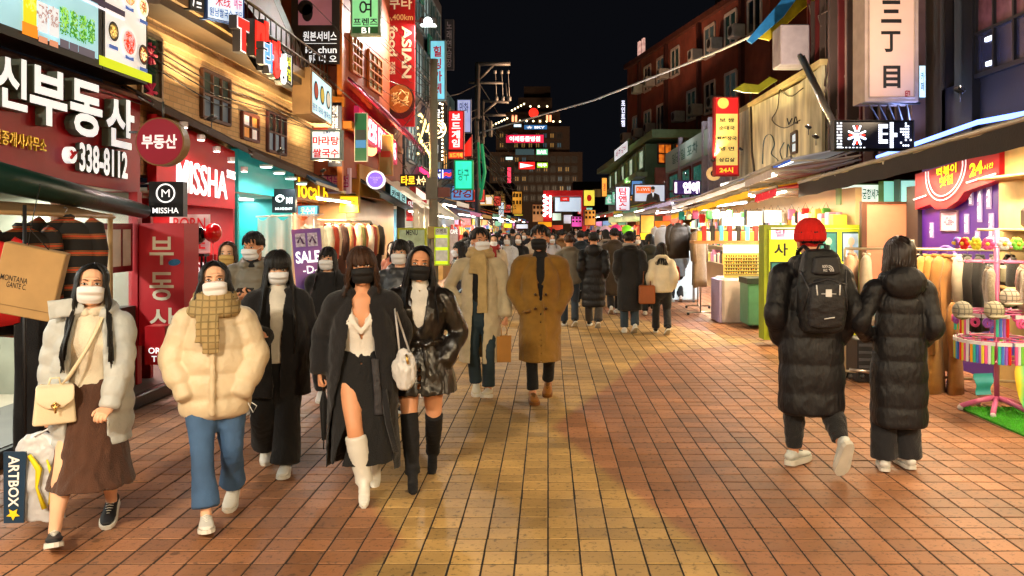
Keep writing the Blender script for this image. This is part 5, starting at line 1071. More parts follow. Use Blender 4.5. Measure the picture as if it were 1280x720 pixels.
 for u, c in ((.42, '#c9a27a'), (.52, '#b05a3a'), (.62, '#d8c89a'), (.72, '#3a343c'), (.86, '#cfc0a8')): bx += [('rect', u, .62, (.09, .05), c)]
 for u, c in ((.5, '#6c4a8a'), (.6, '#4a8a52'), (.7, '#5a9a3a'), (.8, '#9a8a7a'), (.88, '#b06a4a')): bx += [('leafy', u, .33, (.1, .07), c)]
 flatfood(o, Qm, bx)
 Qn = Quad((XL+.1, dd(115), 5.2), (XL+.1, dd(172), 5.2), (XL+.1, dd(172), 3.2), (XL+.1, dd(115), 3.2))
 o = sign('menu_board', Qn, 'narrow lit menu poster of noodle bowls and dishes beside the drinks board', 'sign', DARK, lit('#d4cec6', .95, .15, 2), [], .3, frame=False)
 bx = [('rect', .5, .965, (.5, .045), '#c4d41a')]
 for j, v in enumerate((.12, .36, .60, .84)):
  for i, u in enumerate((.17, .52, .85)):
   vv = v+(.0, .02, .05)[i]-.03; R_ = (.1, .16, .11)[i]; bowl = ('#17141a', '#e6e2dc', '#2a1d18')[(i+j) % 3 if i != 1 else 1]
   bx += [('disc', u, vv, R_*.92, bowl), ('disc', u, vv, R_*.72, ('#c2582a', '#d8742a', '#cfa04a', '#b8402a')[(i+j*2) % 4]), ('bits', u, vv, R_*.62, ('#e8a04a', '#e04a1c', '#7a9a32', '#e8d28a')[(i*2+j) % 4]), ('bits', u+.004, vv+.004, R_*.5, ('#f0c46a', '#b82a12', '#e8e0c0', '#4a7a2a')[(i+j+1) % 4]), ('rect', u, vv+.075, (.08, .018), '#3a5a9a')]
 flatfood(o, Qn, bx)
 # --- near shop interior and glass front
 r = shop_room('estate_agency', 'glass-fronted shop under the crimson fascia with notices in its window', XL-.02, -6.6, 4.2, 8.45, 2.1, '#8a8a7a', (.95, 1, .9), 60, ('#7a3a2a', '#c8c0b0', '#2a3a4a'), 3, shelves=2)
 b = MB(); gq = Quad((XL, 6.9, 2.05), (XL, 8.4, 2.02), (XL, 8.4, .2), (XL, 6.9, .2)); b.slab(gq.c, gq.n, .01); b.build('glass_pane', glass(), r)
 part('door_frame', RED, r, ((XL-.04, 8.33, .15), (XL+.05, 8.42, 2.1))); part('door_frame', WOOD, r, ((XL-.04, 7.02, .1), (XL+.05, 7.1, 2.03)))
 part('plinth', paint('#3a3833'), r, ((XL-.1, 7.1, .0), (XL+.03, 8.33, .95)))
 part('notice_board', paint('#7a1420'), r, ((XL+.005, 7.5, 1.30), (XL+.012, 8.31, 1.78)))
 for i in range(4): part('notice', mat('#cfc8bd', rough=.7), r, ((XL+.014, 7.54+i*.19, 1.36), (XL+.018, 7.69+i*.19, 1.72)))
 sign('window_lettering', Quad((XL+.02, 7.85, 2.02), (XL+.02, 8.3, 2.0), (XL+.02, 8.3, 1.86), (XL+.02, 7.85, 1.88)), 'dark glass strip lettered AH2 at the top of the shop window', 'sign', mat('#132420', rough=.1), None, [('AH2', (.2, .2, .75, .9), W_TXT)], .01)
 b = MB(); b.tube([(XL+.15, 5.6, 2.16), (XL+.2, 6.9, 2.02), (XL+.18, 8.2, 1.9)], [.12, .1, .07], 10); tag(b.build('rolled_awning', mat('#14332c', rough=.35, bump=.4, bs=12)), 'dark green rolled awning under the crimson fascia', 'awning')
 b = MB(); b.add([(-4.1, 5.2, 1.95), (-3.72, 5.2, 1.86), (-3.72, 7.05, 1.84), (-4.1, 7.05, 1.93)], [(0, 1, 2, 3), (3, 2, 1, 0)]); b.tube([(-3.72, 5.2, 1.85), (-3.72, 7.06, 1.83), (-4.1, 7.06, 1.9)], .018, 6); b.tube([(-3.74, 7.04, 0), (-3.74, 7.04, 1.86)], .022, 8)
 tag(b.build('clothes_stall', mat('#a8865a', rough=.6)), 'timber stall frame with grey canvas top at the near left shop', 'stall')
 st = bpy.data.materials.new('striped_knit'); st.use_nodes = True; nt = st.node_tree; bb = nt.nodes['Principled BSDF']; tc = nt.nodes.new('ShaderNodeTexCoord'); wv = nt.nodes.new('ShaderNodeTexWave'); wv.bands_direction = 'Z'; wv.inputs['Scale'].default_value = 2.4; wv.inputs['Distortion'].default_value = .8
 cr = nt.nodes.new('ShaderNodeValToRGB'); cr.color_ramp.interpolation = 'CONSTANT'; el = cr.color_ramp.elements; el[0].color = (*lin('#16120f'), 1); el[1].position = .80; el[1].color = (*lin('#b5642a'), 1)
 for p_, c in ((.85, '#17120f'), (.90, '#8f8a5c'), (.92, '#17120f'), (.955, '#a8401c')): e = el.new(p_); e.color = (*lin(c), 1)
 nt.links.new(tc.outputs['Object'], wv.inputs['Vector']); nt.links.new(wv.outputs['Fac'], cr.inputs[0]); nt.links.new(cr.outputs[0], bb.inputs['Base Color']); bb.inputs['Roughness'].default_value = .9
 hang('mid', st, (-3.72, 6.35, 1.87), .35, 'black cardigan with orange stripes, larger and nearer the wooden post', seed=1); hang('mid', st, (-3.86, 6.05, 1.8), .9, 'striped cardigan half hidden behind the kraft bag', seed=2)
 hang('knit', mat('#c01512', rough=.8, bump=.3, bs=100), (-3.93, 5.75, 1.72), .5, 'bright red knitted top at the left edge of the stall', seed=3)
 for i, x in enumerate((-3.72, -3.8, -3.66)): hang('trousers', cloth('#141418'), (x, 6.5-.28*i, 1.18), .4+.2*i, 'black trousers hanging below the striped cardigans, %s from the post' % ORD[i], 'black trousers on the left stall', seed=4+i)
 b = MB(); b.tube([(-3.6, 5.7, 1.2), (-3.72, 6.9, 1.2)], .012, 6); b.tube([(-3.62, 5.7, 0), (-3.62, 5.7, 1.9)], .014, 6); tag(b.build('hanging_rail', DARK), 'dark metal rail carrying the black trousers', 'rail')
 g = box_thing('display_shelf', paint('#17171a'), 'low black shelf unit with folded clothes at the left edge', 'shelf', ((-4.15, 4.9, 0), (-3.75, 5.65, .12)), ((-4.15, 4.9, .45), (-3.75, 5.65, .5)), ((-4.15, 4.9, .9), (-3.75, 5.65, .95)), ((-4.15, 4.86, 0), (-4.1, 5.66, 1.3)))
 goods(g, -4.1, -3.8, 4.95, 5.6, .51, 77, ('#2a2a30', '#7a1a18', '#1a2230'), n=6, hmax=.2, name='folded_clothes'); goods(g, -4.1, -3.8, 4.95, 5.6, .96, 78, ('#2a2a30', '#c9b08a', '#a01a18'), n=6, hmax=.16, name='folded_clothes')
 kb = empty('carrier_bag', P(38, 352, 5.2), 0, 'large tilted kraft paper carrier bag with dark print hanging at the left edge', 'paper bag'); kr = mat('#b08d5c', rough=.8, bump=.3, bs=9, var=.1)
 b = MB(); R = Matrix.Rotation(.24, 4, 'Y') @ Matrix.Rotation(.25, 4, 'Z'); b.box((-.18, -.05, -.22), (.175, .05, .22), M=R, ch=.006); b.build('bag_body', kr, kb)
 b = MB(); b.box((-.181, -.053, -.165), (.177, -.0485, -.16), M=R); b.build('crease', mat('#8a6c42'), kb)
 q = Quad(R @ V(-.17, -.0505, .03), R @ V(.0, -.0505, .03), R @ V(.0, -.0505, -.06), R @ V(-.17, -.0505, -.06)); b = MB(); q.text(b, 'MONTANA', (.1, .05, 1, .45), .002, bold=.004); q.text(b, 'GANTE C.', (.35, .5, 1, .88), .002, bold=.004); b.build('lettering', K_TXT, kb)
 b = MB(); b.tube([R @ V(-.06, 0, .21), V(.0, 0, .33), R @ V(.07, 0, .21)], .004, 6); b.tube([V(0, 0, .33), V(.0, .1, .62)], .003, 5); b.build('cord', K_TXT, kb)
 # --- beige brick house over the next shops
 h = empty('brick_house', (XL-.1, 8.5, 0), 0, 'two-storey beige brick house above the red and turquoise shops', 'building'); H0 = Vector((XL-.1, 8.5, 0))
 brick = bpy.data.materials.new('beige_brick'); brick.use_nodes = True; nt = brick.node_tree; bb = nt.nodes['Principled BSDF']; g_ = nt.nodes.new('ShaderNodeNewGeometry'); sp = nt.nodes.new('ShaderNodeSeparateXYZ'); cb = nt.nodes.new('ShaderNodeCombineXYZ'); bt = nt.nodes.new('ShaderNodeTexBrick')
 nt.links.new(g_.outputs['Position'], sp.inputs[0]); nt.links.new(sp.outputs['Y'], cb.inputs[0]); nt.links.new(sp.outputs['Z'], cb.inputs[1]); nt.links.new(cb.outputs[0], bt.inputs['Vector'])
 bt.inputs['Scale'].default_value = 1; bt.inputs['Brick Width'].default_value = .2; bt.inputs['Row Height'].default_value = .065; bt.inputs['Mortar Size'].default_value = .006; bt.inputs['Color1'].default_value = (*lin('#d0aa7c'), 1); bt.inputs['Color2'].default_value = (*lin('#c09868'), 1); bt.inputs['Mortar'].default_value = (*lin('#a88c66'), 1)
 nt.links.new(bt.outputs['Color'], bb.inputs['Base Color']); bp = nt.nodes.new('ShaderNodeBump'); bp.inputs['Strength'].default_value = .5; bp.inputs['Distance'].default_value = .01; nt.links.new(bt.outputs['Fac'], bp.inputs['Height']); bp.invert = True; nt.links.new(bp.outputs[0], bb.inputs['Normal']); bb.inputs['Roughness'].default_value = .85
 def rel(*bx): return [(Vector(a)-H0, Vector(b_)-H0) for a, b_ in bx]
 Xw = XL-.12
 part('wall', brick, h, *rel(((Xw-.25, 8.46, 2.3), (Xw, 15.4, 4.02))))
 part('eaves', paint('#4a3826'), h, *rel(((Xw-.3, 8.4, 4.02), (XL+.25, 15.4, 4.16)))); part('eaves_trim', paint('#8a6a40'), h, *rel(((XL+.2, 8.4, 4.12), (XL+.3, 15.4, 4.24))))
 part('upper_wall', paint('#b08a4a', .7), h, *rel(((Xw-.9, 8.46, 4.16), (Xw-.6, 15.4, 7.5))))
 part('string_course', paint('#c2a070'), h, *rel(((Xw, 8.46, 3.82), (Xw+.04, 15.4, 3.9))))
 wq = lambda x0, yt, x1, yb, X=Xw+.03: Quad(*[Vector(v) for v in ((X, dX(x0, X), P(x0, yt, dX(x0, X)).z), (X, dX(x1, X), P(x0, yt, dX(x0, X)).z), (X, dX(x1, X), P(x0, yb, dX(x0, X)).z), (X, dX(x0, X), P(x0, yb, dX(x0, X)).z))])
 def rq(q): q.c = [c-H0 for c in q.c]; return q
 dkp = lambda i, j: mat(('#141c1a', '#1c2422', '#2a3a44')[(i+j) % 3], rough=.12, var=0, spec=.7)
 window(h, rq(wq(253, 86, 287, 146)), 3, 2, paint('#4a2a1a'), lambda i, j: mat('#41504e', rough=.1, emit=.0, var=0) if j == 0 else mat('#5a6a7a', emit=.12, var=.3, vs=14))
 window(h, rq(wq(303, 140, 323, 172)), 2, 2, paint('#5a2414'), lambda i, j: lit('#c8823a', .55, .3, 8) if (i+j) % 2 else lit('#d8c8c0', .6, .3, 8))
 window(h, rq(wq(335, 139, 357, 188)), 3, 2, paint('#4a1e1c'), lambda i, j: mat('#39464a', rough=.1, var=0) if j == 0 else mat('#7a8a9a', emit=.22, var=.3, vs=14))
 q = wq(176, 38, 201, 118); wo_ = window(h, rq(q), 1, 1, metal('#8a7a6a'), mat('#0f2a22', rough=.15, var=0)); b = MB()
 for j in range(2):
  for a in range(7): cc = q.p(.5, .3+.6*j, .0); d_ = V(0, math.cos(a*.9), math.sin(a*.9)); b.tube([cc, cc+d_*.12], [.012, .02], 5)
 b.build('flower_decal', mat('#a8203a', emit=.3, var=0), wo_)
 b = MB()
 for i in range(28): y = 8.9+i*.235; b.tube([V(XL+.18, y, 4.24)-H0, V(XL+.18, y, 4.75)-H0], .01, 4)
 for z in (4.5, 4.76): b.tube([V(XL+.18, 8.8, z)-H0, V(XL+.18, 15.3, z)-H0], .018, 6)
 b.build('railing', metal('#6a5a48', .5), h)
 b = MB(); rf = lambda y, z: V(XL+.05, y, z)-H0     # steep dark red bargeboards of the gable
 b.slab([rf(9, 5.3), rf(9, 6.9), rf(14.4, 4.2), rf(13.2, 4.4)], V(1, 0, 0), .3); b.build('gable_board', paint('#5a1c10'), h)
 b = MB(); b.slab([rf(9, 6.92), rf(9, 7.1), rf(14.55, 4.35), rf(14.4, 4.2)], V(1.0, 0, 0), .5); b.build('gable_flashing', paint('#3a2a20'), h)
 cab = MB()
 for i in range(3):
  cab.tube([V(Xw+.05, 8.6, 3.7-.1*i), V(Xw+.07, 10.5, 3.55-.12*i), V(Xw+.05, 12.4, 3.62-.1*i), V(Xw+.06, 15, 3.5)], .008, 5)
 tag(cab.build('wall_cable', K_TXT), 'thin black cables sagging along the beige brick wall', 'cable')
 # --- letter signs on the balcony
 s_ = sign('light_box', QS(XL+.32, 257, -18, 24, 304, -12, 34), 'white and blue lit box sign for rice noodles above the balcony', 'sign', paint('#3a5a9a'), lit('#cfe0f2', 1.0), [('米线', (.22, .2, .62, .55), lit('#c0182a', .7, 0)), ('메뉴', (.72, .2, .95, .55), lit('#c02a6a', .7, 0)), ('원남쌀국수', (.08, .6, .68, .86), lit('#1c4a8a', .5, 0)), ('전문', (.75, .6, .95, .86), lit('#1c4a8a', .5, 0))], .25)
 sign('light_box', QS(XL+.32, 238, -30, 12, 255, -24, 16), 'dark box with white character partly cut by the top of the view', 'sign', DARK, None, [('唐', (.1, .1, .9, .9), W_TXT)], .15)
 def chan(label, t, x0, x1, yt, yb, c, rim='#e8e8f0', ec=1.0, bold=.05, X=XL+.38):
  q = QS(X, x0, yt, yb, x1, yt+(x1-x0)*.5, yb+(x1-x0)*.5); b = MB(); q.text(b, t, (0, 0, 1, 1), 0, .09, bold+.05); o = b.build('channel_letter', paint('#1a1416')); tag(o, label, 'sign')
  b = MB(); q.text(b, t, (.02, .02, .98, .98), .095, .004, bold+.03); b.build('rim', lit(rim, .9, 0), o); b = MB(); q.text(b, t, (.06, .05, .94, .95), .103, .004, bold); b.build('face', lit(c, ec, 0), o)
 chan('tall red channel letter with white outline under the noodle box sign', 'T', 286, 302, 18, 62, '#e0201a', bold=.09)
 chan('largest scarlet Korean channel letter on the balcony railing', '마', 309, 330, 18, 82, '#f0281c', '#d01810', 1.2, .07)
 chan('small white and blue channel letter between two scarlet letters', '라', 320, 333, 48, 88, '#5aa0e0', bold=.03, X=XL+.5)
 chan('second scarlet channel letter hanging lower on the railing', '탕', 331, 343, 46, 96, '#f0281c', '#d01810', 1.2, .06)
 chan('slim white channel letter next to the yellow pill sign', '방', 341, 351, 62, 104, '#e8f0f8', '#f4f4f4', .9, .02)
 q = QS(XL+.4, 352, 62, 100, 365, 68, 110); o = sign('pill_sign', q, 'black pill-shaped sign with yellow characters and white outline', 'sign', DARK, lit('#f0f0f0', .9, 0), [], .12); b = MB(); b.slab(q.sub(.14, .08, .86, .92, .01).c, q.n, .005); b.build('inner_panel', paint('#101010'), o); b = MB(); q.text(b, '음식\n주점', (.2, .14, .8, .86), .014, 0, .04); b.build('lettering', lit('#d8e01c', .9, 0), o)
 # --- awnings over the pavement
 def awning(label, X0, X1, ya, yb, zw, zf, m, fr=None, val=.12, name='awning', za=None, frame_m=None, scallop=0):
  za = za if za is not None else zf; o = empty(name, (0, 0, 0), 0, label, 'awning'); b = MB(); q = Quad((X0, ya, zw+(za-zf)), (X0, yb, zw), (X1, yb, zf), (X1, ya, za)); n = q.n if q.n.z > 0 else -q.n
  b.slab(q.c, n, .02); b.build('canopy', m, o)
  v = MB(); v.slab([V(X1, ya, za), V(X1, yb, zf), V(X1, yb, zf-val), V(X1, ya, za-val)], V(1 if X1 > X0 else -1, 0, 0), .02); v.build('valance', fr or m, o)
  f_ = MB(); k = max(2, int((yb-ya)/1.5))
  for i in range(k+1): t = i/k; f_.tube([V(X0, ya+(yb-ya)*t, zw+(za-zf)*(1-t)-.05), V(X1, ya+(yb-ya)*t, za+(zf-za)*t-.05)], .015, 5)
  f_.tube([V(X1-.02*(1 if X1 > X0 else -1), ya, za-.04), V(X1-.02*(1 if X1 > X0 else -1), yb, zf-.04)], .02, 6); f_.build('support_arm', frame_m or STEEL, o); return o
 brn = mat('#3a2a22', rough=.75, bump=.3, bs=30)
 awning('dark brown awning over the red cosmetics shop', XL-.12, -4.0, 8.35, 11.0, 2.98, 2.8, brn, val=.07, za=3.03)
 awning('dark brown awning over the turquoise shop', XL-.12, -3.98, 11.1, 16.6, 2.66, 2.46, brn, val=.08, za=2.76)
 awning('blue and white striped awning edge past the brown awnings', XL+.2, -3.82, 13.6, 18.3, 2.42, 2.3, mat('#2a5a8a', rough=.6), mat('#c9c4b8', rough=.6), .05, za=2.5)
 # --- red cosmetics shop
 rr = mat('#b00c18', rough=.45, var=.06); X = XL-.05
 r = shop_room('cosmetics_shop', 'bright red cosmetics shop front with white letters under the brown awning', XL-.02, -6.4, 8.75, 11.1, 2.05, '#98060f', (1, .72, .66), 26, ('#e8d8d8', '#c01a2a', '#f0f0f0', '#1a1a1a', '#d88a9a'), 5, shelves=4)
 q = Quad((XL+.02, 8.8, 2.95), (XL+.02, 11.0, 2.75), (XL+.02, 11.0, 1.98), (XL+.02, 8.8, 2.02)); f = sign('shop_sign', q, 'glossy red sign panel with slim white 3D letters over the cosmetics shop', 'sign', mat('#b00512', rough=.45, spec=.2, var=.05), None, [], .1)
 b = MB(); q.text(b, 'MISSHA', (.2, .42, .86, .86), .01, .012, .008); b.build('lettering', mat('#f4f4f4', emit=1.1, var=0), f); b = MB(); q.text(b, 'SPORTS', (.86, .36, .99, .5), .01, .008, .01); b.build('small_lettering', mat('#f4f4f4', emit=1.0, var=0), f)
 for i in range(5):
  y = 9.0+i*.45; o = empty('downlight', (XL+.22, y, 2.86-.09*i), 0, '%s spotlight from the left washing the red sign panel' % ORD[i], 'lamp', 'spotlights over the red sign'); b = MB(); b.tube([(0, 0, .03), (0, 0, -.03)], .045, 12, smooth=False); b.build('housing', paint('#c9c0c0'), o); b = MB(); b.tube([(0, 0, -.03), (0, 0, -.036)], .036, 12, smooth=False); b.build('lens', mat('#fff4e8', emit=10, var=0), o)
  area('spot', (XL+.22, y, 2.81-.09*i), (0, math.radians(-28), 0), .08, .08, 2.6, (1, .8, .75))
 sign('shop_sign', QF(174, 279, 230, 432, 8.35), 'tall red pillar sign with three cream Korean characters stacked', 'sign', mat('#9c0a16', rough=.5, emit=.12, var=.1), None, [('부', (.24, .11, .78, .34), mat('#c9bfa8', var=0)), ('동', (.24, .40, .78, .63), mat('#c9bfa8', var=0)), ('산', (.24, .69, .82, .90), mat('#c9bfa8', var=0))], .35)
 b = MB(); b.disc(P(218, 328, 8.34), V(1, 0, .1), V(0, 0, 1), .062, .034, 18); tag(b.build('sticker', mat('#1c5a86', var=.2, vs=40)), 'small blue oval sticker on the tall red pillar sign', 'sticker')
 def msign():
  q = QF(186, 227, 229, 271, 8.3); f = sign('square_sign', q, 'square black projecting sign with white ring mark and name', 'sign', mat('#0c0c0e', rough=.35), None, [('MISSHA', (.12, .74, .88, .9), W_TXT), ('M', (.38, .22, .62, .44), W_TXT, 0, .0, 1)], .1)
  b = MB(); c = q.p(.5, .33, .01); b.tube([c+V(.09*math.cos(a), 0, .09*math.sin(a)) for a in np.linspace(0, 6.283, 25)], .008, 5, caps=False); b.build('ring_mark', W_TXT, f)
  b = MB(); b.tube([q.p(.0, .05)+V(0, .05, 0), q.p(-.3, .05)+V(0, .05, 0)], .012, 6); b.build('bracket', STEEL, f)
 msign()
 c = P(204, 178, 8.05); rs = empty('round_sign', c, 0, 'round crimson projecting sign with Korean name above the square black sign', 'sign'); b = MB(); b.tube([(0, .07, 0), (0, -.07, 0)], .235, 40, smooth=False); b.build('drum', paint('#8a6a3a'), rs); b = MB(); b.tube([(0, -.07, 0), (0, -.078, 0)], .222, 40, smooth=False); b.build('face_panel', mat('#94182e', rough=.4, emit=.25, var=.1), rs)
 q = Quad((-.17, -.082, .07), (.17, -.082, .07), (.17, -.082, -.07), (-.17, -.082, -.07)); b = MB(); q.text(b, '부동산', (0, 0, 1, 1), .002, 0, .03); b.build('lettering', mat('#f0e8e8', emit=.7, var=0), rs)
 b = MB(); b.tube([(.0, 0, .235), (0, 0, .4)], .012, 6); b.tube([(-.2, 0, .1), (-.36, 0, .1)], .012, 6); b.build('bracket', STEEL, rs)
 b = MB(); b.box((-4.9, 4.2, 0), (-3.92, 10.6, .13), ch=.015); tag(b.build('step', paint('#1c1c1e', .35)), 'long low black step in front of the red shops', 'step'); b = MB(); b.box((-4.88, 4.2, .131), (-3.98, 10.58, .137)); o = tag(b.build('step_tread', paint('#55524c', .6)), 'grey worn top sheet of the long black step', 'tread')
 for px, py, c, l in ((246, 294, '#0e0e10', 'black party balloon tied in front of the red shop'), (266, 291, '#c80f14', 'red party balloon beside the black balloon')):
  o = empty('balloon', P(px, py, 9.6), 0, l, 'balloon'); b = MB(); b.ball((0, 0, 0), (.1, .1, .112), 20, 14); b.tube([(0, 0, -.105), (0, 0, -.125)], [.005, .014], 8); b.build('balloon_skin', mat(c, rough=.12, spec=.7, var=0), o); b = MB(); b.tube([(0, 0, -.12), (.01, 0, -.4), (0, 0, -.75)], .0025, 4); b.build('string', SHOE_W, o)
 q = QF(212, 268, 262, 316, 9.9); sign('poster', q, 'pale poster with red lettering behind the balloons', 'poster', mat('#d0c9cc', rough=.4), None, [('BORN', (.1, .08, .9, .4), R_TXT), ('SALE', (.1, .6, .9, .9), R_TXT)], .02)
 sign('poster', QF(244, 318, 270, 350, 9.7), 'red SALE poster standing below the red balloon', 'poster', mat('#b01a22', rough=.4), None, [('SALE', (.08, .3, .92, .72), W_TXT)], .02)
 b = MB()
 for i in range(6): b.tube([P(232+i*5, 318, 9.5), P(232+i*5, 400, 9.5)], .012, 5)
 b.box(P(230, 317, 9.45), P(262, 320, 9.6)); b.box(P(230, 398, 9.45), P(262, 402, 9.6)); tag(b.build('bar_stand', DARK), 'black stand of thin upright bars behind the tall red pillar sign', 'stand')
 sign('floor_sign', QF(181, 408, 206, 456, 8.0), 'small red box sign low on the step beside the pillar sign', 'sign', mat('#b0121c', rough=.35), None, [('OR\nT', (.2, .55, .8, .92), W_TXT)], .2)
 # --- turquoise shop
 r = shop_room('turquoise_shop', 'turquoise lit shop front between the red shop and the gold letters', XL-.02, -6.2, 11.2, 13.6, 2.2, '#1c8884', (.75, 1, .97), 18, ('#e0f0ee', '#28a09a', '#f0d8b0', '#c0484a'), 8, shelves=4)
 q = Quad((XL+.01, 11.15, 2.8), (XL+.01, 13.6, 2.62), (XL+.01, 13.6, 2.2), (XL+.01, 11.15, 2.22)); f = sign('shop_sign', q, 'turquoise fascia with round lit lamps under the second brown awning', 'sign', mat('#2a9c9a', rough=.4, emit=.25), None, [], .1)
 for i in range(4):
  y = 11.4+i*.55; o = empty('downlight', (XL+.3, y, 2.58-.05*i), 0, '%s white downlight from the left on the turquoise fascia' % ORD[i], 'lamp', 'downlights on the turquoise fascia'); b = MB(); b.tube([(0, 0, .02), (0, 0, -.01)], .09, 14, smooth=False); b.build('housing', paint('#c0d8d6'), o); b = MB(); b.tube([(0, 0, -.01), (0, 0, -.018)], .075, 14, smooth=False); b.build('lens', mat('#eafffd', emit=8, var=0), o)
  area('spot', (XL+.3, y, 2.54-.05*i), (0, math.radians(-20), 0), .12, .12, 6, (.75, 1, .97))
 q = QF(340, 236, 369, 266, 12.6); f = sign('square_sign', q, 'black projecting sign with white swirl mark and small letters', 'sign', mat('#0c0c12', rough=.35), None, [('M1', (.62, .35, .88, .62), W_TXT), ('BAR AND BEAUTY', (.15, .78, .88, .88), W_TXT)], .1)
 b = MB(); c = q.p(.34, .42, .01); b.tube([c+V(.07*math.cos(a)*(1-.05*a), 0, .06*math.sin(a)*(1-.05*a)) for a in np.linspace(0, 11, 30)], .008, 5); b.build('swirl_mark', W_TXT, f)
 sign('light_box', QF(372, 257, 397, 270, 13.0), 'small blue lit box sign below the gold letters', 'sign', paint('#2a6a8a'), lit('#5ab0d0', .8), [('옷수선', (.15, .15, .85, .85), mat('#e8f4a0', emit=.9, var=0))], .1)
 r = shop_room('clothes_shop', 'warm lit clothes shop under gold letters with garments hung outside', XL-.02, -6.6, 13.7, 18.4, 2.2, '#c08a4a', (1, .78, .5), 120, ('#e0b070', '#c04a2a', '#f0e0c0', '#7a3a1a', '#3a2a20'), 9, shelves=4)
 q = Quad((XL+.02, 13.65, 2.62), (XL+.02, 17.0, 2.45), (XL+.02, 17.0, 2.15), (XL+.02, 13.65, 2.2)); f = sign('shop_sign', q, 'brown timber fascia with glowing gold letters', 'sign', WOOD, None, [('local brand', (.03, .1, .97, .9), mat('#ffd21c', emit=1.1, var=0), .01, .01, 1)], .1)
 sign('light_box', QF(424, 244, 449, 266, 15.6), 'bright yellow lit box sign in front of the clothes shop', 'sign', paint('#a88a1a'), lit('#ffe01c', 1.1), [('세일중', (.15, .3, .85, .7), mat('#b07a10', var=0))], .1)
 tp = mat('#d8c0a4', rough=.25, alpha=.55, bump=.7, bs=6, var=.1, stretch=(1, 1, .5)); b = MB(); N = 24
 vs = [P(322+i*3.6, 272+4*math.sin(i*.9), 11.4+.06*math.sin(i*1.3)) for i in range(N)]+[P(322+i*3.6, 370+3*math.sin(i*.7), 11.3+.1*math.sin(i*1.1+1)) for i in range(N)]
 b.add(vs, [(i, i+1, N+i+1, N+i) for i in range(N-1)], 0, True); b.tube([P(320, 271, 11.4), P(405, 268, 11.4)], .015, 6); tag(b.build('clear_tarpaulin', tp), 'crumpled clear plastic sheet hung across the stall beside the purple banner', 'tarpaulin')
 pm = bpy.data.materials.new('violet_print'); pm.use_nodes = True; nt = pm.node_tree; bb = nt.nodes['Principled BSDF']; tc = nt.nodes.new('ShaderNodeTexCoord'); nz = nt.nodes.new('ShaderNodeTexNoise'); nz.inputs['Scale'].default_value = 2.2; cr = nt.nodes.new('ShaderNodeValToRGB'); cr.color_ramp.elements[0].position = .35; cr.color_ramp.elements[0].color = (*lin('#4a3aa0'), 1); cr.color_ramp.elements[1].position = .7; cr.color_ramp.elements[1].color = (*lin('#a05a9c'), 1)
 nt.links.new(tc.outputs['Object'], nz.inputs['Vector']); nt.links.new(nz.outputs[0], cr.inputs[0]); nt.links.new(cr.outputs[0], bb.inputs['Base Color']); bb.inputs['Roughness'].default_value = .45
 q = Quad(P(364, 287, 9.5), P(400, 285, 9.5), P(408, 378, 9.3), P(372, 382, 9.3)); f = sign('roll_banner', q, 'purple SALE roll-up banner leaning beside the stall', 'banner', pm, None, [('SALE', (.08, .30, .92, .46), W_TXT, 0, .03, 1), ('-D-', (.3, .50, .8, .6), W_TXT)], .02)
 for u in (.12, .54):
  b = MB(); s2 = q.sub(u, .06, u+.34, .24, .004); b.slab(s2.c, q.n, .003); oo = b.build('photo_print', mat('#c9c0d4', var=.5, vs=30), f); b = MB(); b.tube([s2.p(.2, .7, .004), s2.p(.5, .3, .004), s2.p(.8, .8, .004)], .012, 5); b.build('figure_print', mat('#5a3a6a'), oo)
 b = MB(); b.box(P(370, 383, 9.45), P(410, 387, 9.15), ch=.01); b.build('banner_foot', STEEL, f)
 rk = rack('rail of bright garments outside the warm clothes shop', -3.75, 13.2, -3.6, 16.8, 1.85)
 cols = [('#d8b48a', 'knit', 'sand knit'), ('#b03a1c', 'mid', 'brick red jacket'), ('#e8d8b8', 'knit', 'cream knit'), ('#3a1c14', 'coat', 'dark brown coat'), ('#d89a6a', 'mid', 'apricot jacket'), ('#c0201c', 'knit', 'scarlet knit'), ('#e8c8a0', 'coat', 'pale camel coat'), ('#6a6a3a', 'mid', 'olive jacket'), ('#c8683a', 'knit', 'orange knit'), ('#e8e0d0', 'mid', 'ivory jacket'), ('#8a3a2a', 'coat', 'russet coat'), ('#c9a060', 'mid', 'mustard jacket'), ('#2a2420', 'coat', 'black coat')]
 for i, (c, k, l) in enumerate(cols): t = i/(len(cols)-1); hang(k, cloth(c), (-3.74+.14*t, 13.3+3.4*t, 1.83), .5*math.sin(i*2.1), '%s on the rail outside the warm clothes shop, %s from the near end' % (l, ORD[i]), 'garments on the left rail', seed=i % 4)
 tube_lamp((-3.75, 13.4, 2.2), (-3.75, 16.2, 2.2), 50, (1, .8, .55), label='long warm tube lamp above the bright garment rail')
 # --- signs further down on the left
 sign('projecting_sign', Quad(P(388, 84, 13.2), P(415, 108, 14.2), P(415, 159, 14.2), P(388, 142, 13.2)), 'slanting lit sign with three round bowl pictures', 'sign', paint('#8a6a4a'), lit('#b8dce6', 1.0), [('원조 마라 쌀국수', (.08, .72, .92, .88), B_TXT)], .3)
 b = MB(); q = Quad(P(388, 84, 13.2), P(415, 108, 14.2), P(415, 159, 14.2), P(388, 142, 13.2)); uu = (q.c[1]-q.c[0]).normalized(); vv = (q.c[3]-q.c[0]).normalized()
 ff = bpy.data.objects['projecting_sign']
 for u, c in ((.22, '#a03a1c'), (.5, '#c8b040'), (.78, '#d8d0c0')):
  for rr_, cc, o_ in ((.105, '#15151a', .014), (.08, c, .018)): b = MB(); b.disc(q.p(u, .42, o_), uu, -vv, rr_, rr_*1.5, 18); b.build('bowl_print', mat(cc, emit=.4, var=0), ff)
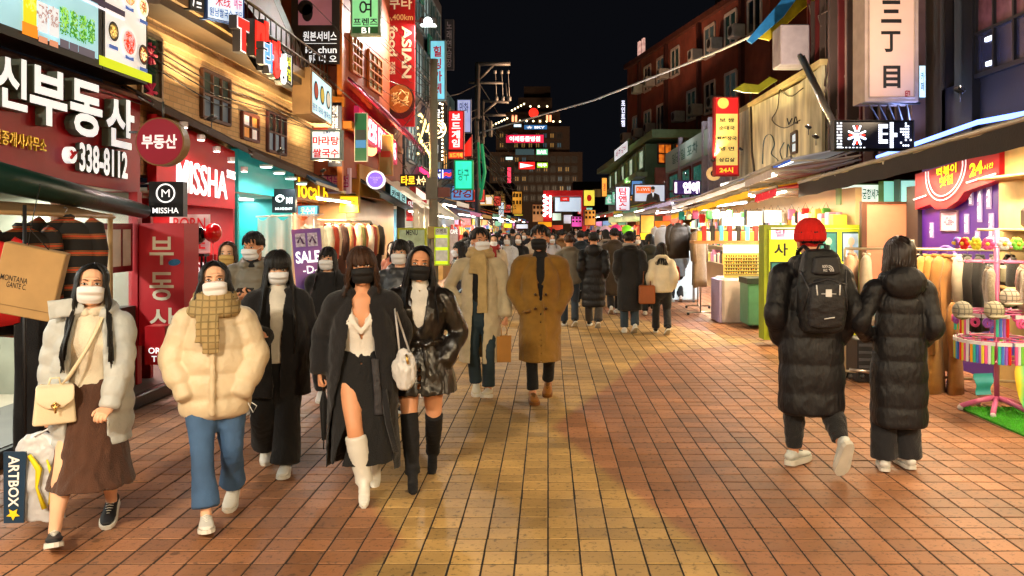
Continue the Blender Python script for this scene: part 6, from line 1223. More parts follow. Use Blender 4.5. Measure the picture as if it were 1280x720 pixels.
 sign('projecting_sign', QF(388, 162, 427, 200, 13.8), 'white lit sign with two red rows of Korean characters', 'sign', paint('#6a7a7a'), lit('#e0e6e6', 1.0), [('마라탕', (.08, .22, .92, .52), lit('#c81c2a', .6, 0), 0, .03, 1), ('쌀국수', (.08, .62, .92, .92), lit('#c81c2a', .6, 0), 0, .03, 1), ('一品麻辣烫', (.28, .05, .8, .15), B_TXT)], .15)
 OR = paint('#8a3a14', .6); c_ = empty('orange_building', (0, 0, 0), 0, 'orange corner building with dark photo banner and projecting upper windows', 'building')
 xa, xb = -4.55, -3.8; yb_ = dX(425, xb)
 part('wall', OR, c_, ((xa-2.5, 15.2, 1.2), (xa, 15.6, 8)), ((xa, 15.2, 2.7), (xb, 15.5, 8)), ((xb-.3, 15.5, 2.7), (xb, 21.5, 8)))
 part('red_panel', paint('#b02a10'), c_, ((-4.5, 15.16, 3.3), (-3.86, 15.198, 3.95)))
 part('ledge', paint('#9a5a1a'), c_, ((xa-.6, 15.05, 3.95), (xb+.08, 15.16, 4.12)), ((xb, 15.1, 3.55), (xb+.2, 20.5, 3.68)))
 part('corner_post', paint('#b8651c'), c_, ((xb-.06, 15.08, 2.4), (xb+.03, 15.2, 7)))
 for (x0, x1, yt, yb2) in ((440, 452, 42, 88), (461, 477, 62, 108)): q = QS(xb+.05, x0, yt, yb2, x1, yt+(x1-x0)*.9, yb2+(x1-x0)*.7); window(c_, q, 3, 4, paint('#b8651c'), lambda i, j: mat('#1c1c20', rough=.15, var=0, spec=.7) if (i*j) % 3 else mat('#6a5a30', emit=.2, var=0), .035)
 sign('photo_banner', QF(364, -30, 424, 80, 15.0), 'dark banner with pink portrait photo and white Korean lettering', 'banner', mat('#2c2226', rough=.5), None, [('원본서비스', (.25, .63, .95, .74), W_TXT), ('io_chun', (.3, .80, .95, .89), W_TXT), ('튜 디 오', (.35, .90, .95, .985), W_TXT), ('__________', (.25, .765, .95, .77), W_TXT)], .04,
  parts=lambda o, q: (MB().add([q.p(*a, .01) for a in ((.15, 0), (.85, 0), (.85, .56), (.15, .56))], [(0, 3, 2, 1)]).build('portrait_print', mat('#a86a74', emit=.35, var=.25, vs=3), o), MB().disc(q.p(.3, .36, .014), V(1, 0, 0), V(0, 0, 1), .14, .14, 18).disc(q.p(.34, .42, .014), V(1, 0, 0), V(0, 0, 1), .1, .16, 18).build('hair_print', mat('#17101a', var=0), o)))
 sign('light_box', QF(384, 150, 424, 160, 15.1), 'narrow dark panel of small print below the orange wall', 'sign', paint('#2a2020'), None, [('INTERIOR · DESIGN', (.2, .2, .9, .8), W_TXT)], .03)
 sign('notice_panel', QF(410, 128, 427, 208, 15.05), 'grey information panel of small lines beside the red rows sign', 'sign', mat('#5a5a6a', emit=.15), None, [('안내\n층별\n1F 의류\n2F 카페\n3F 사진', (.1, .05, .9, .95), W_TXT)], .03)
 sign('shop_sign', QF(393, 210, 438, 242, 15.6), 'pink sign board with Korean letters above the blue awning edge', 'sign', mat('#b89aa0', emit=.25), None, [('전문점', (.3, .25, .95, .75), mat('#9c1c4a', emit=.2, var=0))], .1)
 sign('projecting_sign', QF(438, -32, 475, 44, 14.6), 'green lit sign with Korean name and basement floor number', 'sign', paint('#5a6a5a'), lit('#7ac88e', .75), [('여', (.3, .42, .72, .70), K_TXT), ('프렌즈', (.1, .72, .92, .84), K_TXT, 0, .02, 1), ('B1', (.38, .875, .66, .97), W_TXT, 0, .02, 1)], .15,
  parts=lambda o, q: MB().slab(q.sub(.03, .86, .97, .985, .0075).c, q.n, .003).build('floor_panel', paint('#1f5a34'), o))
 b = MB(); a_, b2 = dX(441, -3.8), dX(512, -3.4); qa = [V(-3.8, a_, P(441, 104, a_).z), V(-3.8, 20.2, 5.0), V(-3.0, 19.9, P(516, 158, b2).z+.25), V(-3.0, 16.2, 3.7)]
 o = empty('pink_awning', (0, 0, 0), 0, 'magenta pink fabric awning with ribs on the orange building', 'awning')
 A = lambda u, v: (Vector((-3.78, 15.6+5.2*u, 4.55-.15*u))*(1-v)+Vector((-3.15, 15.4+5.6*u, 3.95-.35*u))*v)
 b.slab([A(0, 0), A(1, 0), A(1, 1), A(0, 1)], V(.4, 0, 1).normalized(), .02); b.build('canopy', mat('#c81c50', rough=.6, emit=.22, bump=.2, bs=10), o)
 b = MB()
 for i in range(7): b.tube([A(i/6, 0)+V(0, 0, .02), A(i/6, .5)+V(0, 0, .05), A(i/6, 1)+V(0, 0, .02)], .02, 5)
 b.tube([A(0, 1), A(1, 1)], .03, 6); b.build('rib', mat('#7a1c3a'), o)
 q = Quad((-3.55, 15.5, 4.02), (-3.55, 19.4, 3.72), (-3.55, 19.4, 3.2), (-3.55, 15.5, 3.45)); sign('shop_sign', q, 'pink lit sign with white English letters under the pink awning', 'sign', mat('#c01c58', rough=.5, emit=.5), None, [('PRESS FRIENDS', (.06, .12, .94, .88), mat('#f0f4ff', emit=1.1, var=0), .01, .01, 1)], .1)
 r = shop_room('upstairs_shop', 'orange lit upstairs room behind the pink sign', -3.82, -5.6, 15.6, 20.4, 3.4, '#e08a4a', (1, .62, .3), 60, z0=2.4, floor='#8a6a4a')
 sign('projecting_sign', QF(443, 141, 459, 202, 15.3), 'upright green and blue panel in a white frame', 'sign', paint('#c9c4bc'), mat('#1c4a34', rough=.2, emit=.12), [], .08, parts=lambda o, q: (MB().slab(q.sub(.1, .35, .9, .62, .008).c, q.n, .003).build('dark_band', mat('#101c24'), o), MB().slab(q.sub(.1, .56, .9, .72, .009).c, q.n, .003).build('blue_band', mat('#1c5a9a', emit=.4), o)))
 sign('window_shutter', QF(473, 168, 491, 220, 17.5), 'small framed window leaf standing open in the orange light', 'window', paint('#c8945a'), mat('#7a6a3a', rough=.3, emit=.15), [], .06, parts=lambda o, q: MB().slab(q.sub(.15, .4, .85, .55, .009).c, q.n, .003).build('red_sticker', mat('#a03a2a'), o))
 b = MB(); b.ball((0, 0, 0), .12, 14, 10); l = tag(b.build('globe_lamp', mat('#ffb070', emit=3, var=0)), 'round orange globe lamp in the upstairs shop', 'lamp'); l.location = P(464, 188, 17)
 c = P(470, 225, 13.9); rs = empty('round_sign', c, 0, 'round violet sign with white rim on the left side', 'sign'); b = MB(); b.tube([(0, .05, 0), (0, -.05, 0)], .155, 30, smooth=False); b.build('drum', mat('#e4e0ec', emit=.9, var=0), rs); b = MB(); b.tube([(0, -.05, 0), (0, -.056, 0)], .128, 30, smooth=False); b.build('face_panel', mat('#7a5ad0', emit=1.0, var=.1), rs)
 q = Quad((-.09, -.06, .05), (.09, -.06, .05), (.09, -.06, -.06), (-.09, -.06, -.06)); b = MB(); q.text(b, 'ROUND\n카페\n☺', (0, 0, 1, 1), .001); b.build('lettering', mat('#b8a0ec', emit=.9, var=0), rs)
 box_thing('ochre_bay', paint('#a87a2a'), 'ochre boxed upper wall beside the round violet sign', 'bay', ((-4.2, 16.4, 2.35), (-3.75, 19, 3.0)))
 awning('navy blue awning over the glass café front', -4.2, -3.35, 16.5, 20.5, 2.75, 2.2, mat('#14304a', rough=.5), za=2.45)
 shop_room('cafe', 'pale blue glass café front under the navy awning', -3.95, -6, 18.6, 21.5, 2.2, '#6a9ab0', (.8, .95, 1), 50, ('#e0e8f0', '#3a6a8a', '#c04a4a', '#e0c060'), 12, shelves=3)
 sign('light_box', Quad(P(487, 230, 19.2), P(508, 240, 20.5), P(508, 258, 20.5), P(487, 250, 19.2)), 'pale blue lit box sign above the navy awning', 'sign', paint('#4a6a6a'), lit('#9ac8c8', .9), [('카페 연', (.1, .25, .9, .75), mat('#0a4a54', var=0), 0, .03, 1)], .2)
 sign('neon_sign', QF(500, 218, 534, 233, 19.5), 'gold neon Korean characters for tarot with a star', 'sign', DARK, None, [('타로', (.05, .1, .55, .9), mat('#ffc02a', emit=2.0, var=0), .02, .02, 1), ('★수', (.6, .1, .95, .9), mat('#ffe0a0', emit=1.6, var=0), .02, .02, 1)], .06)
 sign('food_sign', QF(508, 250, 533, 276, 20.6), 'red food sign with round noodle dish picture', 'sign', mat('#9c1420', emit=.4), mat('#8a1c24', emit=.4), [('맛집', (.1, .05, .6, .35), W_TXT)], .1, parts=lambda o, q: (MB().disc(q.p(.6, .62, .012), V(1, 0, 0), V(0, 0, 1), .17, .14, 18).build('plate_print', mat('#e0e0e8', emit=.7), o), MB().disc(q.p(.6, .62, .016), V(1, 0, 0), V(0, 0, 1), .11, .09, 18).build('noodle_print', mat('#d89a2a', emit=.8), o)))
 sign('light_box', Quad(P(519, 232, 21.5), P(534, 243, 23), P(534, 262, 23), P(519, 254, 21.5)), 'white lit panel in red frame on the left beyond the café', 'sign', paint('#8a1a1c'), lit('#e8d8d0', 1.0), [], .15)
 sign('menu_stand', QF(497, 285, 533, 330, 18.2), 'yellow-green framed menu screen on the left stall row', 'sign', paint('#b8c41c'), mat('#8a9a7a', emit=.4, var=.5, vs=8), [('MENU', (.3, .05, .7, .2), K_TXT)], .15)
 sign('menu_stand', QF(543, 284, 561, 332, 16.2), 'lime and white standing menu poster behind the profile woman', 'sign', paint('#a8cc1c'), mat('#9a9c9a', emit=.3, var=.6, vs=14), [('이벤트', (.15, .04, .85, .16), K_TXT)], .15, parts=lambda o, q: [MB().slab(q.sub(.06, v, .94, v+.08, .009).c, q.n, .003).build('lime_band', mat('#b8e01c', emit=.5), o) for v in (.2, .52, .88)])
 sign('menu_stand', QF(562, 286, 573, 330, 17.0), 'narrow red standing poster next to the lime one', 'sign', paint('#c01a1c'), mat('#a89a9c', emit=.3, var=.6, vs=14), [('CAFE', (.1, .02, .9, .14), W_TXT)], .15)
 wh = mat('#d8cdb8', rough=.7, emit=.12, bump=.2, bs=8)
 b = MB(); o = empty('white_awning', (0, 0, 0), 0, 'long white fabric awning with hanging panels in front of the utility pole', 'awning'); C = lambda u, v: Vector((-3.9+1.15*v, 18+9.5*u, 3.0-.85*v-.25*u+.05*math.sin(u*25)))
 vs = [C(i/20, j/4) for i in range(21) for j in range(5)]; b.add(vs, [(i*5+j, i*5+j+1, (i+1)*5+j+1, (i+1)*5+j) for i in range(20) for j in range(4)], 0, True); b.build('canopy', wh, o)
 for i in range(5): part('hanging_panel', wh, o, ((-3.0, 18.3+i*.8, 1.55), (-2.97, 18.9+i*.8, 2.3)))
 tube_lamp((-3.2, 19, 2.1), (-3.0, 26, 2.0), 90, (1, .86, .66), label='long tube lamp under the white fabric awning')
 n2 = empty('dark_building', (0, 0, 0), 0, 'dark teal-glazed building behind the red banner', 'building'); part('wall', paint('#22262a'), n2, ((-6.5, 21.6, 0), (-3.75, 29, 9.5)))
 for i in range(5):
  for j in range(3): q = Quad((-3.72, 21.9+i*1.35, 9.0-j*2.0), (-3.72, 23+i*1.35, 9.0-j*2), (-3.72, 23+i*1.35, 7.5-j*2), (-3.72, 21.9+i*1.35, 7.5-j*2)); window(n2, q, 2, 2, paint('#5a6a70'), lambda a, b_, k=i+j: mat(('#1a3a40', '#4a6a70', '#8aa0a0', '#2a4a44')[k % 4], emit=(.05, .2, .5, .1)[k % 4], rough=.15, var=.3), .05, separate=False)
 part('green_cloth', mat('#1c6a5a', rough=.7), n2, ((-3.66, 22, 8.2), (-3.6, 24, 9.6)), ((-3.66, 25, 7), (-3.6, 26.5, 7.6)))
 q = QF(482, -14, 518, 158, 19.8); f = sign('food_banner', q, 'tall red banner with vertical cream letters and a noodle bowl picture', 'banner', mat('#9c1418', rough=.5, emit=.22), None, [('쿠타', (.12, .06, .92, .15), mat('#d8c8a0', emit=.4, var=0), 0, .02, 1), ('6,400km', (.06, .185, .95, .235), mat('#d8b070', emit=.3, var=0))], .12)
 cmz = mat('#cdbf98', emit=.4, var=0)
 for t, u0, u1, v0, v1 in (('ASIAN', .56, .9, .27, .65), ('food', .12, .42, .27, .49), ('전문점', .14, .34, .53, .62)):
  a, fs = glyphs(t, .03); b = MB(); b.add([q.p(u0+(u1-u0)*y, v0+(v1-v0)*x, .008) for x, y, z in a], fs); b.build('lettering', cmz, f)
 b = MB(); b.disc(q.p(.5, .82, .01), V(1, 0, 0), V(0, 0, 1), .36, .42, 24); b.build('bowl_print', mat('#3a2018'), f); b = MB(); b.disc(q.p(.5, .8, .013), V(1, 0, 0), V(0, 0, 1), .3, .34, 24); no = b.build('noodle_print', mat('#b0682a', emit=.3, var=.5, vs=20), f)
 b = MB(); rn = random.Random(3)
 for i in range(16): a = rn.uniform(0, 6.28); c = q.p(.5, .8, .018)+V(math.cos(a)*.12, 0, math.sin(a)*.14); b.tube([c+V(rn.uniform(-.12, .12), 0, rn.uniform(-.12, .12)) for _ in range(3)], .012, 5)
 b.build('noodle_strand', mat('#d8a860', emit=.35), no)
 sign('projecting_sign', QF(537, 50, 557, 125, 23), 'pale cyan lit vertical sign with four red Korean characters', 'sign', paint('#4a6a70'), lit('#6ab8d0', 1.0), [('힐\n링\n카\n페', (.22, .1, .78, .9), mat('#a01c34', emit=.3, var=0), 0, .03, 1.1)], .2)
 sign('projecting_sign', QF(556, 24, 567, 87, 26), 'unlit dark vertical sign high behind the cyan sign', 'sign', paint('#2a2428'), None, [('노\n래\n연\n습\n장', (.2, .05, .8, .95), mat('#8a7a80', var=0))], .15)
 q = QF(538, 128, 554, 202, 24); f = sign('marquee_sign', q, 'vertical marquee framed in small bulbs with a swirl emblem', 'sign', paint('#6a4a1c'), paint('#141010'), [('끝', (.2, .12, .8, .26), W_TXT), ('맛집', (.25, .72, .6, .86), W_TXT)], .15)
 b = MB()
 for j in range(15):
  for u in (.06, .94): b.ball(q.p(u, (j+.5)/15, .03), .028, 6, 4)
 for u in (.25, .5, .75): b.ball(q.p(u, .02, .03), .028, 6, 4)
 b.build('bulb', mat('#fff4d0', emit=6, var=0), f); tag(f.children[-1] if 0 else bpy.data.objects['bulb'], kind='stuff')
 b = MB(); c = q.p(.5, .45, .03); b.tube([c+V(.2*math.cos(a)*(1-.06*a), 0, .2*math.sin(a)*(1-.06*a)) for a in np.linspace(0, 12, 40)], .02, 5); b.tube([c+V(.26*math.cos(a), 0, .26*math.sin(a)) for a in np.linspace(0, 6.283, 25)], .022, 5, caps=False); b.build('swirl_emblem', mat('#ffe8b0', emit=3, var=0), f)
 b = MB(); pts = [(525, 142), (532, 152), (528, 165), (524, 176), (531, 183), (538, 195)]
 for (a1, b1), (a2, b2_) in zip(pts[:-1], pts[1:]): b.tube([P(a1, b1, 23.5), P(a2, b2_, 23.5)], .035, 6)
 for i in range(14): b.ball(P(524+(i % 2)*12+math.sin(i)*3, 144+i*4, 23.5), .04, 6, 4)
 tag(b.build('neon_arrow', mat('#ffdf90', emit=3, var=0)), 'broken yellow neon arrow of bulbs beside the marquee', 'neon sign')
 sign('projecting_sign', QF(560, 138, 580, 188, 26), 'red lit vertical sign with four white Korean characters', 'sign', paint('#8a1418'), lit('#e01a20', 1.0), [('보\n드\n게\n임', (.22, .08, .78, .92), W_TXT, 0, .04, 1.05)], .2)
 sign('projecting_sign', QF(571, 124, 589, 166, 28), 'pale violet lit panel with drawing behind the red vertical sign', 'sign', paint('#5a6a8a'), lit('#a0a8d8', .9), [('만화', (.2, .1, .8, .4), B_TXT)], .2)
 sign('projecting_sign', Quad(P(579, 182, 27), P(590, 168, 27), P(590, 196, 27), P(579, 197, 27)), 'small red lit wedge sign under the violet panel', 'sign', paint('#8a1418'), lit('#f02a1c', 1.0), [], .2)
 sign('projecting_sign', QF(560, 189, 580, 199, 26.1), 'orange-red lit strip with yellow print under the red sign', 'sign', paint('#8a1418'), lit('#d8321c', 1.0), [('보드카페', (.1, .2, .9, .8), mat('#ffc040', emit=1.5, var=0))], .2)
 sign('projecting_sign', QF(568, 200, 591, 237, 25), 'turquoise green lit square sign on the left', 'sign', mat('#0a8a4a', emit=.6), lit('#2ad8b8', 1.0), [('당구', (.2, .3, .8, .7), mat('#0a8a7a', emit=.5, var=0))], .3)
 sign('neon_sign', Quad(P(524, 205, 24), P(541, 220, 24), P(541, 226, 24), P(524, 214, 24)), 'magenta neon stripe sloping down behind the pole', 'neon sign', mat('#8a1a4a'), lit('#ff3a7a', 1.6), [], .1)
 sign('neon_sign', QF(543, 211, 565, 224, 24.5), 'blue and white neon sign with a red tail', 'neon sign', mat('#141c5a', emit=.5), lit('#2a3aa8', .9), [('N1', (.05, .1, .5, .9), mat('#e8f0ff', emit=2, var=0)), ('~', (.5, .3, .98, .8), mat('#ff3a2a', emit=2, var=0), 0, .05, 1)], .1)
 for i, (y0, y1, x, z, c, l) in enumerate(((29, 38, -4.3, 7.5, '#1c3a4a', 'blue-grey rendered building past the red vertical sign'), (38, 52, -4.6, 6.5, '#2a2624', 'dark narrow building behind the turquoise sign'), (52, 75, -6.5, 6, '#241c18', 'low dark building far down the left side'))):
  g = empty('building', (0, 0, 0), 0, l, 'building'); part('wall', paint(c), g, ((x-4, y0, 0), (x, y1, z)))
  for a in range(4):
   for b_ in range(2): yy = y0+.6+a*(y1-y0-1)/4; q = Quad((x+.03, yy, z-.6-b_*2), (x+.03, yy+1.3, z-.6-b_*2), (x+.03, yy+1.3, z-1.8-b_*2), (x+.03, yy, z-1.8-b_*2)); window(g, q, 2, 1, paint('#55524e'), mat('#c8a060', emit=.6, var=.4) if (a+b_+i) % 3 == 0 else mat('#101418', rough=.2, var=0), .06, separate=False)
 fl = empty('floodlight', (-2.9, 20, 6.7), 0, 'bright white floodlight high on the teal glazed building', 'lamp'); b = MB(); b.box((-.2, -.1, -.08), (.2, .1, .12), ch=.03); b.box((-.8, -.04, .0), (-.2, .04, .05)); b.build('housing', STEEL, fl); b = MB(); b.box((-.18, -.12, -.085), (.18, .08, -.081)); b.ball((0, -.1, .0), .1, 12, 8); b.build('lens', mat('#f4fff8', emit=14, var=0), fl); area('flood', (-2.9, 19.8, 6.55), (math.radians(-25), math.radians(12), 0), .4, .3, 130, (1, .95, .88))
 po = empty('utility_pole', (-2.36, 17, 0), 0, 'grey concrete utility pole with meter boxes on the left side', 'utility pole'); b = MB(); b.tube([(0, 0, 0), (0, 0, 5.2)], [.1, .08], 12); b.build('pole', mat('#6a6a62', rough=.8, bump=.3), po)
 part('meter_box', paint('#4a4a46'), po, ((-.14, -.16, 2.3), (.1, -.08, 2.75)), ch=.01); part('meter_box', paint('#7a6a2a'), po, ((-.1, -.14, 1.5), (.08, -.09, 1.75)), ch=.01)
 part('sign_plate', paint('#5a1c1c'), po, ((.1, -.12, 2.35), (.35, -.08, 2.55)))
 b = MB(); rn = random.Random(4)
 for i in range(7): b.tube([V(0, 0, rn.uniform(3.2, 5)), V(rn.uniform(-.9, -.3), rn.uniform(1, 4), rn.uniform(2.8, 3.6)), V(-1.7, rn.uniform(3, 8), rn.uniform(3.4, 4.8))], .009, 4)
 b.build('wire', K_TXT, po)
def fabric_shops_far():
 """stalls and shop fronts lining both sides further down"""
 rn = random.Random(8); cols = ['#c8a060', '#d04a3a', '#e8e0d0', '#5a8ac0', '#e0c83a', '#7ac0a0', '#d88ac0', '#e89a4a']
 names = {'#c8a060': 'sand', '#d04a3a': 'red', '#e8e0d0': 'white', '#5a8ac0': 'blue', '#e0c83a': 'yellow', '#7ac0a0': 'mint', '#d88ac0': 'pink', '#e89a4a': 'orange'}
 for side in (-1, 1):
  y = 27 if side < 0 else 31; i = 0; sn = 'left' if side < 0 else 'right'
  while y < 95:
   L = rn.uniform(3.2, 5)*(1+(y-20)/60); c = cols[(i*3+(side > 0)) % 8]; X = side*(3.5 if side < 0 else 3.9); wy = (y-20)/75; Xs = X-side*.6*wy; s = empty('market_stall', (0, 0, 0), 0, '%s market stall along the %s side, %s row from the camera end' % (names[c], sn, ORD[i]), 'stall', 'lit market stalls lining the street')
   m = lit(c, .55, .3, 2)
   part('counter', paint(c), s, ((Xs, y, 0), (Xs+side*.7, y+L*.9, .8)))
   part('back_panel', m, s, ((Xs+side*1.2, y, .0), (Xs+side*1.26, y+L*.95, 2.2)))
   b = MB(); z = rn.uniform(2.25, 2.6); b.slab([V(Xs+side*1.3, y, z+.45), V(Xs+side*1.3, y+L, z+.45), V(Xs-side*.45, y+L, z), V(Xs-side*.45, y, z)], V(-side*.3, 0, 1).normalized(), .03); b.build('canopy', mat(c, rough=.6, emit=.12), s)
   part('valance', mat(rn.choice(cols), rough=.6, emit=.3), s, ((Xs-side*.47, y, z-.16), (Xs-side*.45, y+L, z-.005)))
   goods(s, min(Xs, Xs+side*.6), max(Xs, Xs+side*.6), y+.05, y+L*.88, .805, i*7+(side > 0), rn.sample(cols, 5), n=12, hmax=.45)
   goods(s, min(Xs+side*.8, Xs+side*1.15), max(Xs+side*.8, Xs+side*1.15), y+.05, y+L*.9, 1.35, i*9+5, rn.sample(cols, 5), n=14, hmax=.5)
   cool = rn.random() < .4
   if y < 60: tube_lamp((Xs, y+.2, z-.1), (Xs, y+L-.3, z-.1), 38*L/4, (.9, .95, 1) if cool else (1, .78, .5), cool, '%s tube lamp in the %s market stall on the %s side' % ('white' if cool else 'warm', ORD[i], sn), r=.02)
   else: part('tube', TUBE, s, ((Xs-.03, y+.2, z-.12), (Xs+.03, y+L-.3, z-.07)))
   if rn.random() < .85 and y > 33:
    t = rn.choice(['분식', '카페', '신발', '의류', '악세사리', '핸드폰', '네일', '화장품', '닭강정', 'SALE', 'COFFEE', '안경']); k = rn.choice(cols)
    q = Quad(V(Xs+side*.5-.55*rn.uniform(.7, 1), y+.3, z+1.3), V(Xs+side*.5+.55, y+.3, z+1.3), V(Xs+side*.5+.55, y+.3, z+.6), V(Xs+side*.5-.55, y+.3, z+.6)); f = sign('light_box', q, '%s lit box sign above the %s stall on the %s side' % (names[k], ORD[i], sn), 'sign', DARK, lit(k, 1.0), [(t, (.1, .2, .9, .8), rn.choice([W_TXT, K_TXT, R_TXT]), 0, .03, 1)], .15)
   y += L+rn.uniform(.1, .5); i += 1
# ---------------------------------------------------------------- right side
def awn(label, X0, X1, ya, yb, zw, za, zb, m, vm=None, val=.14, arms=4, led=None):
 """awning from the wall line X0 to the front edge X1; front height za near, zb far"""
 o = empty('awning', (0, 0, 0), 0, label, 'awning')
 if led: b = MB(); b.tube([V(X1+.06, ya+.1, za-val*.6), V(X1+.06, yb-.1, zb-val*.6)], .022, 6); b.build('light_strip', mat(led, emit=5, var=0), o)
 b = MB(); q = [V(X0, ya, za+zw), V(X1, ya, za), V(X1, yb, zb), V(X0, yb, zb+zw)]
 n = (q[1]-q[0]).cross(q[3]-q[0]).normalized(); n = n if n.z > 0 else -n; b.slab(q if (q[1]-q[0]).cross(q[2]-q[1]).dot(n) > 0 else q[::-1], n, .025); b.build('canopy', m, o)
 v = MB(); N = 24; s_ = 1 if X0 < X1 else -1
 v.add([V(X1+s_*.012*math.sin(i*2.2), ya+(yb-ya)*i/N, za+(zb-za)*i/N) for i in range(N+1)]+[V(X1+s_*.02*math.sin(i*2.2), ya+(yb-ya)*i/N, za+(zb-za)*i/N-val-.008*math.sin(i*2.1)) for i in range(N+1)], [(i, i+1, N+2+i, N+1+i) for i in range(N)], 0, True); v.build('valance', vm or m, o)
 for i in range(arms+1):
  t = i/arms; y = ya+(yb-ya)*t; z = za+(zb-za)*t; f_ = MB(); f_.tube([V(X0, y, z+zw-.08), V((X0+X1)/2, y, z+zw*.4-.12), V(X1, y, z-.04)], .018, 6); f_.build('support_arm', mat('#d8d0c0', rough=.4), o)
 f_ = MB(); f_.tube([V(X1-s_*.0, ya, za+.01), V(X1, yb, zb+.01)], .028, 8); f_.build('front_bar', mat('#b8b0a2', rough=.4, metal=.3), o); return o
def right_side():
 awn('wide charcoal brown awning at the upper right with cream underside', 5.4, 3.9, 3.2, 12.8, .42, 2.74, 2.42, mat('#d8c8a0', rough=.7), mat('#2c2520', rough=.8, bump=.4, bs=40), .22, 6)
 b = MB(); b.slab([V(5.4, 3.2, 3.19), V(3.88, 3.2, 2.77), V(3.88, 12.8, 2.45), V(5.4, 12.8, 2.87)][::-1], V(-.26, 0, 1).normalized(), .004); o = tag(b.build('awning_cover', mat('#2c2520', rough=.8, bump=.3, bs=30)), 'charcoal top sheet of the wide awning', 'awning')
 tube_lamp((4.35, 3.4, 2.72), (4.35, 6.6, 2.62), 42, (1, .8, .55), label='nearest warm tube lamp under the charcoal awning'); tube_lamp((4.35, 7.0, 2.6), (4.35, 9.4, 2.52), 46, (1, .8, .55), label='middle warm tube lamp under the charcoal awning'); tube_lamp((4.35, 9.8, 2.5), (4.35, 12.2, 2.42), 44, (1, .8, .55), label='far warm tube lamp under the charcoal awning')
 for i, (x, y, z) in enumerate(((4.5, 7.35, 2.68), (4.05, 6.5, 2.6))):
  o = empty('floodlight', (x, y, z), 0, ('blue-grey floodlight under the awning beside the red sign', 'white floodlight under the awning at the right edge')[i], 'lamp'); b = MB(); b.box((-.08, -.06, -.05), (.08, .06, .05), ch=.02); b.build('housing', paint('#5a6a9a' if i == 0 else '#c9c4b8'), o); b = MB(); b.box((-.07, -.05, -.054), (.07, .05, -.05)); b.build('lens', mat('#fff4dc', emit=8, var=0), o); b = MB(); b.tube([(0, 0, .05), (0, 0, .12)], .01, 6); b.build('bracket', STEEL, o)
 X = 5.0
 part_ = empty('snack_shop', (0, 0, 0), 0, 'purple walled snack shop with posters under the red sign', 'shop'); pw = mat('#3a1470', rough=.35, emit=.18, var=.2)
 part('wall', pw, part_, ((X+.04, 9.15, .0), (X+.2, 11.1, 2.6))); part('door_pillar', paint('#2a2220'), part_, ((X-.02, 11.1, 0), (X+.25, 11.45, 2.3))); part('cream_wall', mat('#d8b878', rough=.6, bump=.1, bs=10), part_, ((X-.02, 5.2, 0), (X+.2, 9.1, 2.75)))
 part('switch_box', mat('#c8c4b8'), part_, ((X-.04, 11.2, 1.45), (X-.021, 11.25, 1.57)))
 q = lambda a0, a1, z1, z0, o=.03: Quad((X+.03, a1, z1), (X+.03, a0, z1), (X+.03, a0, z0), (X+.03, a1, z0))
 sign('poster', q(10.1, 10.55, 1.95, 1.68), 'pale pink framed picture on the purple wall', 'poster', paint('#7a5a70'), mat('#b08aa0', emit=.25, var=.4, vs=20), [('~Cafe~', (.2, .3, .8, .7), mat('#8a4a6a'))], .02)
 for i, (a, z1, z0) in enumerate(((9.35, 2.2, 1.95), (9.55, 2.2, 1.8), (9.75, 2.2, 2.0), (9.3, 1.9, 1.62), (9.6, 1.7, 1.5), (9.85, 1.9, 1.66), (10.75, 1.8, 1.6), (9.2, 1.72, 1.52))): sign('price_tag', q(a, a+.11, z1, z0), '%s small white price strip from the ceiling side on the purple wall' % ORD[i], 'notice', mat('#8a78a8', emit=.15), None, [('세\n일', (.2, .1, .8, .9), W_TXT)], .008, 'price strips on the purple wall')
 b = MB(); c_ = V(X+.028, 10.4, 1.2); b.tube([c_+V(0, .33*math.cos(a), .3*math.sin(a)) for a in np.linspace(0, 3.14, 14)], .018, 6); b.slab([c_+V(0, .31, 0), c_+V(0, -.31, 0), c_+V(0, -.31, -.7), c_+V(0, .31, -.7)], V(-1, 0, 0), .02); b.build('arched_door', mat('#7a5ab0', emit=.2), part_)
 b = MB();
 q2 = QS(X-.08, 1144, 218, 262, 1249, 186, 224); f = sign('shop_sign', q2, 'red sign board with yellow lettering, 24 and a white oval outline', 'sign', mat('#a80818', rough=.5, emit=.12), None, [('24', (.70, .2, .84, .62), mat('#f0e020', emit=1.2, var=0), 0, .04, 1), ('시간', (.85, .38, .95, .55), mat('#f0e020', emit=1.0, var=0)), ('떡볶이\n맛집', (.3, .02, .55, .62), mat('#e0e020', emit=1.1, var=0), 0, .03, 1)], .12)
 b = MB()
 for k_ in (1, .86): b.tube([q2.p(.42+.25*k_*math.cos(a), .12+.92*k_*math.sin(a), .02) for a in np.linspace(-.1, 3.24, 20)], .008, 5)
 b.tube([q2.p(.0, .72, .02), q2.p(.17, .72, .02)], .012, 5); b.tube([q2.p(.68, .76, .02), q2.p(.98, .8, .02)], .012, 5); b.build('oval_outline', mat('#f4dce0', emit=1.0, var=0), f)
 b = MB(); b.slab([q2.p(.2, .98, -.0), q2.p(.64, .98, 0), q2.p(.56, 1.2, 0), q2.p(.42, 1.3, 0), q2.p(.28, 1.2, 0)], q2.n, .1); b.build('sign_lobe', mat('#a80818', rough=.5, emit=.12), f)
 b = box_thing('wall_shelf', mat('#c8a870'), 'cream wall shelving with black bags at the right edge', 'shelf', ((X-.32, 5.4, 1.1), (X-.03, 9.0, 1.13)), ((X-.32, 5.4, 1.7), (X-.03, 9.0, 1.73)), ((X-.32, 5.4, 2.25), (X-.03, 9.0, 2.28)))
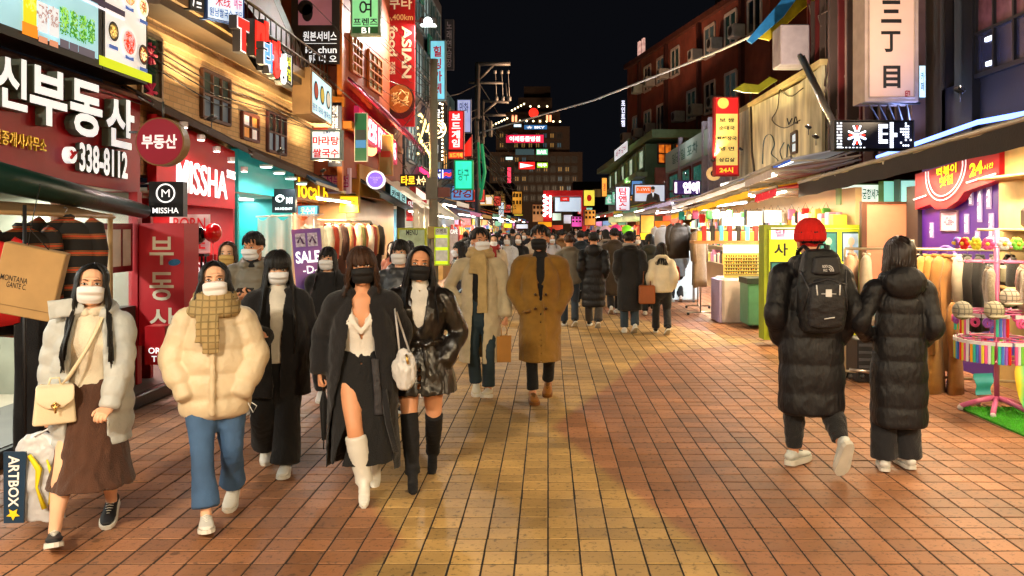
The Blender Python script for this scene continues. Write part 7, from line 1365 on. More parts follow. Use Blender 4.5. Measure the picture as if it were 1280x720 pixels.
 for i in range(8):
  y = 5.7+i*.42; z = (1.74, 1.14)[i % 2]; h = bpy.data.objects.get('_hb'); c = ('#1a1a1c', '#c83a2a', '#e8e0d0', '#8a5a3a', '#2a3a5a', '#d8a0a0', '#3a2a22', '#c8c0a0')[i]; nm = ('black', 'red', 'ivory', 'tan', 'navy', 'pink', 'dark brown', 'stone')[i]
  o = empty('handbag', (X-.17, y, z), 0, '%s handbag standing on the cream wall shelving' % nm, 'handbag'); b = MB(); b.box((-.06, -.13, 0), (.06, .13, .2), ch=.03); b.build('bag_body', mat(c, rough=.45), o); b = MB(); b.tube([(0, -.07, .19), (0, -.05, .32), (0, .05, .32), (0, .07, .19)], .008, 6); b.build('strap', mat(c, rough=.45), o)
 o = box_thing('partition_screen', mat('#b8745a', rough=.6, var=.06), 'plain peach coloured partition screen behind the quilted coat', 'screen', (P(1079, 254, 11.5), P(1160, 360, 11.56))); part('frame', paint('#4a2c1c'), o, (P(1077, 252, 11.49), P(1081, 420, 11.57)), (P(1158, 252, 11.49), P(1161, 420, 11.57)), (P(1077, 252, 11.488), P(1161, 255, 11.572)))
 sign('shop_sign', QF(1050, 229, 1102, 256, 13.2), 'white lit sign with small dark green Korean letters above the peach screen', 'sign', paint('#7aa06a'), lit('#dff0e4', 1.1), [('사주궁합세계', (.32, .25, .95, .75), mat('#0a5a54', var=0), 0, .02, 1)], .2)
 sign('light_box', QF(1104, 226, 1122, 258, 13.0), 'mint lit panel right of the green lettered sign', 'sign', paint('#6aa03a'), lit('#8ad8c8', .9), [], .2); sign('light_box', QF(1124, 224, 1146, 254, 12.6), 'aqua lit panel next to the mint one', 'sign', paint('#5a8a8a'), lit('#a8e8e0', 1.0), [], .2)
 b = box_thing('kiosk', mat('#8ad0c0', rough=.5, emit=.25), 'mint green kiosk with round blue emblem behind the red beanie', 'kiosk', (P(1046, 262, 13.6), P(1082, 440, 14.4)), ch=.02); c = P(1062, 266, 13.58); m = MB(); m.tube([c, c+V(0, -.02, 0)], .075, 20, smooth=False); e = m.build('emblem', mat('#1c4aa0', emit=.4), b); m = MB(); m.tube([c+V(-.03, -.025, -.02), c+V(.03, -.025, .02)], .012, 5); m.build('emblem_mark', W_TXT, e)
 m = MB(); QF(1052, 276, 1074, 300, 13.58).text(m, '발렛', (0, 0, 1, 1), .01); m.build('lettering', B_TXT, b)
 q = QF(955, 281, 1079, 425, 12.0); pic = mat('#2a6a6a', emit=.35, var=.8, vs=9)
 def parts(o, q):
  MB().slab(q.sub(.07, .025, .5, .125, .009).c, q.n, .003).build('white_panel', lit('#d8d0e0', .9), o)
  for j, (a, b_, c, d) in enumerate(((.555, .06, .74, .32), (.78, .06, .97, .32), (.06, .32, .27, .55), (.555, .38, .74, .7), (.78, .38, .97, .7))):
   s2 = q.sub(a, b_, c, d, .009); MB().slab(s2.c, q.n, .003).build('picture_frame', paint('#15403a'), o); s3 = s2.sub(.08, .06, .92, .94, .002); oo = MB().slab(s3.c, q.n, .002).build('picture', (pic, mat('#8aa8c8', emit=.5, var=.6, vs=7))[j % 2], o)
   m = MB(); m.disc(s3.p(.5, .3, .006), V(1, 0, 0), V(0, 0, 1), .05, .06, 14); m.add([s3.p(.5, .3, .005), s3.p(.8, .95, .005), s3.p(.2, .95, .005)], [(0, 2, 1)]); m.build('figure_print', mat(('#7aa88a', '#c8a890')[j % 2], emit=.4), oo)
 f = sign('booth_sign', q, 'yellow-green lit booth board with purple and dark Korean characters and pictures', 'sign', paint('#8a9a14'), lit('#c2c41c', .8, .15, 3), [('밀', (.11, .04, .21, .11), mat('#9a1c5a', emit=.3, var=0), 0, .03, 1), ('러', (.33, .04, .42, .11), mat('#9a1c5a', emit=.3, var=0), 0, .03, 1), ('사', (.10, .16, .24, .27), K_TXT, 0, .03, 1), ('주', (.32, .16, .46, .27), K_TXT, 0, .03, 1)], .3, parts=parts)
 g = empty('glazed_house', (0, 0, 0), 0, 'dark framed glazed upper storey at the upper right', 'building'); Xg = 5.35
 part('wall', paint('#1a1c26'), g, ((Xg+.05, 3.5, 2.9), (Xg+.4, 11.3, 3.62))); part('column', paint('#0c0c10'), g, ((Xg-.05, 10.3, 2.8), (Xg+.2, 10.75, 8))); part('column', paint('#10141a'), g, ((Xg-.03, 7.95, 3.2), (Xg+.2, 8.6, 8)), ch=0); part('column', paint('#08080a'), g, ((Xg, 3.5, 3.2), (Xg+.4, 7.95, 8)))
 part('teal_wall', paint('#1c5a52'), g, ((Xg+.3, 10.75, 3.3), (Xg+.5, 12, 8)))
 q = Quad((Xg, 10.3, 5.2), (Xg, 8.6, 5.2), (Xg, 8.6, 3.62), (Xg, 10.3, 3.62)); window(g, q, 4, 3, paint('#101014'), lambda i, j: (mat('#5a3428', rough=.2, emit=.9, var=.7, vs=5), mat('#4a2c30', rough=.2, emit=.7, var=.7, vs=5), mat('#2a2a3a', rough=.15, emit=.12, var=.8, vs=6))[j], .045)  # warm reflections put into the panes as a patchy glow
 part('lit_ceiling', mat('#8a5a1c', emit=.35, var=.5, vs=2), g, ((Xg+.5, 8.6, 5.2), (Xg+1.5, 11.2, 5.9)))
 for (y, z) in ((9.9, 4.0), (9.88, 3.7)): part('ceiling_light', lit('#e8f0ff', 2, 0), g, ((Xg-.02, y, z), (Xg+.01, y+.16, z+.05)))
 o = box_thing('wall_ledge', mat('#b8a0a4', rough=.6, bump=.2, bs=8, var=.2), 'white painted ledge block with chipped top at the right edge', 'ledge', ((4.55, 5.6, 3.0), (5.35, 7.75, 3.22)), ((4.8, 5.4, 2.88), (5.35, 7.5, 3.0)), ch=.015)
 b = MB(); b.tube([(4.9, 8.2, 2.9), (4.95, 9.5, 2.95), (5.0, 12.5, 2.8)], .03, 8); o = tag(b.build('neon_strip', mat('#6a8aff', emit=5, var=0)), 'blue neon strip glowing above the charcoal awning', 'neon sign'); area('neon_light', (4.85, 9.8, 3.02), (0, math.radians(180), 0), .1, 3, 14, (.35, .45, 1))
 sign('projecting_sign', QF(1149, 82, 1157, 122, 11.2), 'small white lit box sign on the far side of the big cream sign', 'sign', paint('#2a4a4a'), lit('#c8e8e8', 1.2), [('카\n페', (.2, .2, .8, .8), B_TXT)], .1)
 ink = mat('#0c0a0a', var=0, rough=.6); q = QF(1081, -60, 1148, 127, 10.7)
 sign('vertical_sign', q, 'large cream vertical box sign with three black brushed characters and a red seal', 'sign', mat('#a89488', rough=.6), mat('#c4a08c', rough=.6, emit=.32, var=.06), [('三', (.30, .325, .68, .475), ink, 0, .03, 1), ('丁', (.30, .53, .66, .67), ink, 0, .03, 1), ('目', (.34, .76, .66, .91), ink, 0, .03, 1), ('印', (.74, .925, .84, .975), mat('#b03a3a', var=0), 0, .04, 1)], .42, inset=.05)
 b = MB()
 for i in range(5): b.tube([P(1085+i*12, 128, 10.8), P(1098+i*10, 150, 11)], .015, 5)
 b.tube([P(1078, 129, 10.8), P(1150, 129, 10.8)], .02, 5); tag(b.build('sign_bracket', STEEL), 'steel lattice bracket below the large cream sign', 'bracket')
 q = QF(1043, 150, 1143, 188, 10.2); f = sign('dot_matrix_sign', q, 'dark LED display with white character and red and white sun burst', 'sign', paint('#0a0a10'), mat('#0a0e24', rough=.3), [], .15)
 b = MB(); sg, _x = None, None
 def dots(col, pts, r=.011):
  m = MB()
  for (u, v) in pts: c = q.p(u, v, .008); m.add([c+V(-r, 0, r), c+V(r, 0, r), c+V(r, 0, -r), c+V(-r, 0, -r)], [(0, 3, 2, 1)])
  o = m.build('led_dots', mat(col, emit=2.2, var=0), f); tag(o, kind='stuff')
 W = []; u0 = .03
 for i in range(12):
  for s_ in range(4): W.append((.28+math.cos(i*math.pi/4+.39)*(.055+.022*s_)*.9, .5+math.sin(i*math.pi/4+.39)*(.17+.06*s_)*.9))
 W += [(.26+.017*i, .46+.06*j) for i in range(3) for j in range(3)]
 for j in range(9): W += [(u, .1+.1*j) for u in ((.03, .055, .08) if j % 3 else (.03, .08))]
 W += [(.1+.045*i, .92) for i in range(7)]
 E_ = [(x, y) for y in range(9) for x in range(5) if y in (0, 1, 4, 7, 8) or x < 2]+[(x, y) for x in (6, 7) for y in range(-1, 11)]+[(8, 4), (9, 4), (8, 5), (9, 5)]
 W += [(.56+.0235*x, .17+.072*y) for x, y in E_]; rn = random.Random(2)
 W += [(.83+.03*i, .12+.09*j) for i in range(5) for j in range(9) if rn.random() < .55]; dots('#e8f0ff', W)
 dots('#ff3020', [(.28+math.cos(i*math.pi/2)*(.05+.02*s_), .5+math.sin(i*math.pi/2)*(.16+.06*s_)) for i in range(4) for s_ in range(3)])
 s = empty('scaffold_house', (0, 0, 0), 0, 'derelict house with exposed pipes, frames and yellow tarpaulins above the stalls', 'building'); mt = paint('#4a3a34', .7); rn = random.Random(12)
 part('wall', paint('#2c2420'), s, ((5.4, 11.2, 2.6), (5.6, 16.5, 7.2)))
 for i in range(20): y = 11.4+i*.25; w_ = rn.choice((.03, .05, .07)); o = part('upright', (mt, paint('#6a5048'), paint('#5a1c1c'), paint('#8a7a6c'))[rn.choice((0, 0, 1, 1, 2, 3))], s, ((5.2-rn.uniform(0, .25), y, 2.55+rn.uniform(0, .3)), (5.2-rn.uniform(0, .2)+w_, y+w_, 6.3+rn.uniform(-.6, .5))))
 b = MB()
 for i in range(26): y = rn.uniform(11.3, 16); z = rn.uniform(2.9, 6); b.tube([V(5.1, y, z), V(5.12, y+rn.uniform(-.7, .7), z+rn.uniform(-.8, .8)), V(5.1, y+rn.uniform(-.6, .6), z+rn.uniform(-.8, .8))], rn.choice((.012, .02)), 5)
 b.build('loose_pipe', mat('#7a6a60', rough=.5, metal=.5), s)
 b = MB(); b.slab([V(4.55, 14.6, 6.4), V(5.3, 11.2, 6.6), V(5.3, 11.3, 5.2), V(4.95, 13.0, 5.5)], V(-1, -.2, 0).normalized(), .03); b.build('corrugated_roof', mat('#8a7a1c', rough=.55, bump=1, bs=3, stretch=(1, 14, 1)), s)
 for i in range(9): t = i/9; bb = MB(); bb.tube([V(4.56+.7*t, 14.6-3.3*t, 6.42+.2*t), V(4.95+.3*t, 13.0-1.6*t, 5.5-.2*t)], .02, 5); bb.build('roof_rib', mat('#a8981c', rough=.5), s)
 part('white_box', mat('#a89ca0', rough=.6), s, (P(976, 30, 15.6), P(1000, 88, 16.2)), ch=.02)
 for i, (c, pts) in enumerate((('#2a7ab8', [(934, 50), (970, 8), (1010, -40), (1020, -35), (980, 20), (940, 54)]), ('#c8b01c', [(948, 47), (975, 18), (1030, -30), (1045, -20), (1005, 10), (962, 50)]), ('#8a8a14', [(917, 112), (930, 104), (948, 106), (962, 96), (972, 100), (948, 116), (930, 115)]))):
  b = MB(); b.slab([P(x, y, 16.0+.25*i+(x-950)*.004) for x, y in pts], V(0, -1, .2).normalized(), .05); b.build('tarpaulin', mat(c, rough=.5, bump=.5, bs=5, var=.2), s)
 b = MB(); b.tube([P(1000, 70, 14.6), P(1042, 156, 12.4)], .05, 8); b.tube([P(1005, 70, 14.5), P(1047, 158, 12.3)], .02, 6); b.build('down_pipe', mat('#b8b4ac', rough=.3, metal=.8), s)
 y_ = empty('yellow_wall_house', (0, 0, 0), 0, 'cream yellow plastered house with graffiti and trailing cables', 'building'); Xy = 5.05; ym = mat('#d6cca6', rough=.8, bump=.4, bs=9, var=.45, vs=3, stretch=(1, 1, .3))
 b = MB(); pts = [V(Xy, 22.0, 2.3), V(Xy, 15.2, 2.3), V(Xy, 15.2, 4.72), V(Xy, 16.6, 4.62), V(Xy, 21.9, 4.75)]; b.slab(pts, V(-1, 0, 0), .35); b.build('wall', ym, y_)
 b = MB(); b.slab([V(Xy-.06, 22, 4.72), V(Xy-.06, 15.1, 4.72), V(Xy-.06, 15.1, 4.82), V(Xy-.06, 22, 4.82)], V(-1, 0, 0), .5); b.build('coping', paint('#c8b078'), y_)
 b = MB(); gl = lambda px, py: P(px, py, dX(px, Xy-.02))
 for pts in (((953, 205), (955, 175), (963, 168), (968, 180), (964, 192), (972, 200), (975, 212)), ((980, 178), (975, 190), (982, 205), (985, 180), (990, 200)), ((953, 215), (960, 222), (975, 219))): b.tube([Vector(c) for c in cat([tuple(gl(*p)) for p in pts], 4)], .013, 5, flat=.3)
 b.build('graffiti', mat('#2a4a54', rough=.6), y_); b = MB()
 for pts in (((984, 148), (986, 156), (990, 148)), ((994, 146), (992, 154), (997, 154), (995, 146))): b.tube([gl(*p) for p in pts], .012, 5)
 b.build('graffiti', K_TXT, y_)
 window(y_, Quad(gl(989, 168), gl(996, 164), gl(996, 190), gl(989, 192)), 1, 2, paint('#5a4a3a'), mat('#c8d8e0', emit=.7, var=0), .04)
 b = MB(); b.tube([gl(888+50, 110), gl(940, 190), gl(945, 230)], .03, 6); b.tube([Vector(c) for c in cat([tuple(gl(*p)) for p in ((975, 100), (972, 135), (965, 150), (980, 160), (1000, 150))], 4)], .01, 5); b.tube([Vector(c) for c in cat([tuple(gl(*p)) for p in ((960, 95), (985, 120), (1004, 110))], 4)], .01, 5); b.build('trailing_cable', mat('#3a3428'), y_)
 w_ = empty('pilaster_house', (0, 0, 0), 0, 'white pilastered house with green painted sign and tall shop windows', 'building'); wm = mat('#a09aa4', rough=.7, bump=.2, bs=6, var=.15)
 part('wall', wm, w_, ((Xy+.02, 22.0, 2.2), (Xy+.4, 35.5, 4.5)))
 for i, y in enumerate((22.1, 22.9, 24.3, 25.2, 26.2, 31)): part('pilaster', wm, w_, ((Xy-.12, y, 2.2), (Xy+.02, y+.28, 5.1-.0*i)))
 q = QS(Xy-.1, 832, 190, 212, 886, 158, 186); f = sign('painted_sign', Quad((Xy-.1, dX(832, Xy-.1), 4.8), (Xy-.1, dX(886, Xy-.1), 4.8), (Xy-.1, dX(886, Xy-.1), 4.0), (Xy-.1, dX(832, Xy-.1), 4.0)), 'faded pale sign board with green painted emblem and Korean letters', 'sign', mat('#8a9a8a', emit=.12), None, [('일공일 포차', (.2, .25, .8, .75), mat('#2a5a4a', var=0))], .1)
 for (y0, y1) in ((26.9, 28.6), (29.2, 31.0), (31.8, 34.2)): window(w_, Quad((Xy-.02, y1, 3.85), (Xy-.02, y0, 3.85), (Xy-.02, y0, 2.5), (Xy-.02, y1, 2.5)), 1, 2, paint('#5a1c1c'), mat('#3a8a7a', emit=.3, var=.5, vs=3, rough=.2), .08)
 sign('menu_sign', QF(893, 121, 924, 220, 20.6), 'tall red and cream vertical menu sign with black Korean dish names', 'sign', paint('#a01418'), lit('#d8c06a', .8), [('보 쌈', (.2, .27, .8, .32), K_TXT, 0, .03, 1), ('순대국', (.18, .37, .82, .42), K_TXT, 0, .03, 1), ('뼈해장국', (.1, .5, .9, .55), K_TXT, 0, .03, 1), ('냉 면', (.2, .63, .8, .68), K_TXT, 0, .03, 1), ('삼겹살', (.18, .77, .82, .82), K_TXT, 0, .03, 1)], .25,
  parts=lambda o, q: (MB().slab(q.sub(.04, .02, .96, .215, .009).c, q.n, .003).build('top_panel', lit('#c8141c', .8), o), MB().slab(q.sub(.04, .865, .96, .985, .009).c, q.n, .003).build('bottom_panel', lit('#b01018', .8), o), MB().disc(q.p(.35, .08, .016), V(1, 0, 0), V(0, 0, 1), .14, .14, 18).build('bowl_print', lit('#e8c060', .8), o), (lambda m: (q.text(m, '24시', (.2, .89, .75, .96), .016, 0, .04), m.build('lettering', lit('#e8c030', .9, 0), o)))(MB())))
 c = P(892, 217, 21); rs = empty('round_sign', c, 0, 'round yellow sign with black ring on the stall roofs', 'sign'); b = MB(); b.tube([(0, .06, 0), (0, -.06, 0)], .18, 24, smooth=False); b.build('drum', lit('#d8b070', .8), rs); b = MB(); b.tube([(0, -.06, 0), (0, -.07, 0)], .09, 20, smooth=False); b.build('ring_print', K_TXT, rs); b = MB(); b.tube([(0, -.07, 0), (0, -.076, 0)], .05, 16, smooth=False); b.build('ring_center', lit('#e0a050', .8), rs)
 p_ = empty('green_house', (0, 0, 0), 0, 'two-storey house with pale green eaves and orange lit upper windows', 'building'); gm = paint('#4a6a4a', .6); ge = mat('#7a9a72', rough=.5, bump=.1)
 Xg2 = 4.25; part('wall', gm, p_, ((Xg2, 36, 2), (Xg2+2.6, 58, 5.35))); part('pink_wall', paint('#a86a60'), p_, ((Xg2+.4, 35.7, 2.2), (Xg2+3.0, 35.98, 4.3)))
 b = MB(); b.slab([V(Xg2-.7, 60, 5.9), V(Xg2+.2, 35.2, 5.9), V(Xg2+3.4, 35.2, 5.9), V(Xg2+3.4, 60, 5.9)], V(0, 0, 1), .35); b.build('eaves', ge, p_)
 part('lower_eaves', ge, p_, ((Xg2-.45, 35.4, 3.9), (Xg2+.02, 58, 4.1)))
 for i in range(3): q = Quad((Xg2+.55+i*.75, 35.95, 5.35), (Xg2+1.15+i*.75, 35.95, 5.35), (Xg2+1.15+i*.75, 35.95, 4.5), (Xg2+.55+i*.75, 35.95, 4.5)); window(p_, q, 2, 2, paint('#4a1c10'), mat('#e0701c', emit=(.9, .45, .3)[i], var=.6, vs=7), .06)
 for i in range(9): y = 36.5+i*2.3; q = Quad((Xg2-.03, y+1.7, 5.2), (Xg2-.03, y, 5.2), (Xg2-.03, y, 4.3), (Xg2-.03, y+1.7, 4.3)); window(p_, q, 1, 1, ge, mat('#5a6a3a', emit=.25, var=.5) if i % 2 else mat('#c8e0c0', emit=.6, var=.4), .1)
 sign('projecting_sign', Quad(P(768, 188, 46), P(785, 174, 43), P(785, 190, 43), P(768, 203, 46)), 'white lit sign with pink letters on the green eaved house', 'sign', paint('#5a6a5a'), lit('#e0dce0', 1.0), [('제주갈비', (.1, .25, .9, .75), mat('#b03a6a', var=0))], .3)
 part('air_conditioner', mat('#b8b8b4'), p_, ((Xg2+1.6, 35.3, 3.9), (Xg2+2.4, 35.7, 4.35)), ch=.03)
 for px, d, c in ((779, 75, '#e8e8ff'), (791, 78, '#6a6a8a')):
  sign('vertical_sign', QF(px-3.5, 124, px+3.5, 160, d), '%s vertical sign against the night sky by the brick block' % ('white lettered' if px < 785 else 'dim grey lettered'), 'sign', paint('#1a1a3a'), None, [('포\n인\n트\n짐', (.15, .05, .85, .95), mat(c, emit=1.6 if px < 785 else .4, var=0), 0, .03, 1)], .3)
 br = mat('#6a3324', rough=.85, bump=.4, bs=14, var=.3, vs=1.5); k = empty('brick_block', (0, 0, 0), 0, 'four-storey red brick block rising behind the right-hand stalls', 'building'); a0 = V(7.95, 29.5, 0); dv = V(-.18, 1, 0).normalized(); nv = V(-dv.y, dv.x, 0); L = 18.8
 K = lambda t, z, o=0: a0+dv*t+V(0, 0, z)+nv*o
 b = MB(); b.slab([K(L, 0), K(0, 0), K(0, 10.6), K(L, 10.9)], nv, 4); b.slab([K(0, 0, -.02), V(14, 29.4, 0), V(14, 29.4, 10.6), K(0, 10.6, -.02)], V(0, -1, 0), .3); b.build('wall', br, k)
 for i in range(4): t = 2.2+i*4.6; b = MB(); b.slab([K(t+.25, 0, .16), K(t, 0, .16), K(t, 10.75, .16), K(t+.25, 10.75, .16)], nv, .3); b.build('pier', paint('#3a1c16'), k)
 b = MB(); b.slab([K(L+.1, 10.9, .2), K(-.1, 10.6, .2), K(-.1, 10.85, .2), K(L+.1, 11.15, .2)], nv, 4.3); b.build('parapet', paint('#4a2a20'), k)
 for j, z in enumerate((9.0, 6.6, 4.2)):
  for i in range(8):
   t = .7+i*2.25
   if (i*5+j*3) % 4 == 3: continue
   q = Quad(K(t+1.15, z+1.3, .03), K(t, z+1.3, .03), K(t, z, .03), K(t+1.15, z, .03)); window(k, q, 2, 1, paint('#a8a098'), mat(('#10181c', '#1c3430', '#3a4a4a')[(i+j) % 3], rough=.15, emit=(0, .15, .25)[(i+j) % 3], var=.5), .09, sill=True)
   b = MB(); c = K(t+1.6, z+.25, .3); b.box((-.3, -.25, -.25), (.3, .25, .25), M=Matrix.Translation(c) @ dv.to_track_quat('X', 'Z').to_matrix().to_4x4(), ch=.03); ac = b.build('air_conditioner', mat('#8a8a84', rough=.5), k)
   b = MB(); b.tube([c+nv*.26, c+nv*.27], .18, 12, smooth=False); b.build('fan_grille', DARK, ac)
 b = MB(); b.slab([K(9, 11.1, -1.5), K(5.5, 11.1, -1.5), K(5.5, 12.6, -1.5), K(9, 12.6, -1.5)], nv, 2); b.build('roof_hut', paint('#3a3430'), k)
 for i, t in enumerate((17.2, 18)): b = MB(); b.slab([K(t+.4, 11.6, -.5), K(t, 11.6, -.5), K(t, 12.4, -.5), K(t+.4, 12.4, -.5)], nv, .1); b.build('roof_light', lit('#e8b0a0', .9, .3), k)
 q = QF(792, 230, 832, 253, 24); f = sign('ad_screen', q, 'lit advertising screen showing a man in a dark suit', 'screen', paint('#3a3440'), lit('#b0bcd0', .9, .15, 2), [('NEWS', (.12, .22, .5, .38), W_TXT)], .2)
 def man(o, q):
  MB().slab(q.sub(.08, .14, .54, .5, .009).c, q.n, .002).build('orange_panel', lit('#d05a1c', .9), o)
  m = MB(); pts = [(.38, .98), (.42, .6), (.55, .48), (.66, .48), (.8, .6), (.84, .98)]; m.add([q.p(u, v, .016) for u, v in pts], [tuple(range(6))]); m.build('suit_print', mat('#121a30', var=0), o)
  m = MB(); m.disc(q.p(.6, .3, .018), V(1, 0, 0), V(0, 0, 1), .055, .09, 16); m.build('face_print', mat('#c08a6a', emit=.5, var=0), o); m = MB(); m.disc(q.p(.6, .22, .02), V(1, 0, 0), V(0, 0, 1), .06, .05, 14); m.build('hair_print', K_TXT, o); m = MB(); m.add([q.p(.57, .48, .02), q.p(.64, .48, .02), q.p(.605, .75, .02)], [(0, 2, 1)]); m.build('shirt_print', mat('#c8d8f0', emit=.8, var=0), o)
 man(f, q)
 sign('projecting_sign', QF(769, 233, 788, 264, 30), 'white lit vertical sign with red Korean characters before the ad screen', 'sign', paint('#5a5a6a'), lit('#dcdce8', 1.0), [('탐\n앤\n손', (.2, .06, .8, .94), lit('#c8303a', .7, 0), 0, .03, 1)], .2)
 sign('neon_sign', QF(842, 225, 876, 244, 21), 'white neon Korean word in a violet frame', 'sign', paint('#2a1050'), mat('#2a1460', emit=.6), [('연예', (.34, .12, .95, .88), mat('#fff0ff', emit=2.2, var=0), 0, .06, 1), ('I', (.02, .15, .12, .85), mat('#fff0ff', emit=2.0, var=0), 0, .06, 1)], .12)
 for i, (x0, y0, x1, y1, d, c, l, t) in enumerate(((729, 237, 744, 258, 48, '#e8d84a', 'yellow lit sign with red mark high over the far right stalls', '●'), (752, 222, 759, 246, 44, '#f0a040', 'small amber lit vertical sign near the green eaved house', '酒'), (700, 246, 712, 252, 50, '#d0201c', 'small red lit name sign over the far crowd', '나리'))):
  sign('light_box', QF(x0, y0, x1, y1, d), l, 'sign', DARK, lit(c, 1.1), [(t, (.3, .3, .7, .7), lit('#c01c1c', .6, 0) if i < 2 else W_TXT)], .3)
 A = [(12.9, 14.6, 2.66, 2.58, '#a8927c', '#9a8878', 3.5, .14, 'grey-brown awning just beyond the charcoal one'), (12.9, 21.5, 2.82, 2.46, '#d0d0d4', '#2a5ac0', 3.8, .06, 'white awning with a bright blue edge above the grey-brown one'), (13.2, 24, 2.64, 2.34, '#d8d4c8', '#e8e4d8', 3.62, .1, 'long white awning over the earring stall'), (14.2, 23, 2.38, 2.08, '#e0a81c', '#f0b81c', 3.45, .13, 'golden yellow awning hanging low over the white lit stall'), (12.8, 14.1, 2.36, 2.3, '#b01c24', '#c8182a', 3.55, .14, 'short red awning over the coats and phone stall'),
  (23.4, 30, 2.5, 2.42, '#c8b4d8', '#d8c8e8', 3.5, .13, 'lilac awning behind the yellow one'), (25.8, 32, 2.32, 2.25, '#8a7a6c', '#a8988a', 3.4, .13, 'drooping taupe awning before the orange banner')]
 for i, (ya, yb, za, zb, c, vc, X1, vl, l) in enumerate(A): awn(l, 4.9, X1, ya, yb, .22, za, zb, mat(c, rough=.6, emit=.12), mat(vc, rough=.6, emit=.55), vl, 3, ('#fff0d8', '#e8f2ff')[i % 2])  # canopy and valance cloth glows by itself, standing in for lamplight
 for i, (ya, yb, z, cool) in enumerate(((13, 15.2, 2.3, False), (15.6, 18.2, 2.2, True), (18.8, 21.6, 2.2, False), (22.2, 25, 2.2, True), (25.6, 28.6, 2.2, False))): tube_lamp((3.75, ya, z), (3.75, yb, z), 46, (.92, .96, 1) if cool else (1, .78, .52), cool, '%s %s tube lamp beyond the charcoal awning' % (ORD[i], 'white' if cool else 'warm'))
 tube_lamp((4.2, 14.5, 2.75), (4.2, 20, 2.75), 40, (1, .9, .8), label='upper tube lamp running over the mid-distance awnings')
 b = MB(); rn = random.Random(31)
 o = empty('goods_shelving', (0, 0, 0), 0, 'bright back wall of shelves behind the mid-distance right stalls', 'shelf'); part('back_panel', lit('#b89a70', .22, .3, 1.5), o, ((4.7, 12.6, 0), (4.8, 26, 2.35)))  # back panel given its own glow in place of stall light
 for z in (.8, 1.25, 1.7): part('shelf', paint('#c8b894'), o, ((4.4, 12.7, z-.02), (4.69, 26, z))); goods(o, 4.42, 4.66, 12.8, 25.8, z+.001, int(z*10), ('#e8b04a', '#c83a2a', '#f0e8d8', '#2a2a2a', '#4aa08a', '#d88ab0', '#e8e04a'), n=60, hmax=.34)
 c_ = empty('display_cart', (0, 0, 0), 0, 'white cart with rows of small gold trinkets under a lit top', 'cart'); d = 14.8
 part('lower_cabinet', mat('#c8b8b0', rough=.35), c_, (P(903, 348, d), P(944, 399, d+.8)), ch=.04); part('cabinet_side', mat('#a89ac0', rough=.4), c_, (P(899, 350, d+.05), P(903, 398, d+.8)), ch=.01)
 part('back_board', lit('#f0c860', 1.0), c_, (P(905, 305, d+.3), P(950, 348, d+.36))); part('header', lit('#fff4d8', 1.5), c_, (P(905, 306, d+.2), P(950, 316, d+.3))); part('glass_side', glass(), c_, (P(949, 304, d), P(951, 348, d+.4)))
 b = MB(); rn = random.Random(6)
 for j in range(6):
  for i in range(13): b.ball(P(908+i*3.1+rn.uniform(-.4, .4), 320+j*4.2, d+.22), (.016, .012, .02), 6, 4)
 tag(b.build('trinket', mat('#d8a020', rough=.2, metal=1, var=0), c_), kind='stuff')
 for j in range(6): part('display_row', mat('#3a2a18'), c_, (P(906, 322.3+j*4.2, d+.2), P(948, 322.8+j*4.2, d+.26)))
 for px in (905, 942): b = MB(); b.ball(P(px, 402, d+.2), .05, 10, 6); b.build('wheel', mat('#c03a4a'), c_)
 part('upper_shelf', mat('#a87a4a'), c_, (P(868, 301, d), P(955, 304, d+.5)))
 wt = empty('trinket_display', (0, 0, 0), 0, 'row of small framed trinkets and bottles standing on the cart top shelf', 'display')
 for i in range(15):
  px = 872+i*5.4; c = ('#e8c03a', '#c02a2a', '#f0e8e0', '#1a1a1a', '#e87a3a', '#4aa0c0')[i % 6]; part('trinket_box', mat(c, rough=.4, emit=.1), wt, (P(px, 301-(12+(i*7) % 14), d+.1), P(px+4.2, 301, d+.2)), ch=.01)
 b = empty('storage_cart', (0, 0, 0), 0, 'sea green metal box cart on castors beside the trinket cart', 'cart'); part('cart_body', mat('#5a9a78', rough=.4, bump=.1), b, (P(935, 352, 14.0), P(957, 402, 14.6)), ch=.02); part('cart_lid', paint('#2a3a34'), b, (P(934, 348, 13.98), P(958, 352, 14.62)))
 for px in (938, 954): m = MB(); m.ball(P(px, 405, 14.1), .045, 10, 6); m.build('wheel', DARK, b)
 hk = rack('rail of taupe coats beside the trinket cart', 3.0, 16.2, 3.2, 17.6, 1.72)
 for i, (k_, c, l) in enumerate((('coat', '#8a7256', 'taupe long coat'), ('coat', '#9a8060', 'camel long coat'), ('mid', '#c8b4a0', 'cream jacket'), ('coat', '#6a5a48', 'brown long coat'), ('coat', '#7a6650', 'mushroom long coat'), ('mid', '#3a2a20', 'black brown jacket'))): hang(k_, cloth(c), (3.0+.2*i/6, 16.25+i*.24, 1.70), .9+.1*(i % 3), '%s, %s from the near end of the rail beside the trinket cart' % (l, ORD[i]), 'coats beside the trinket cart', seed=i)
 hang('puffer', PUFF('#3a2f22'), (2.72, 17.2, 1.85), .3, 'dark olive padded jacket hung on the stall edge'); hang('puffer', PUFF('#b8b0a8'), (2.5, 17.9, 1.8), .2, 'pale grey padded jacket next to the dark olive one', seed=1)
 hang('knit', cloth('#d8401c'), (2.6, 17.3, .95), .1, 'orange-red knitted bag hung under the dark jacket', scale=.6)
 o = box_thing('glass_cabinet', mat('#c8d8dc', rough=.1, emit=.5, var=.5, vs=4), 'bright white glass cabinet with toys at the stall corner', 'cabinet', (P(838, 298, 19), P(868, 372, 19.6)), ch=.02);
 for px in (838, 867): part('metal_post', STEEL, o, (P(px-1, 296, 18.97), P(px+1, 400, 19.02)))
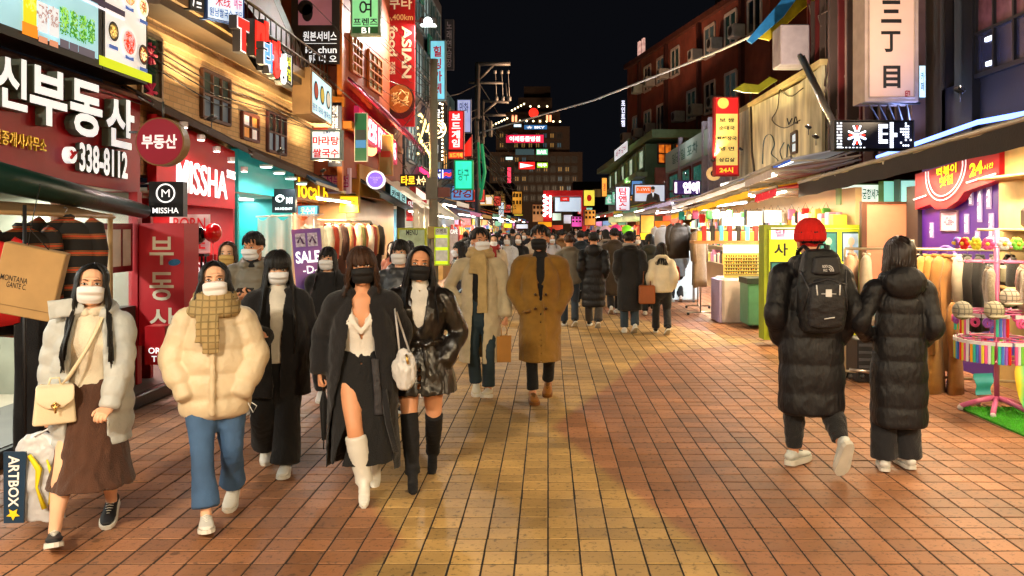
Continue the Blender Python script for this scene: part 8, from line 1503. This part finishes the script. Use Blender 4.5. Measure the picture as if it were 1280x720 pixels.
 for i, (px, py, c) in enumerate(((856, 292, '#18a07a'), (864, 298, '#1a8a9a'), (850, 288, '#e8f0f0'))): b = MB(); b.ball((0, 0, 0), .13, 12, 8); b.ball((.09, 0, .12), .05, 8, 6); b.ball((-.09, 0, .12), .05, 8, 6); t = tag(b.build('soft_toy', cloth(c)), '%s plush toy on top of the white glass cabinet' % ('green', 'teal', 'white')[i], 'soft toy'); t.location = P(px, py, 18.8)
 for i, (px, py, c, l) in enumerate(((770, 288, '#e83a7a', 'hot pink'), (784, 289, '#7ad82a', 'lime green'), (757, 290, '#e0b0b8', 'pale pink'))): b = MB(); b.ball((0, 0, 0), .2, 14, 10); t = tag(b.build('balloon', mat(c, rough=.3, emit=.5, var=0)), '%s round balloon over the stalls behind the crowd' % l, 'balloon'); t.location = P(px, py, 27)
 for i, (x0, y0, x1, y1, d, c, l) in enumerate(((800, 268, 819, 300, 25, '#e0902a', 'ochre ribbed lantern panel'), (818, 276, 838, 284, 22, '#f0801c', 'orange slanting banner'), (800, 291, 822, 300, 24, '#f0c020', 'yellow printed strip'), (818, 292, 840, 310, 21, '#e83a14', 'scarlet printed panel'), (932, 262, 955, 285, 15.5, '#e0d8c8', 'white shelf panel'), (955, 262, 978, 279, 15, '#e8c8b0', 'cream box panel'), (1000, 268, 1044, 280, 14.6, '#d8d080', 'pale yellow header panel'), (902, 272, 930, 282, 16, '#e8f0e8', 'white lit header'))): sign('lit_board', QF(x0, y0, x1, y1, d), l+' among the right-hand stalls', 'panel', DARK, lit(c, .8, .3, 6), [], .12)
 rn = random.Random(77); cc = (('red', '#c8201c'), ('cream', '#e0d0b0'), ('black', '#1a1a1c'), ('pink', '#d86a9a'), ('teal', '#1a8a8a'), ('amber', '#e09a2a'), ('white', '#e0e0e0'), ('green', '#4a9a3a'))
 for i in range(22):
  px = 852+i*8.6; d_ = 19.5-i*.28; nm, c = cc[rn.randrange(8)]; o = empty('hanging_pouch', P(px, 262+rn.uniform(-3, 4)-i*.2, d_), rn.uniform(-.5, .5), '%s pouch strung under the right-hand awnings, %s from the far end' % (nm, ORD[i]), 'bag', 'pouches strung under the right awnings')
  b = MB(); b.box((-.07, -.03, -.26), (.07, .03, -.06), ch=.02); b.build('pouch_body', cloth(c), o); b = MB(); b.tube([(-.04, 0, -.06), (0, 0, .03), (.04, 0, -.06)], .005, 5); b.build('loop', K_TXT, o)
 rk = rack('pale rail crossing behind the quilted coat and the pink stand', 3.35, 9.3, 5.0, 8.6, 1.50, mat('#c8b898', rough=.35, metal=.4))
 items = [('mid', '#c89878', 'pale peach jacket', 3.42), ('mid', '#b0a08a', 'ivory jacket', 3.56), ('mid', '#8a5a44', 'brown jacket', 3.95), ('knit', '#c8bca0', 'cream knit', 4.02), ('coat', '#1c1a1a', 'black coat', 4.06), ('coat', '#b8823a', 'bright camel long coat', 4.13), ('coat', '#b07a34', 'camel long coat', 4.22), ('coat', '#a8743a', 'deep camel long coat', 4.31), ('mid', '#c0b49c', 'beige jacket', 4.40), ('mid', '#2a2826', 'charcoal jacket', 4.49), ('mid', '#1a1a1c', 'black jacket', 4.60), ('knit', '#3a3836', 'dark grey knit', 4.72), ('knit', '#141416', 'black knit', 4.86)]
 for i, (k_, c, l, x) in enumerate(items): hang(k_, cloth(c), (x, 9.3-.42*(x-3.35), 1.48), (.75 if k_ == 'coat' else 1.1)+.1*math.sin(i*1.7), '%s on the pale rail behind the pink stand' % l, 'garments on the pale rail', seed=i % 5, scale=1.1 if k_ == 'coat' else 1)
 hang('coat', cloth('#a07432'), (4.12, 8.75, 1.02), .9, 'camel coat hanging low to the ground below the pale rail', seed=7, scale=.92); hang('coat', cloth('#9a6a30'), (4.3, 8.7, 1.0), 1.0, 'second low camel coat, darker, nearer the pink stand', seed=8, scale=.9)
 for i, (x, c, l) in enumerate(((4.30, '#8aa0a8', 'pale blue grey'), (4.50, '#c88a7a', 'salmon pink'), (4.40, '#c8b8a0', 'cream'), (4.62, '#c8c0b0', 'ivory'), (4.18, '#18181a', 'black'), (4.08, '#a89a86', 'oatmeal'))):
  o = hang('knit', mat(c, rough=1, bump=1, bs=60, var=.2, vs=30, sheen=.5), (x-.06, 7.9-.2*(i % 3), 1.40), 1.2, '%s fluffy cardigan hanging behind the pink stand' % l, 'fluffy cardigans', seed=i, scale=.62)
 for i, (px, py, c, l) in enumerate(((1203, 388, '#9a9484', 'grey checked'), (1243, 388, '#b0a890', 'beige checked'), (1262, 372, '#c8b8a8', 'cream'))): o = empty('knit_cap', P(px, py, 7.3), 0, '%s cap on the top ring of the pink stand' % l, 'cap', 'caps on the pink stand'); b = MB(); b.ball((0, 0, 0), (.085, .085, .085), 16, 10); b.build('cap_crown', plaid(c, '#4a4a48'), o); b = MB(); b.ball((0, -.06, -.05), (.08, .06, .015), 14, 6); b.build('peak', cloth(c), o)
 b = box_thing('plastic_crate', mat('#141418', rough=.5), 'black plastic crate stacked behind the couple', 'crate', (P(1072, 425, 9.2), P(1092, 470, 9.6)), ch=.01); part('crate_slot', mat('#3a3a40'), b, *[(P(1074, 430+j*9, 9.19), P(1090, 433+j*9, 9.21)) for j in range(4)])
 b = empty('rack_foot', (0, 0, 0), 0, 'white wheeled metal base under the black crate', 'trolley'); m = MB(); m.tube([P(1062, 462, 9.0), P(1095, 466, 9.0)], .02, 6); m.build('base_bar', metal('#b8b4b0'), b)
 for px in (1063, 1078, 1093): m = MB(); m.ball(P(px, 471, 9.0), .03, 8, 6); m.build('wheel', DARK, b)
 pk = mat('#d86a9a', rough=.3, coat=.3, var=.05); S = V(4.22, 7.75, 0); st = empty('accessory_stand', S, 0, 'pink metal revolving stand hung with colourful hair accessories', 'display stand')
 b = MB(); b.tube([(0, 0, .12), (0, 0, 1.72)], .024, 12); b.build('pole', pk, st)
 for i in range(5): a = math.radians(20+i*72); b = MB(); b.tube([(0, 0, .14), (math.cos(a)*.16, math.sin(a)*.16, .1), (math.cos(a)*.31, math.sin(a)*.31, .045)], .024, 8); b.build('leg', pk, st); b = MB(); b.ball((math.cos(a)*.31, math.sin(a)*.31, .03), .028, 8, 6); b.build('rubber_foot', mat('#c8c0c0'), st)
 tiers = ((1.56, .29), (.95, .3), (.7, .3), (1.42, .28), (.5, .22))
 for z, r_ in tiers:
  b = MB(); b.tube([(r_*math.cos(a), r_*math.sin(a), z) for a in np.linspace(0, 6.283, 29)], .006, 6, caps=False)
  for i in range(6): a = i*1.047; b.tube([(0, 0, z), (r_*math.cos(a), r_*math.sin(a), z)], .007, 5)
  for i in range(12): a = i*.5236+.2; b.tube([(r_*math.cos(a), r_*math.sin(a), z), ((r_+.05)*math.cos(a), (r_+.05)*math.sin(a), z-.005), ((r_+.06)*math.cos(a), (r_+.06)*math.sin(a), z+.02)], .005, 5)
  b.build('ring', pk, st)
 rn = random.Random(17); pal = [('#d8201c', 'red'), ('#e8a01c', 'orange'), ('#e0d83a', 'yellow'), ('#3ac0a0', 'turquoise'), ('#e85a9a', 'pink'), ('#4a7ad8', 'blue'), ('#d8d8e0', 'white'), ('#9a5ac0', 'violet'), ('#7ac84a', 'green')]
 for ti, (z, r_) in enumerate(tiers[:3]):
  for i in range(18):
   a = i*.349+.2+rn.uniform(-.05, .05); x, y = S.x+(r_+.055)*math.cos(a), S.y+(r_+.055)*math.sin(a); c, nm = pal[(i*(2+ti)+ti) % 9]
   if ti == 0:
    o = empty('hair_bow', (x, y, z+.03), a+1.57, '%s fabric flower clip, %s round the top ring of the pink stand' % (nm, ORD[i]), 'hair accessory', 'flower clips on the pink stand'); b = MB()
    for p_ in range(6): t = p_*1.047; b.ball((.032*math.cos(t), 0, .032*math.sin(t)), (.028, .022, .028), 8, 6)
    b.build('petal', mat(c, rough=.8, var=.1), o); b = MB(); b.ball((0, -.02, 0), .018, 8, 6); b.build('flower_centre', mat('#e8c040'), o)
   elif ti == 2 or (ti == 1 and i % 3 == 0):
    o = empty('glow_stick_pack', (x, y, z), a+1.57, '%s striped pack of hair bands, %s round ring %s of the pink stand' % (nm, ORD[i], ('one', 'two', 'three', 'four')[ti]), 'hair accessory', 'striped packs on the pink stand')
    for s_ in range(4): b = MB(); b.box((-.055+s_*.028, -.012, -.2), (-.055+s_*.028+.024, .012, -.03), ch=.006); b.build('band', mat(pal[(i+s_*2) % 9][0], rough=.4, emit=.08), o)
    b = MB(); b.box((-.06, -.014, -.03), (.06, .014, .0)); b.build('header_card', mat('#e0dce4', rough=.5), o)
   else:
    o = empty('accessory_pack', (x, y, z), a+1.57, '%s scrunchie pack, %s round ring %s of the pink stand' % (nm, ORD[i], ('one', 'two', 'three', 'four')[ti]), 'hair accessory', 'scrunchie packs on the pink stand'); b = MB(); b.tube([(.034*math.cos(t), 0, -.075+.036*math.sin(t)) for t in np.linspace(0, 6.283, 15)], .014, 7, caps=False); b.tube([(.025*math.cos(t)+.01, -.018, -.08+.028*math.sin(t)) for t in np.linspace(0, 6.283, 12)], .01, 6, caps=False); b.build('scrunchie', mat(c, rough=.6, bump=.6, bs=60, emit=.04, var=.1), o)
    b = MB(); b.box((-.05, -.006, -.035), (.05, .006, 0)); b.build('header_card', mat('#e0dce4', rough=.5), o)
 rb = bpy.data.materials.new('rainbow_cloth'); rb.use_nodes = True; nt = rb.node_tree; bb = nt.nodes['Principled BSDF']; tc = nt.nodes.new('ShaderNodeTexCoord'); sp = nt.nodes.new('ShaderNodeSeparateXYZ'); cr = nt.nodes.new('ShaderNodeValToRGB'); e = cr.color_ramp.elements; e[0].color = (*lin('#e85a9a'), 1); e[0].position = .0; e[1].position = 1; e[1].color = (*lin('#e8e0a0'), 1)
 for p0, c in ((.2, '#f0a030'), (.4, '#f0e040'), (.6, '#60d890'), (.8, '#60b0f0')): x = e.new(p0); x.color = (*lin(c), 1)
 mr = nt.nodes.new('ShaderNodeMapRange'); mr.inputs[1].default_value = -.12; mr.inputs[2].default_value = .12; nt.links.new(tc.outputs['Object'], sp.inputs[0]); nt.links.new(sp.outputs[0], mr.inputs[0]); nt.links.new(mr.outputs[0], cr.inputs[0]); nt.links.new(cr.outputs[0], bb.inputs['Base Color'])
 for i, (dx, dy, L_, w0, w1, l) in enumerate(((.03, -.36, .52, .02, .11, 'rainbow pennant cloth with yellow edge hanging in front of the pink stand'), (.22, -.38, .5, .02, .09, 'white and rainbow pennant cloth beside the yellow one'), (-.28, -.3, .2, .09, .07, 'turquoise and violet pouch hanging low on the pink stand'))):
  b = MB(); n = 8; vs = []
  for j in range(n+1):
   t = j/n; w_ = (w0+(w1-w0)*math.sin(t*3.0)) if i < 2 else w0*(1-.3*t); vs += [(-w_*1.0+.1*t*(i < 2), .02*math.sin(j*1.1), -L_*t), (w_*1.0+.1*t*(i < 2), .02*math.cos(j*1.1), -L_*t*(.93))]
  b.add(vs+[(x, y+.004, z) for x, y, z in vs], [(2*j, 2*j+1, 2*j+3, 2*j+2) for j in range(n)]+[(2*n+2+2*j, 2*n+4+2*j, 2*n+5+2*j, 2*n+3+2*j) for j in range(n)], 0, True); o = tag(b.build('pennant', rb if i != 2 else mat('#3aa0a8', rough=.5)), l, 'pennant'); o.location = S+V(dx, dy, (.58, .6, .42)[i])
 b = MB(); rn = random.Random(9)
 gr = MB(); gr.box((3.95, 5.0, .003), (5.9, 7.9, .02)); o = tag(gr.build('grass_mat', mat('#3a9a1c', rough=.9, bump=1, bs=200, var=.3, vs=30)), 'bright green artificial grass mat at the right edge', 'mat')
 b = MB()
 for i in range(5200): x, y = rn.uniform(3.96, 5.4), rn.uniform(6.2, 7.9); b.add([(x, y, .019), (x+.006, y+.002, .019), (x+rn.uniform(-.01, .01), y+rn.uniform(-.01, .01), .035+rn.uniform(0, .012))], [(0, 1, 2)])
 tag(b.build('turf', mat('#4ab024', rough=.8, var=0), o), kind='stuff')
# ---------------------------------------------------------------- far end of the street
def far_end():
 rn = random.Random(44)
 t = empty('hill_tower', (0, 0, 0), 0, 'terraced dark building with strings of lights closing the street', 'building'); d = 170; dm = paint('#4a3a30', .8)
 def B(x0, y0, x1, y1, dd, dep=12, m=dm, name='block'): a = P(x0, y1, dd); c = P(x1, y0, dd); return part(name, m, t, ((a.x, dd, a.z), (c.x, dd+dep, c.z)))
 B(612, 190, 728, 300, 168); B(620, 158, 712, 192, 172); B(632, 140, 700, 160, 176); B(648, 122, 690, 142, 180); B(655, 108, 688, 124, 184)
 part('ground_block', dm, t, ((-16, 171, -1), (12, 190, 6)))
 for j, (y, x0, x1, dd) in enumerate(((196, 616, 724, 167.8), (208, 616, 724, 167.8), (220, 616, 724, 167.8), (232, 618, 724, 167.8), (244, 618, 724, 167.8), (166, 624, 708, 171.8), (178, 624, 708, 171.8), (148, 636, 696, 175.8))):
  for i in range(int((x1-x0)/9)):
   px = x0+i*9; c = rn.choice(['#0c0c10']*4+['#5a3a1c', '#a07a40', '#3a5a6a']); q = QF(px, y, px+6, y+7, dd); window(t, q, 2, 1, paint('#2a2220'), mat(c, emit=.5 if c != '#0c0c10' else 0, rough=.3, var=0), .25, separate=False)
 b = MB()
 for (x0, y0, x1, y1, n) in ((613, 158, 634, 148, 7), (650, 151, 700, 152, 7), (640, 138, 655, 130, 5), (663, 133, 684, 133, 3)):
  for i in range(n): k = i/(n-1); b.ball(P(x0+(x1-x0)*k, y0+(y1-y0)*k, 166), .19, 6, 4)
 o = b.build('string_light', mat('#ffe8b0', emit=6, var=0), t); tag(o, kind='stuff')
 for (x0, y0, x1, y1, c, s, l, tx) in ((632, 168, 680, 179, '#d81c4a', 1.2, 'pink lit name sign on the terraced building', '이레동물병원'), (648, 202, 669, 212, '#e01418', 1.2, 'red lit arrow-like sign low on the terraced building', '►'), (671, 203, 685, 210, '#9ad81c', 1.0, 'lime lit sign beside the red one', '맥주'), (670, 186, 685, 194, '#6ad8a0', .8, 'pale green lit sign mid-way up the terraced building', 'BAR'), (644, 186, 668, 194, '#2a4a54', .6, 'dim teal lit panel on the terraced building', ''), (634, 209, 639, 229, '#f03a5a', 1.5, 'slim pink lit vertical sign at the left of the terraced building', ''), (632, 196, 641, 200, '#c8e8e8', 1.3, 'small white lit strip above the slim pink sign', ''), (642, 155, 652, 159, '#a8d0e8', 1.0, 'faint blue lit lettering on the upper terrace', 'HOTEL'), (655, 156, 684, 162, '#2a6aa8', .8, 'blue lit roof lettering with star', '★ SKY')):
  sign('lit_sign', QF(x0, y0, x1, y1, 165), l, 'sign', DARK, lit(c, s, 0), [(tx, (.1, .2, .9, .8), mat('#ffffff', emit=1.6, var=0), 0, .03, 1)] if tx else [], .3)
 for px in (643, 686): b = MB(); b.tube([P(px-2, 144, 165), P(px-2, 152, 165)], .2, 6); b.tube([P(px+2, 144, 165), P(px+2, 152, 165)], .2, 6); tag(b.build('neon_bars', mat('#ff9a6a', emit=2.5, var=0)), 'pair of orange neon bars on the %s of the upper terrace' % ('left corner' if px < 660 else 'right corner'), 'neon sign')
 for x_, y_, z_, p_ in ((-10, 120, 8, 1500), (4, 130, 8, 1500)): o = empty('floodlight', (x_, y_, z_), 0, 'added floodlight brightening the terraced building, %s one' % ('left' if x_ < 0 else 'right'), 'lamp'); m = MB(); m.box((-.4, -.2, -.3), (.4, .2, 0), ch=.05); m.build('housing', DARK, o); area('flood', (x_, y_, z_+.1), (math.radians(112), 0, 0), 2, 1, p_, (1, .72, .5))  # invented floodlights, put here only to brighten the tower
 b = MB(); b.ball((0, 0, 0), .95, 20, 14); o = tag(b.build('red_globe', mat('#ff2a1c', emit=1.8, var=.1)), 'glowing red globe on top of the terraced building', 'lamp'); o.location = P(667, 141, 164)
 g = empty('arcade_gate', (0, 0, 0), 0, 'red portal with bulb-lined edge and bright white screen over the street end', 'gate'); d = 66; rd = mat('#b8141a', rough=.4, emit=.5)
 def G(name, m, x0, y0, x1, y1, dd=d, dep=1.2): a = P(x0, y1, dd); c = P(x1, y0, dd); return part(name, m, g, ((a.x, dd, a.z), (c.x, dd+dep, c.z)))
 G('left_post', rd, 679, 238, 690, 300); G('top_beam', rd, 690, 238, 733, 245); G('right_post', rd, 727, 245, 733, 300); G('screen', lit('#b8c8d8', 1.1, .3, .3), 694, 247, 726, 264, d+.1);
 b = MB()
 for i in range(9): b.ball(P(680.5+(i % 2)*3, 245+i*3, d-.2), .12, 6, 4); b.ball(P(688, 246+i*3, d-.2), .1, 6, 4)
 tag(b.build('bulb', mat('#ffffff', emit=6, var=0), g), kind='stuff')
 for i, (x0, y0, x1, y1, dd, c, l) in enumerate(((640, 239, 653, 268, 75, '#c8842a', 'tan lit tower block front past the crowd'), (625, 242, 631, 255, 70, '#a87a3a', 'narrow ochre lit house front'), (665, 255, 680, 278, 72, '#b87a4a', 'low peach lit house front left of the red portal'), (690, 266, 702, 276, 58, '#d8f0d8', 'pale green lit stall roof under the portal'), (704, 268, 716, 280, 56, '#e8e8ff', 'white lit stall screen under the portal'), (714, 270, 728, 284, 50, '#f05ac0', 'magenta lit figure panel under the portal'), (672, 277, 690, 284, 54, '#f0a01c', 'orange lit stall fascia at the street end'), (690, 281, 704, 288, 52, '#f05a3a', 'coral lit stall fascia at the street end'), (630, 279, 640, 285, 50, '#e0e020', 'yellow-green lit stall fascia at the street end'), (645, 280, 660, 286, 52, '#e8f0ff', 'cool white lit stall fascia at the street end'), (730, 262, 745, 282, 48, '#f0a84a', 'amber lit stall fascia right of the portal'))):
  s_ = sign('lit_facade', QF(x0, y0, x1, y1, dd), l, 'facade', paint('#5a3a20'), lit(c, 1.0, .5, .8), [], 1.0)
  if y1-y0 > 12: m = MB(); q = QF(x0, y0, x1, y1, dd); [m.slab(q.sub(.1+.3*(j % 3), .1+.3*(j//3), .28+.3*(j % 3), .26+.3*(j//3), .02).c, q.n, .01) for j in range(6)]; m.build('window', mat('#3a2410'), s_)
 sign('vertical_sign', QF(623, 253, 630, 278, 60), 'white lit vertical sign at the far left stalls', 'sign', DARK, lit('#d8e8f0', 1.1), [('약국', (.2, .3, .8, .7), B_TXT)], .3)
 for i, (x0, x1, y, z, l) in enumerate(((-30, -6.6, 78, 6.5, 'unlit low block left of the street end'), (9, 30, 60, 7, 'unlit block behind the green eaved house'), (-14, -4.5, 110, 7.5, 'dim block behind the far left stalls'), (3.5, 16, 115, 8, 'dim block behind the far right stalls'))):
  g = empty('building', (0, 0, 0), 0, l, 'building'); part('wall', paint('#15110f'), g, ((x0, y, 0), (x1, y+10, z)))
  for a in range(6): xx = x0+(x1-x0)*(a+.3)/6; q = Quad((xx, y-.05, z-1), (xx+1.2, y-.05, z-1), (xx+1.2, y-.05, z-2.2), (xx, y-.05, z-2.2)); window(g, q, 2, 1, DARK, mat('#8a6a3a' if a % 3 == 1 else '#0c0e12', emit=.4 if a % 3 == 1 else 0, var=0), .08, separate=False)
 pl = empty('power_pylon', (0, 0, 0), 0, 'steel gantry pole with crossarms, transformers and insulators against the sky', 'utility pole'); d = 36; pm = mat('#6a6a68', rough=.5, metal=.4);
 def T(*pts, r=.06): b = MB(); b.tube([P(x, y, d) for x, y in pts], r, 6); b.build('steel_member', pm, pl)
 T((597, 330), (597, 80), r=.12); T((594, 80), (638, 80), r=.09); T((600, 98), (616, 82)); T((586, 103), (629, 104)); T((604, 126), (636, 128)); T((604, 126), (604, 180)); T((605, 140), (620, 128)); T((604, 144), (632, 144)); T((632, 104), (635, 128), r=.03)
 for x in (619, 627, 635): b = MB(); b.tube([P(x, 88, d), P(x+2, 126, d)], .018, 5); b.tube([P(x, 88, d), P(x, 92, d)], .06, 6); b.tube([P(x+2, 121, d), P(x+2, 126, d)], .07, 6); b.build('insulator', mat('#a8a8a4'), pl)
 for x in (594, 602, 610): part('transformer', mat('#4a4a46', rough=.6), pl, (P(x, 170, d-.3), P(x+6, 152, d+.2)), ch=.04)
 b = MB(); rn = random.Random(3)
 for i in range(16): y = rn.uniform(104, 240); b.tube([P(597, y, d), P(560+rn.uniform(-20, 20), y+rn.uniform(5, 30), d-6), P(530, y+rn.uniform(10, 60), d-12)], .02, 4); b.tube([P(600, y, d), P(625, y+rn.uniform(10, 40), d+8), P(645, y+rn.uniform(20, 60), d+20)], .02, 4)
 b.build('wire', mat('#2a2a2c'), pl)
 b = MB(); b.tube([P(602, 180, d-1), P(606, 215, d-1), P(600, 250, d-1)], .07, 6); b.tube([P(598, 178, d-1), P(600, 235, d-1)], .05, 6); b.build('green_tubing', mat('#1c8a5a', emit=.5), pl)
 b = MB(); rn = random.Random(21)
 for i in range(14):
  y0 = rn.uniform(12, 20); z0 = rn.uniform(4.2, 6.5); b.tube([V(-3.75, y0, z0), V(-3.1, y0+3, z0-rn.uniform(.3, .8)), V(-2.36, 17, rn.uniform(4.2, 5.1))], .007, 4)
 tag(b.build('wire_tangle', K_TXT), 'tangle of thin black wires strung between the pole and the facades', 'wires')
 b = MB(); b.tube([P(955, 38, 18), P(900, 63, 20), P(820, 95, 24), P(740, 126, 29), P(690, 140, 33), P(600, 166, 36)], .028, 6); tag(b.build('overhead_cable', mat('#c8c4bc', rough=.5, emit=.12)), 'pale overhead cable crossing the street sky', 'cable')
 for i, (px, d_) in enumerate(((614, 60), (634, 90))):
  tr = empty('bare_tree', (P(px, 283, d_).x, d_, 0), 0, 'bare winter tree at the far left, %s the crowd' % ('nearer' if i == 0 else 'deeper behind'), 'tree'); b = MB(); rn = random.Random(i)
  b.tube([(0, 0, 0), (.05, 0, 2), (-.05, 0, 3.6)], [.14, .1, .06], 8); b.build('trunk', mat('#3a2c22', rough=.9), tr); b = MB()
  for k in range(40): z = rn.uniform(1.8, 3.5); a = rn.uniform(0, 6.28); l = rn.uniform(.8, 2.2); e1 = V(math.cos(a)*l*.5, math.sin(a)*l*.5, z+l*.5); e2 = e1+V(math.cos(a+.4)*l*.4, math.sin(a+.4)*l*.4, l*.6); b.tube([V(0, 0, z), e1, e2], [.035, .02, .006], 4); b.tube([e1, e1+V(rn.uniform(-.5, .5), rn.uniform(-.5, .5), .7)], [.014, .004], 4)
  b.build('branch', mat('#3a2c22', rough=.9), tr)
def near_lamps():
 """the street goes on behind the camera: its stalls and street lamps light the front rows"""
 for side in (-1, 1):
  s = empty('market_stall', (0, 0, 0), 0, 'lit market stall beside the camera on the %s side' % ('left' if side < 0 else 'right'), 'stall'); X = side*5.2
  part('back_panel', paint('#b89a6a'), s, ((X, -8, 0), (X+side*.1, 2.2, 3))); part('counter', paint('#8a6a4a'), s, ((X-side*1.2, -8, 0), (X-side*.4, 2, .85))); part('canopy', paint('#5a3a2a'), s, ((X-side*1.6, -8, 2.8), (X, 2.4, 2.9)))
  for i, y in enumerate((-6.5, -3.2, .1)): tube_lamp((side*4.2, y, 2.7), (side*4.2, y+2, 2.7), 70 if side < 0 else 60, (1, .84, .62), label='%s tube lamp in the stall beside the camera, %s side' % (ORD[i], 'left' if side < 0 else 'right'))
 for i, (x, y, p, c) in enumerate(((-3.4, -2.5, 400, (1, .88, .72)), (3.0, -3.5, 280, (1, .8, .55)))):
  o = empty('street_lamp', (x, y, 0), 0, 'street lamp behind the camera on the %s' % ('left' if x < 0 else 'right'), 'street lamp'); b = MB(); b.tube([(0, 0, 0), (0, 0, 4.6), (-.4*np.sign(x), .4, 4.9)], [.07, .05, .04], 10); b.build('pole', DARK, o); b = MB(); b.box((-.4*np.sign(x)-.22, .2, 4.86), (-.4*np.sign(x)+.22, .9, 4.95), ch=.03); b.build('lamp_head', DARK, o); b = MB(); b.box((-.4*np.sign(x)-.2, .24, 4.845), (-.4*np.sign(x)+.2, .86, 4.858)); b.build('lens', mat('#fff0d8', emit=10, var=0), o)
  area('lamp_light', (x-.4*np.sign(x), y+.5, 4.82), (math.radians(28), 0, 0), .4, .6, p, c)
def uplights():
 """small made-up floodlights over the awnings, added to brighten the walls above"""
 rn = random.Random(2)
 L = [(-3.92, 9.6, 3.02, -1, 40, (1, .8, .5), 'brick house'), (-3.9, 12.0, 2.86, -1, 45, (1, .8, .5), 'brick house'), (-3.88, 14.2, 2.72, -1, 38, (1, .8, .5), 'brick house'), (-3.6, 5.2, 2.9, -1, 24, (1, .9, .8), 'crimson fascia'), (-3.0, 17.2, 3.0, -1, 80, (1, .62, .3), 'orange building'), (-2.9, 22, 3.2, -1, 30, (.7, .85, 1), 'teal glazed building'),
  (4.3, 13.6, 3.4, 1, 90, (1, .85, .72), 'scaffold house'), (4.1, 17.5, 3.4, 1, 80, (1, .85, .5), 'yellow wall'), (4.1, 20.5, 3.4, 1, 50, (1, .85, .5), 'yellow wall'), (4.1, 24.5, 3.3, 1, 50, (.9, .9, 1), 'pilaster house'), (4.1, 29, 3.3, 1, 55, (.9, .9, 1), 'pilaster house'), (3.6, 40, 3.4, 1, 60, (.6, 1, .6), 'green eaved house'), (4.5, 9, 3.25, 1, 60, (1, .8, .6), 'glazed house'), (3.4, 35, 5.4, 1, 600, (1, .6, .4), 'red brick block'), (4.0, 12.3, 3.1, 1, 16, (1, .8, .6), 'cream vertical sign')]
 for i, (x, y, z, sd, p, c, w_) in enumerate(L):  # added lamps, not fixtures of these shops, to lift the dark facades
  o = empty('floodlight', (x, y, z), 0, '%s added small black floodlight pointing up at the %s' % (ORD[i], w_), 'lamp'); b = MB(); b.box((-.045, -.06, -.03), (.045, .06, .01), ch=.01, M=Matrix.Rotation(sd*.6, 4, 'Y')); b.build('housing', DARK, o); b = MB(); b.tube([(0, 0, -.02), (0, 0, -.14)], .007, 5); b.build('bracket', STEEL, o)
  area('flood', (x+sd*.03, y, z+.06), (0, math.radians(180-sd*40), 0), .08, .12, p, c)
left_side(); fabric_shops_far(); right_side(); far_end(); near_lamps(); uplights(); people()
bpy.data.scenes.remove(TMP)
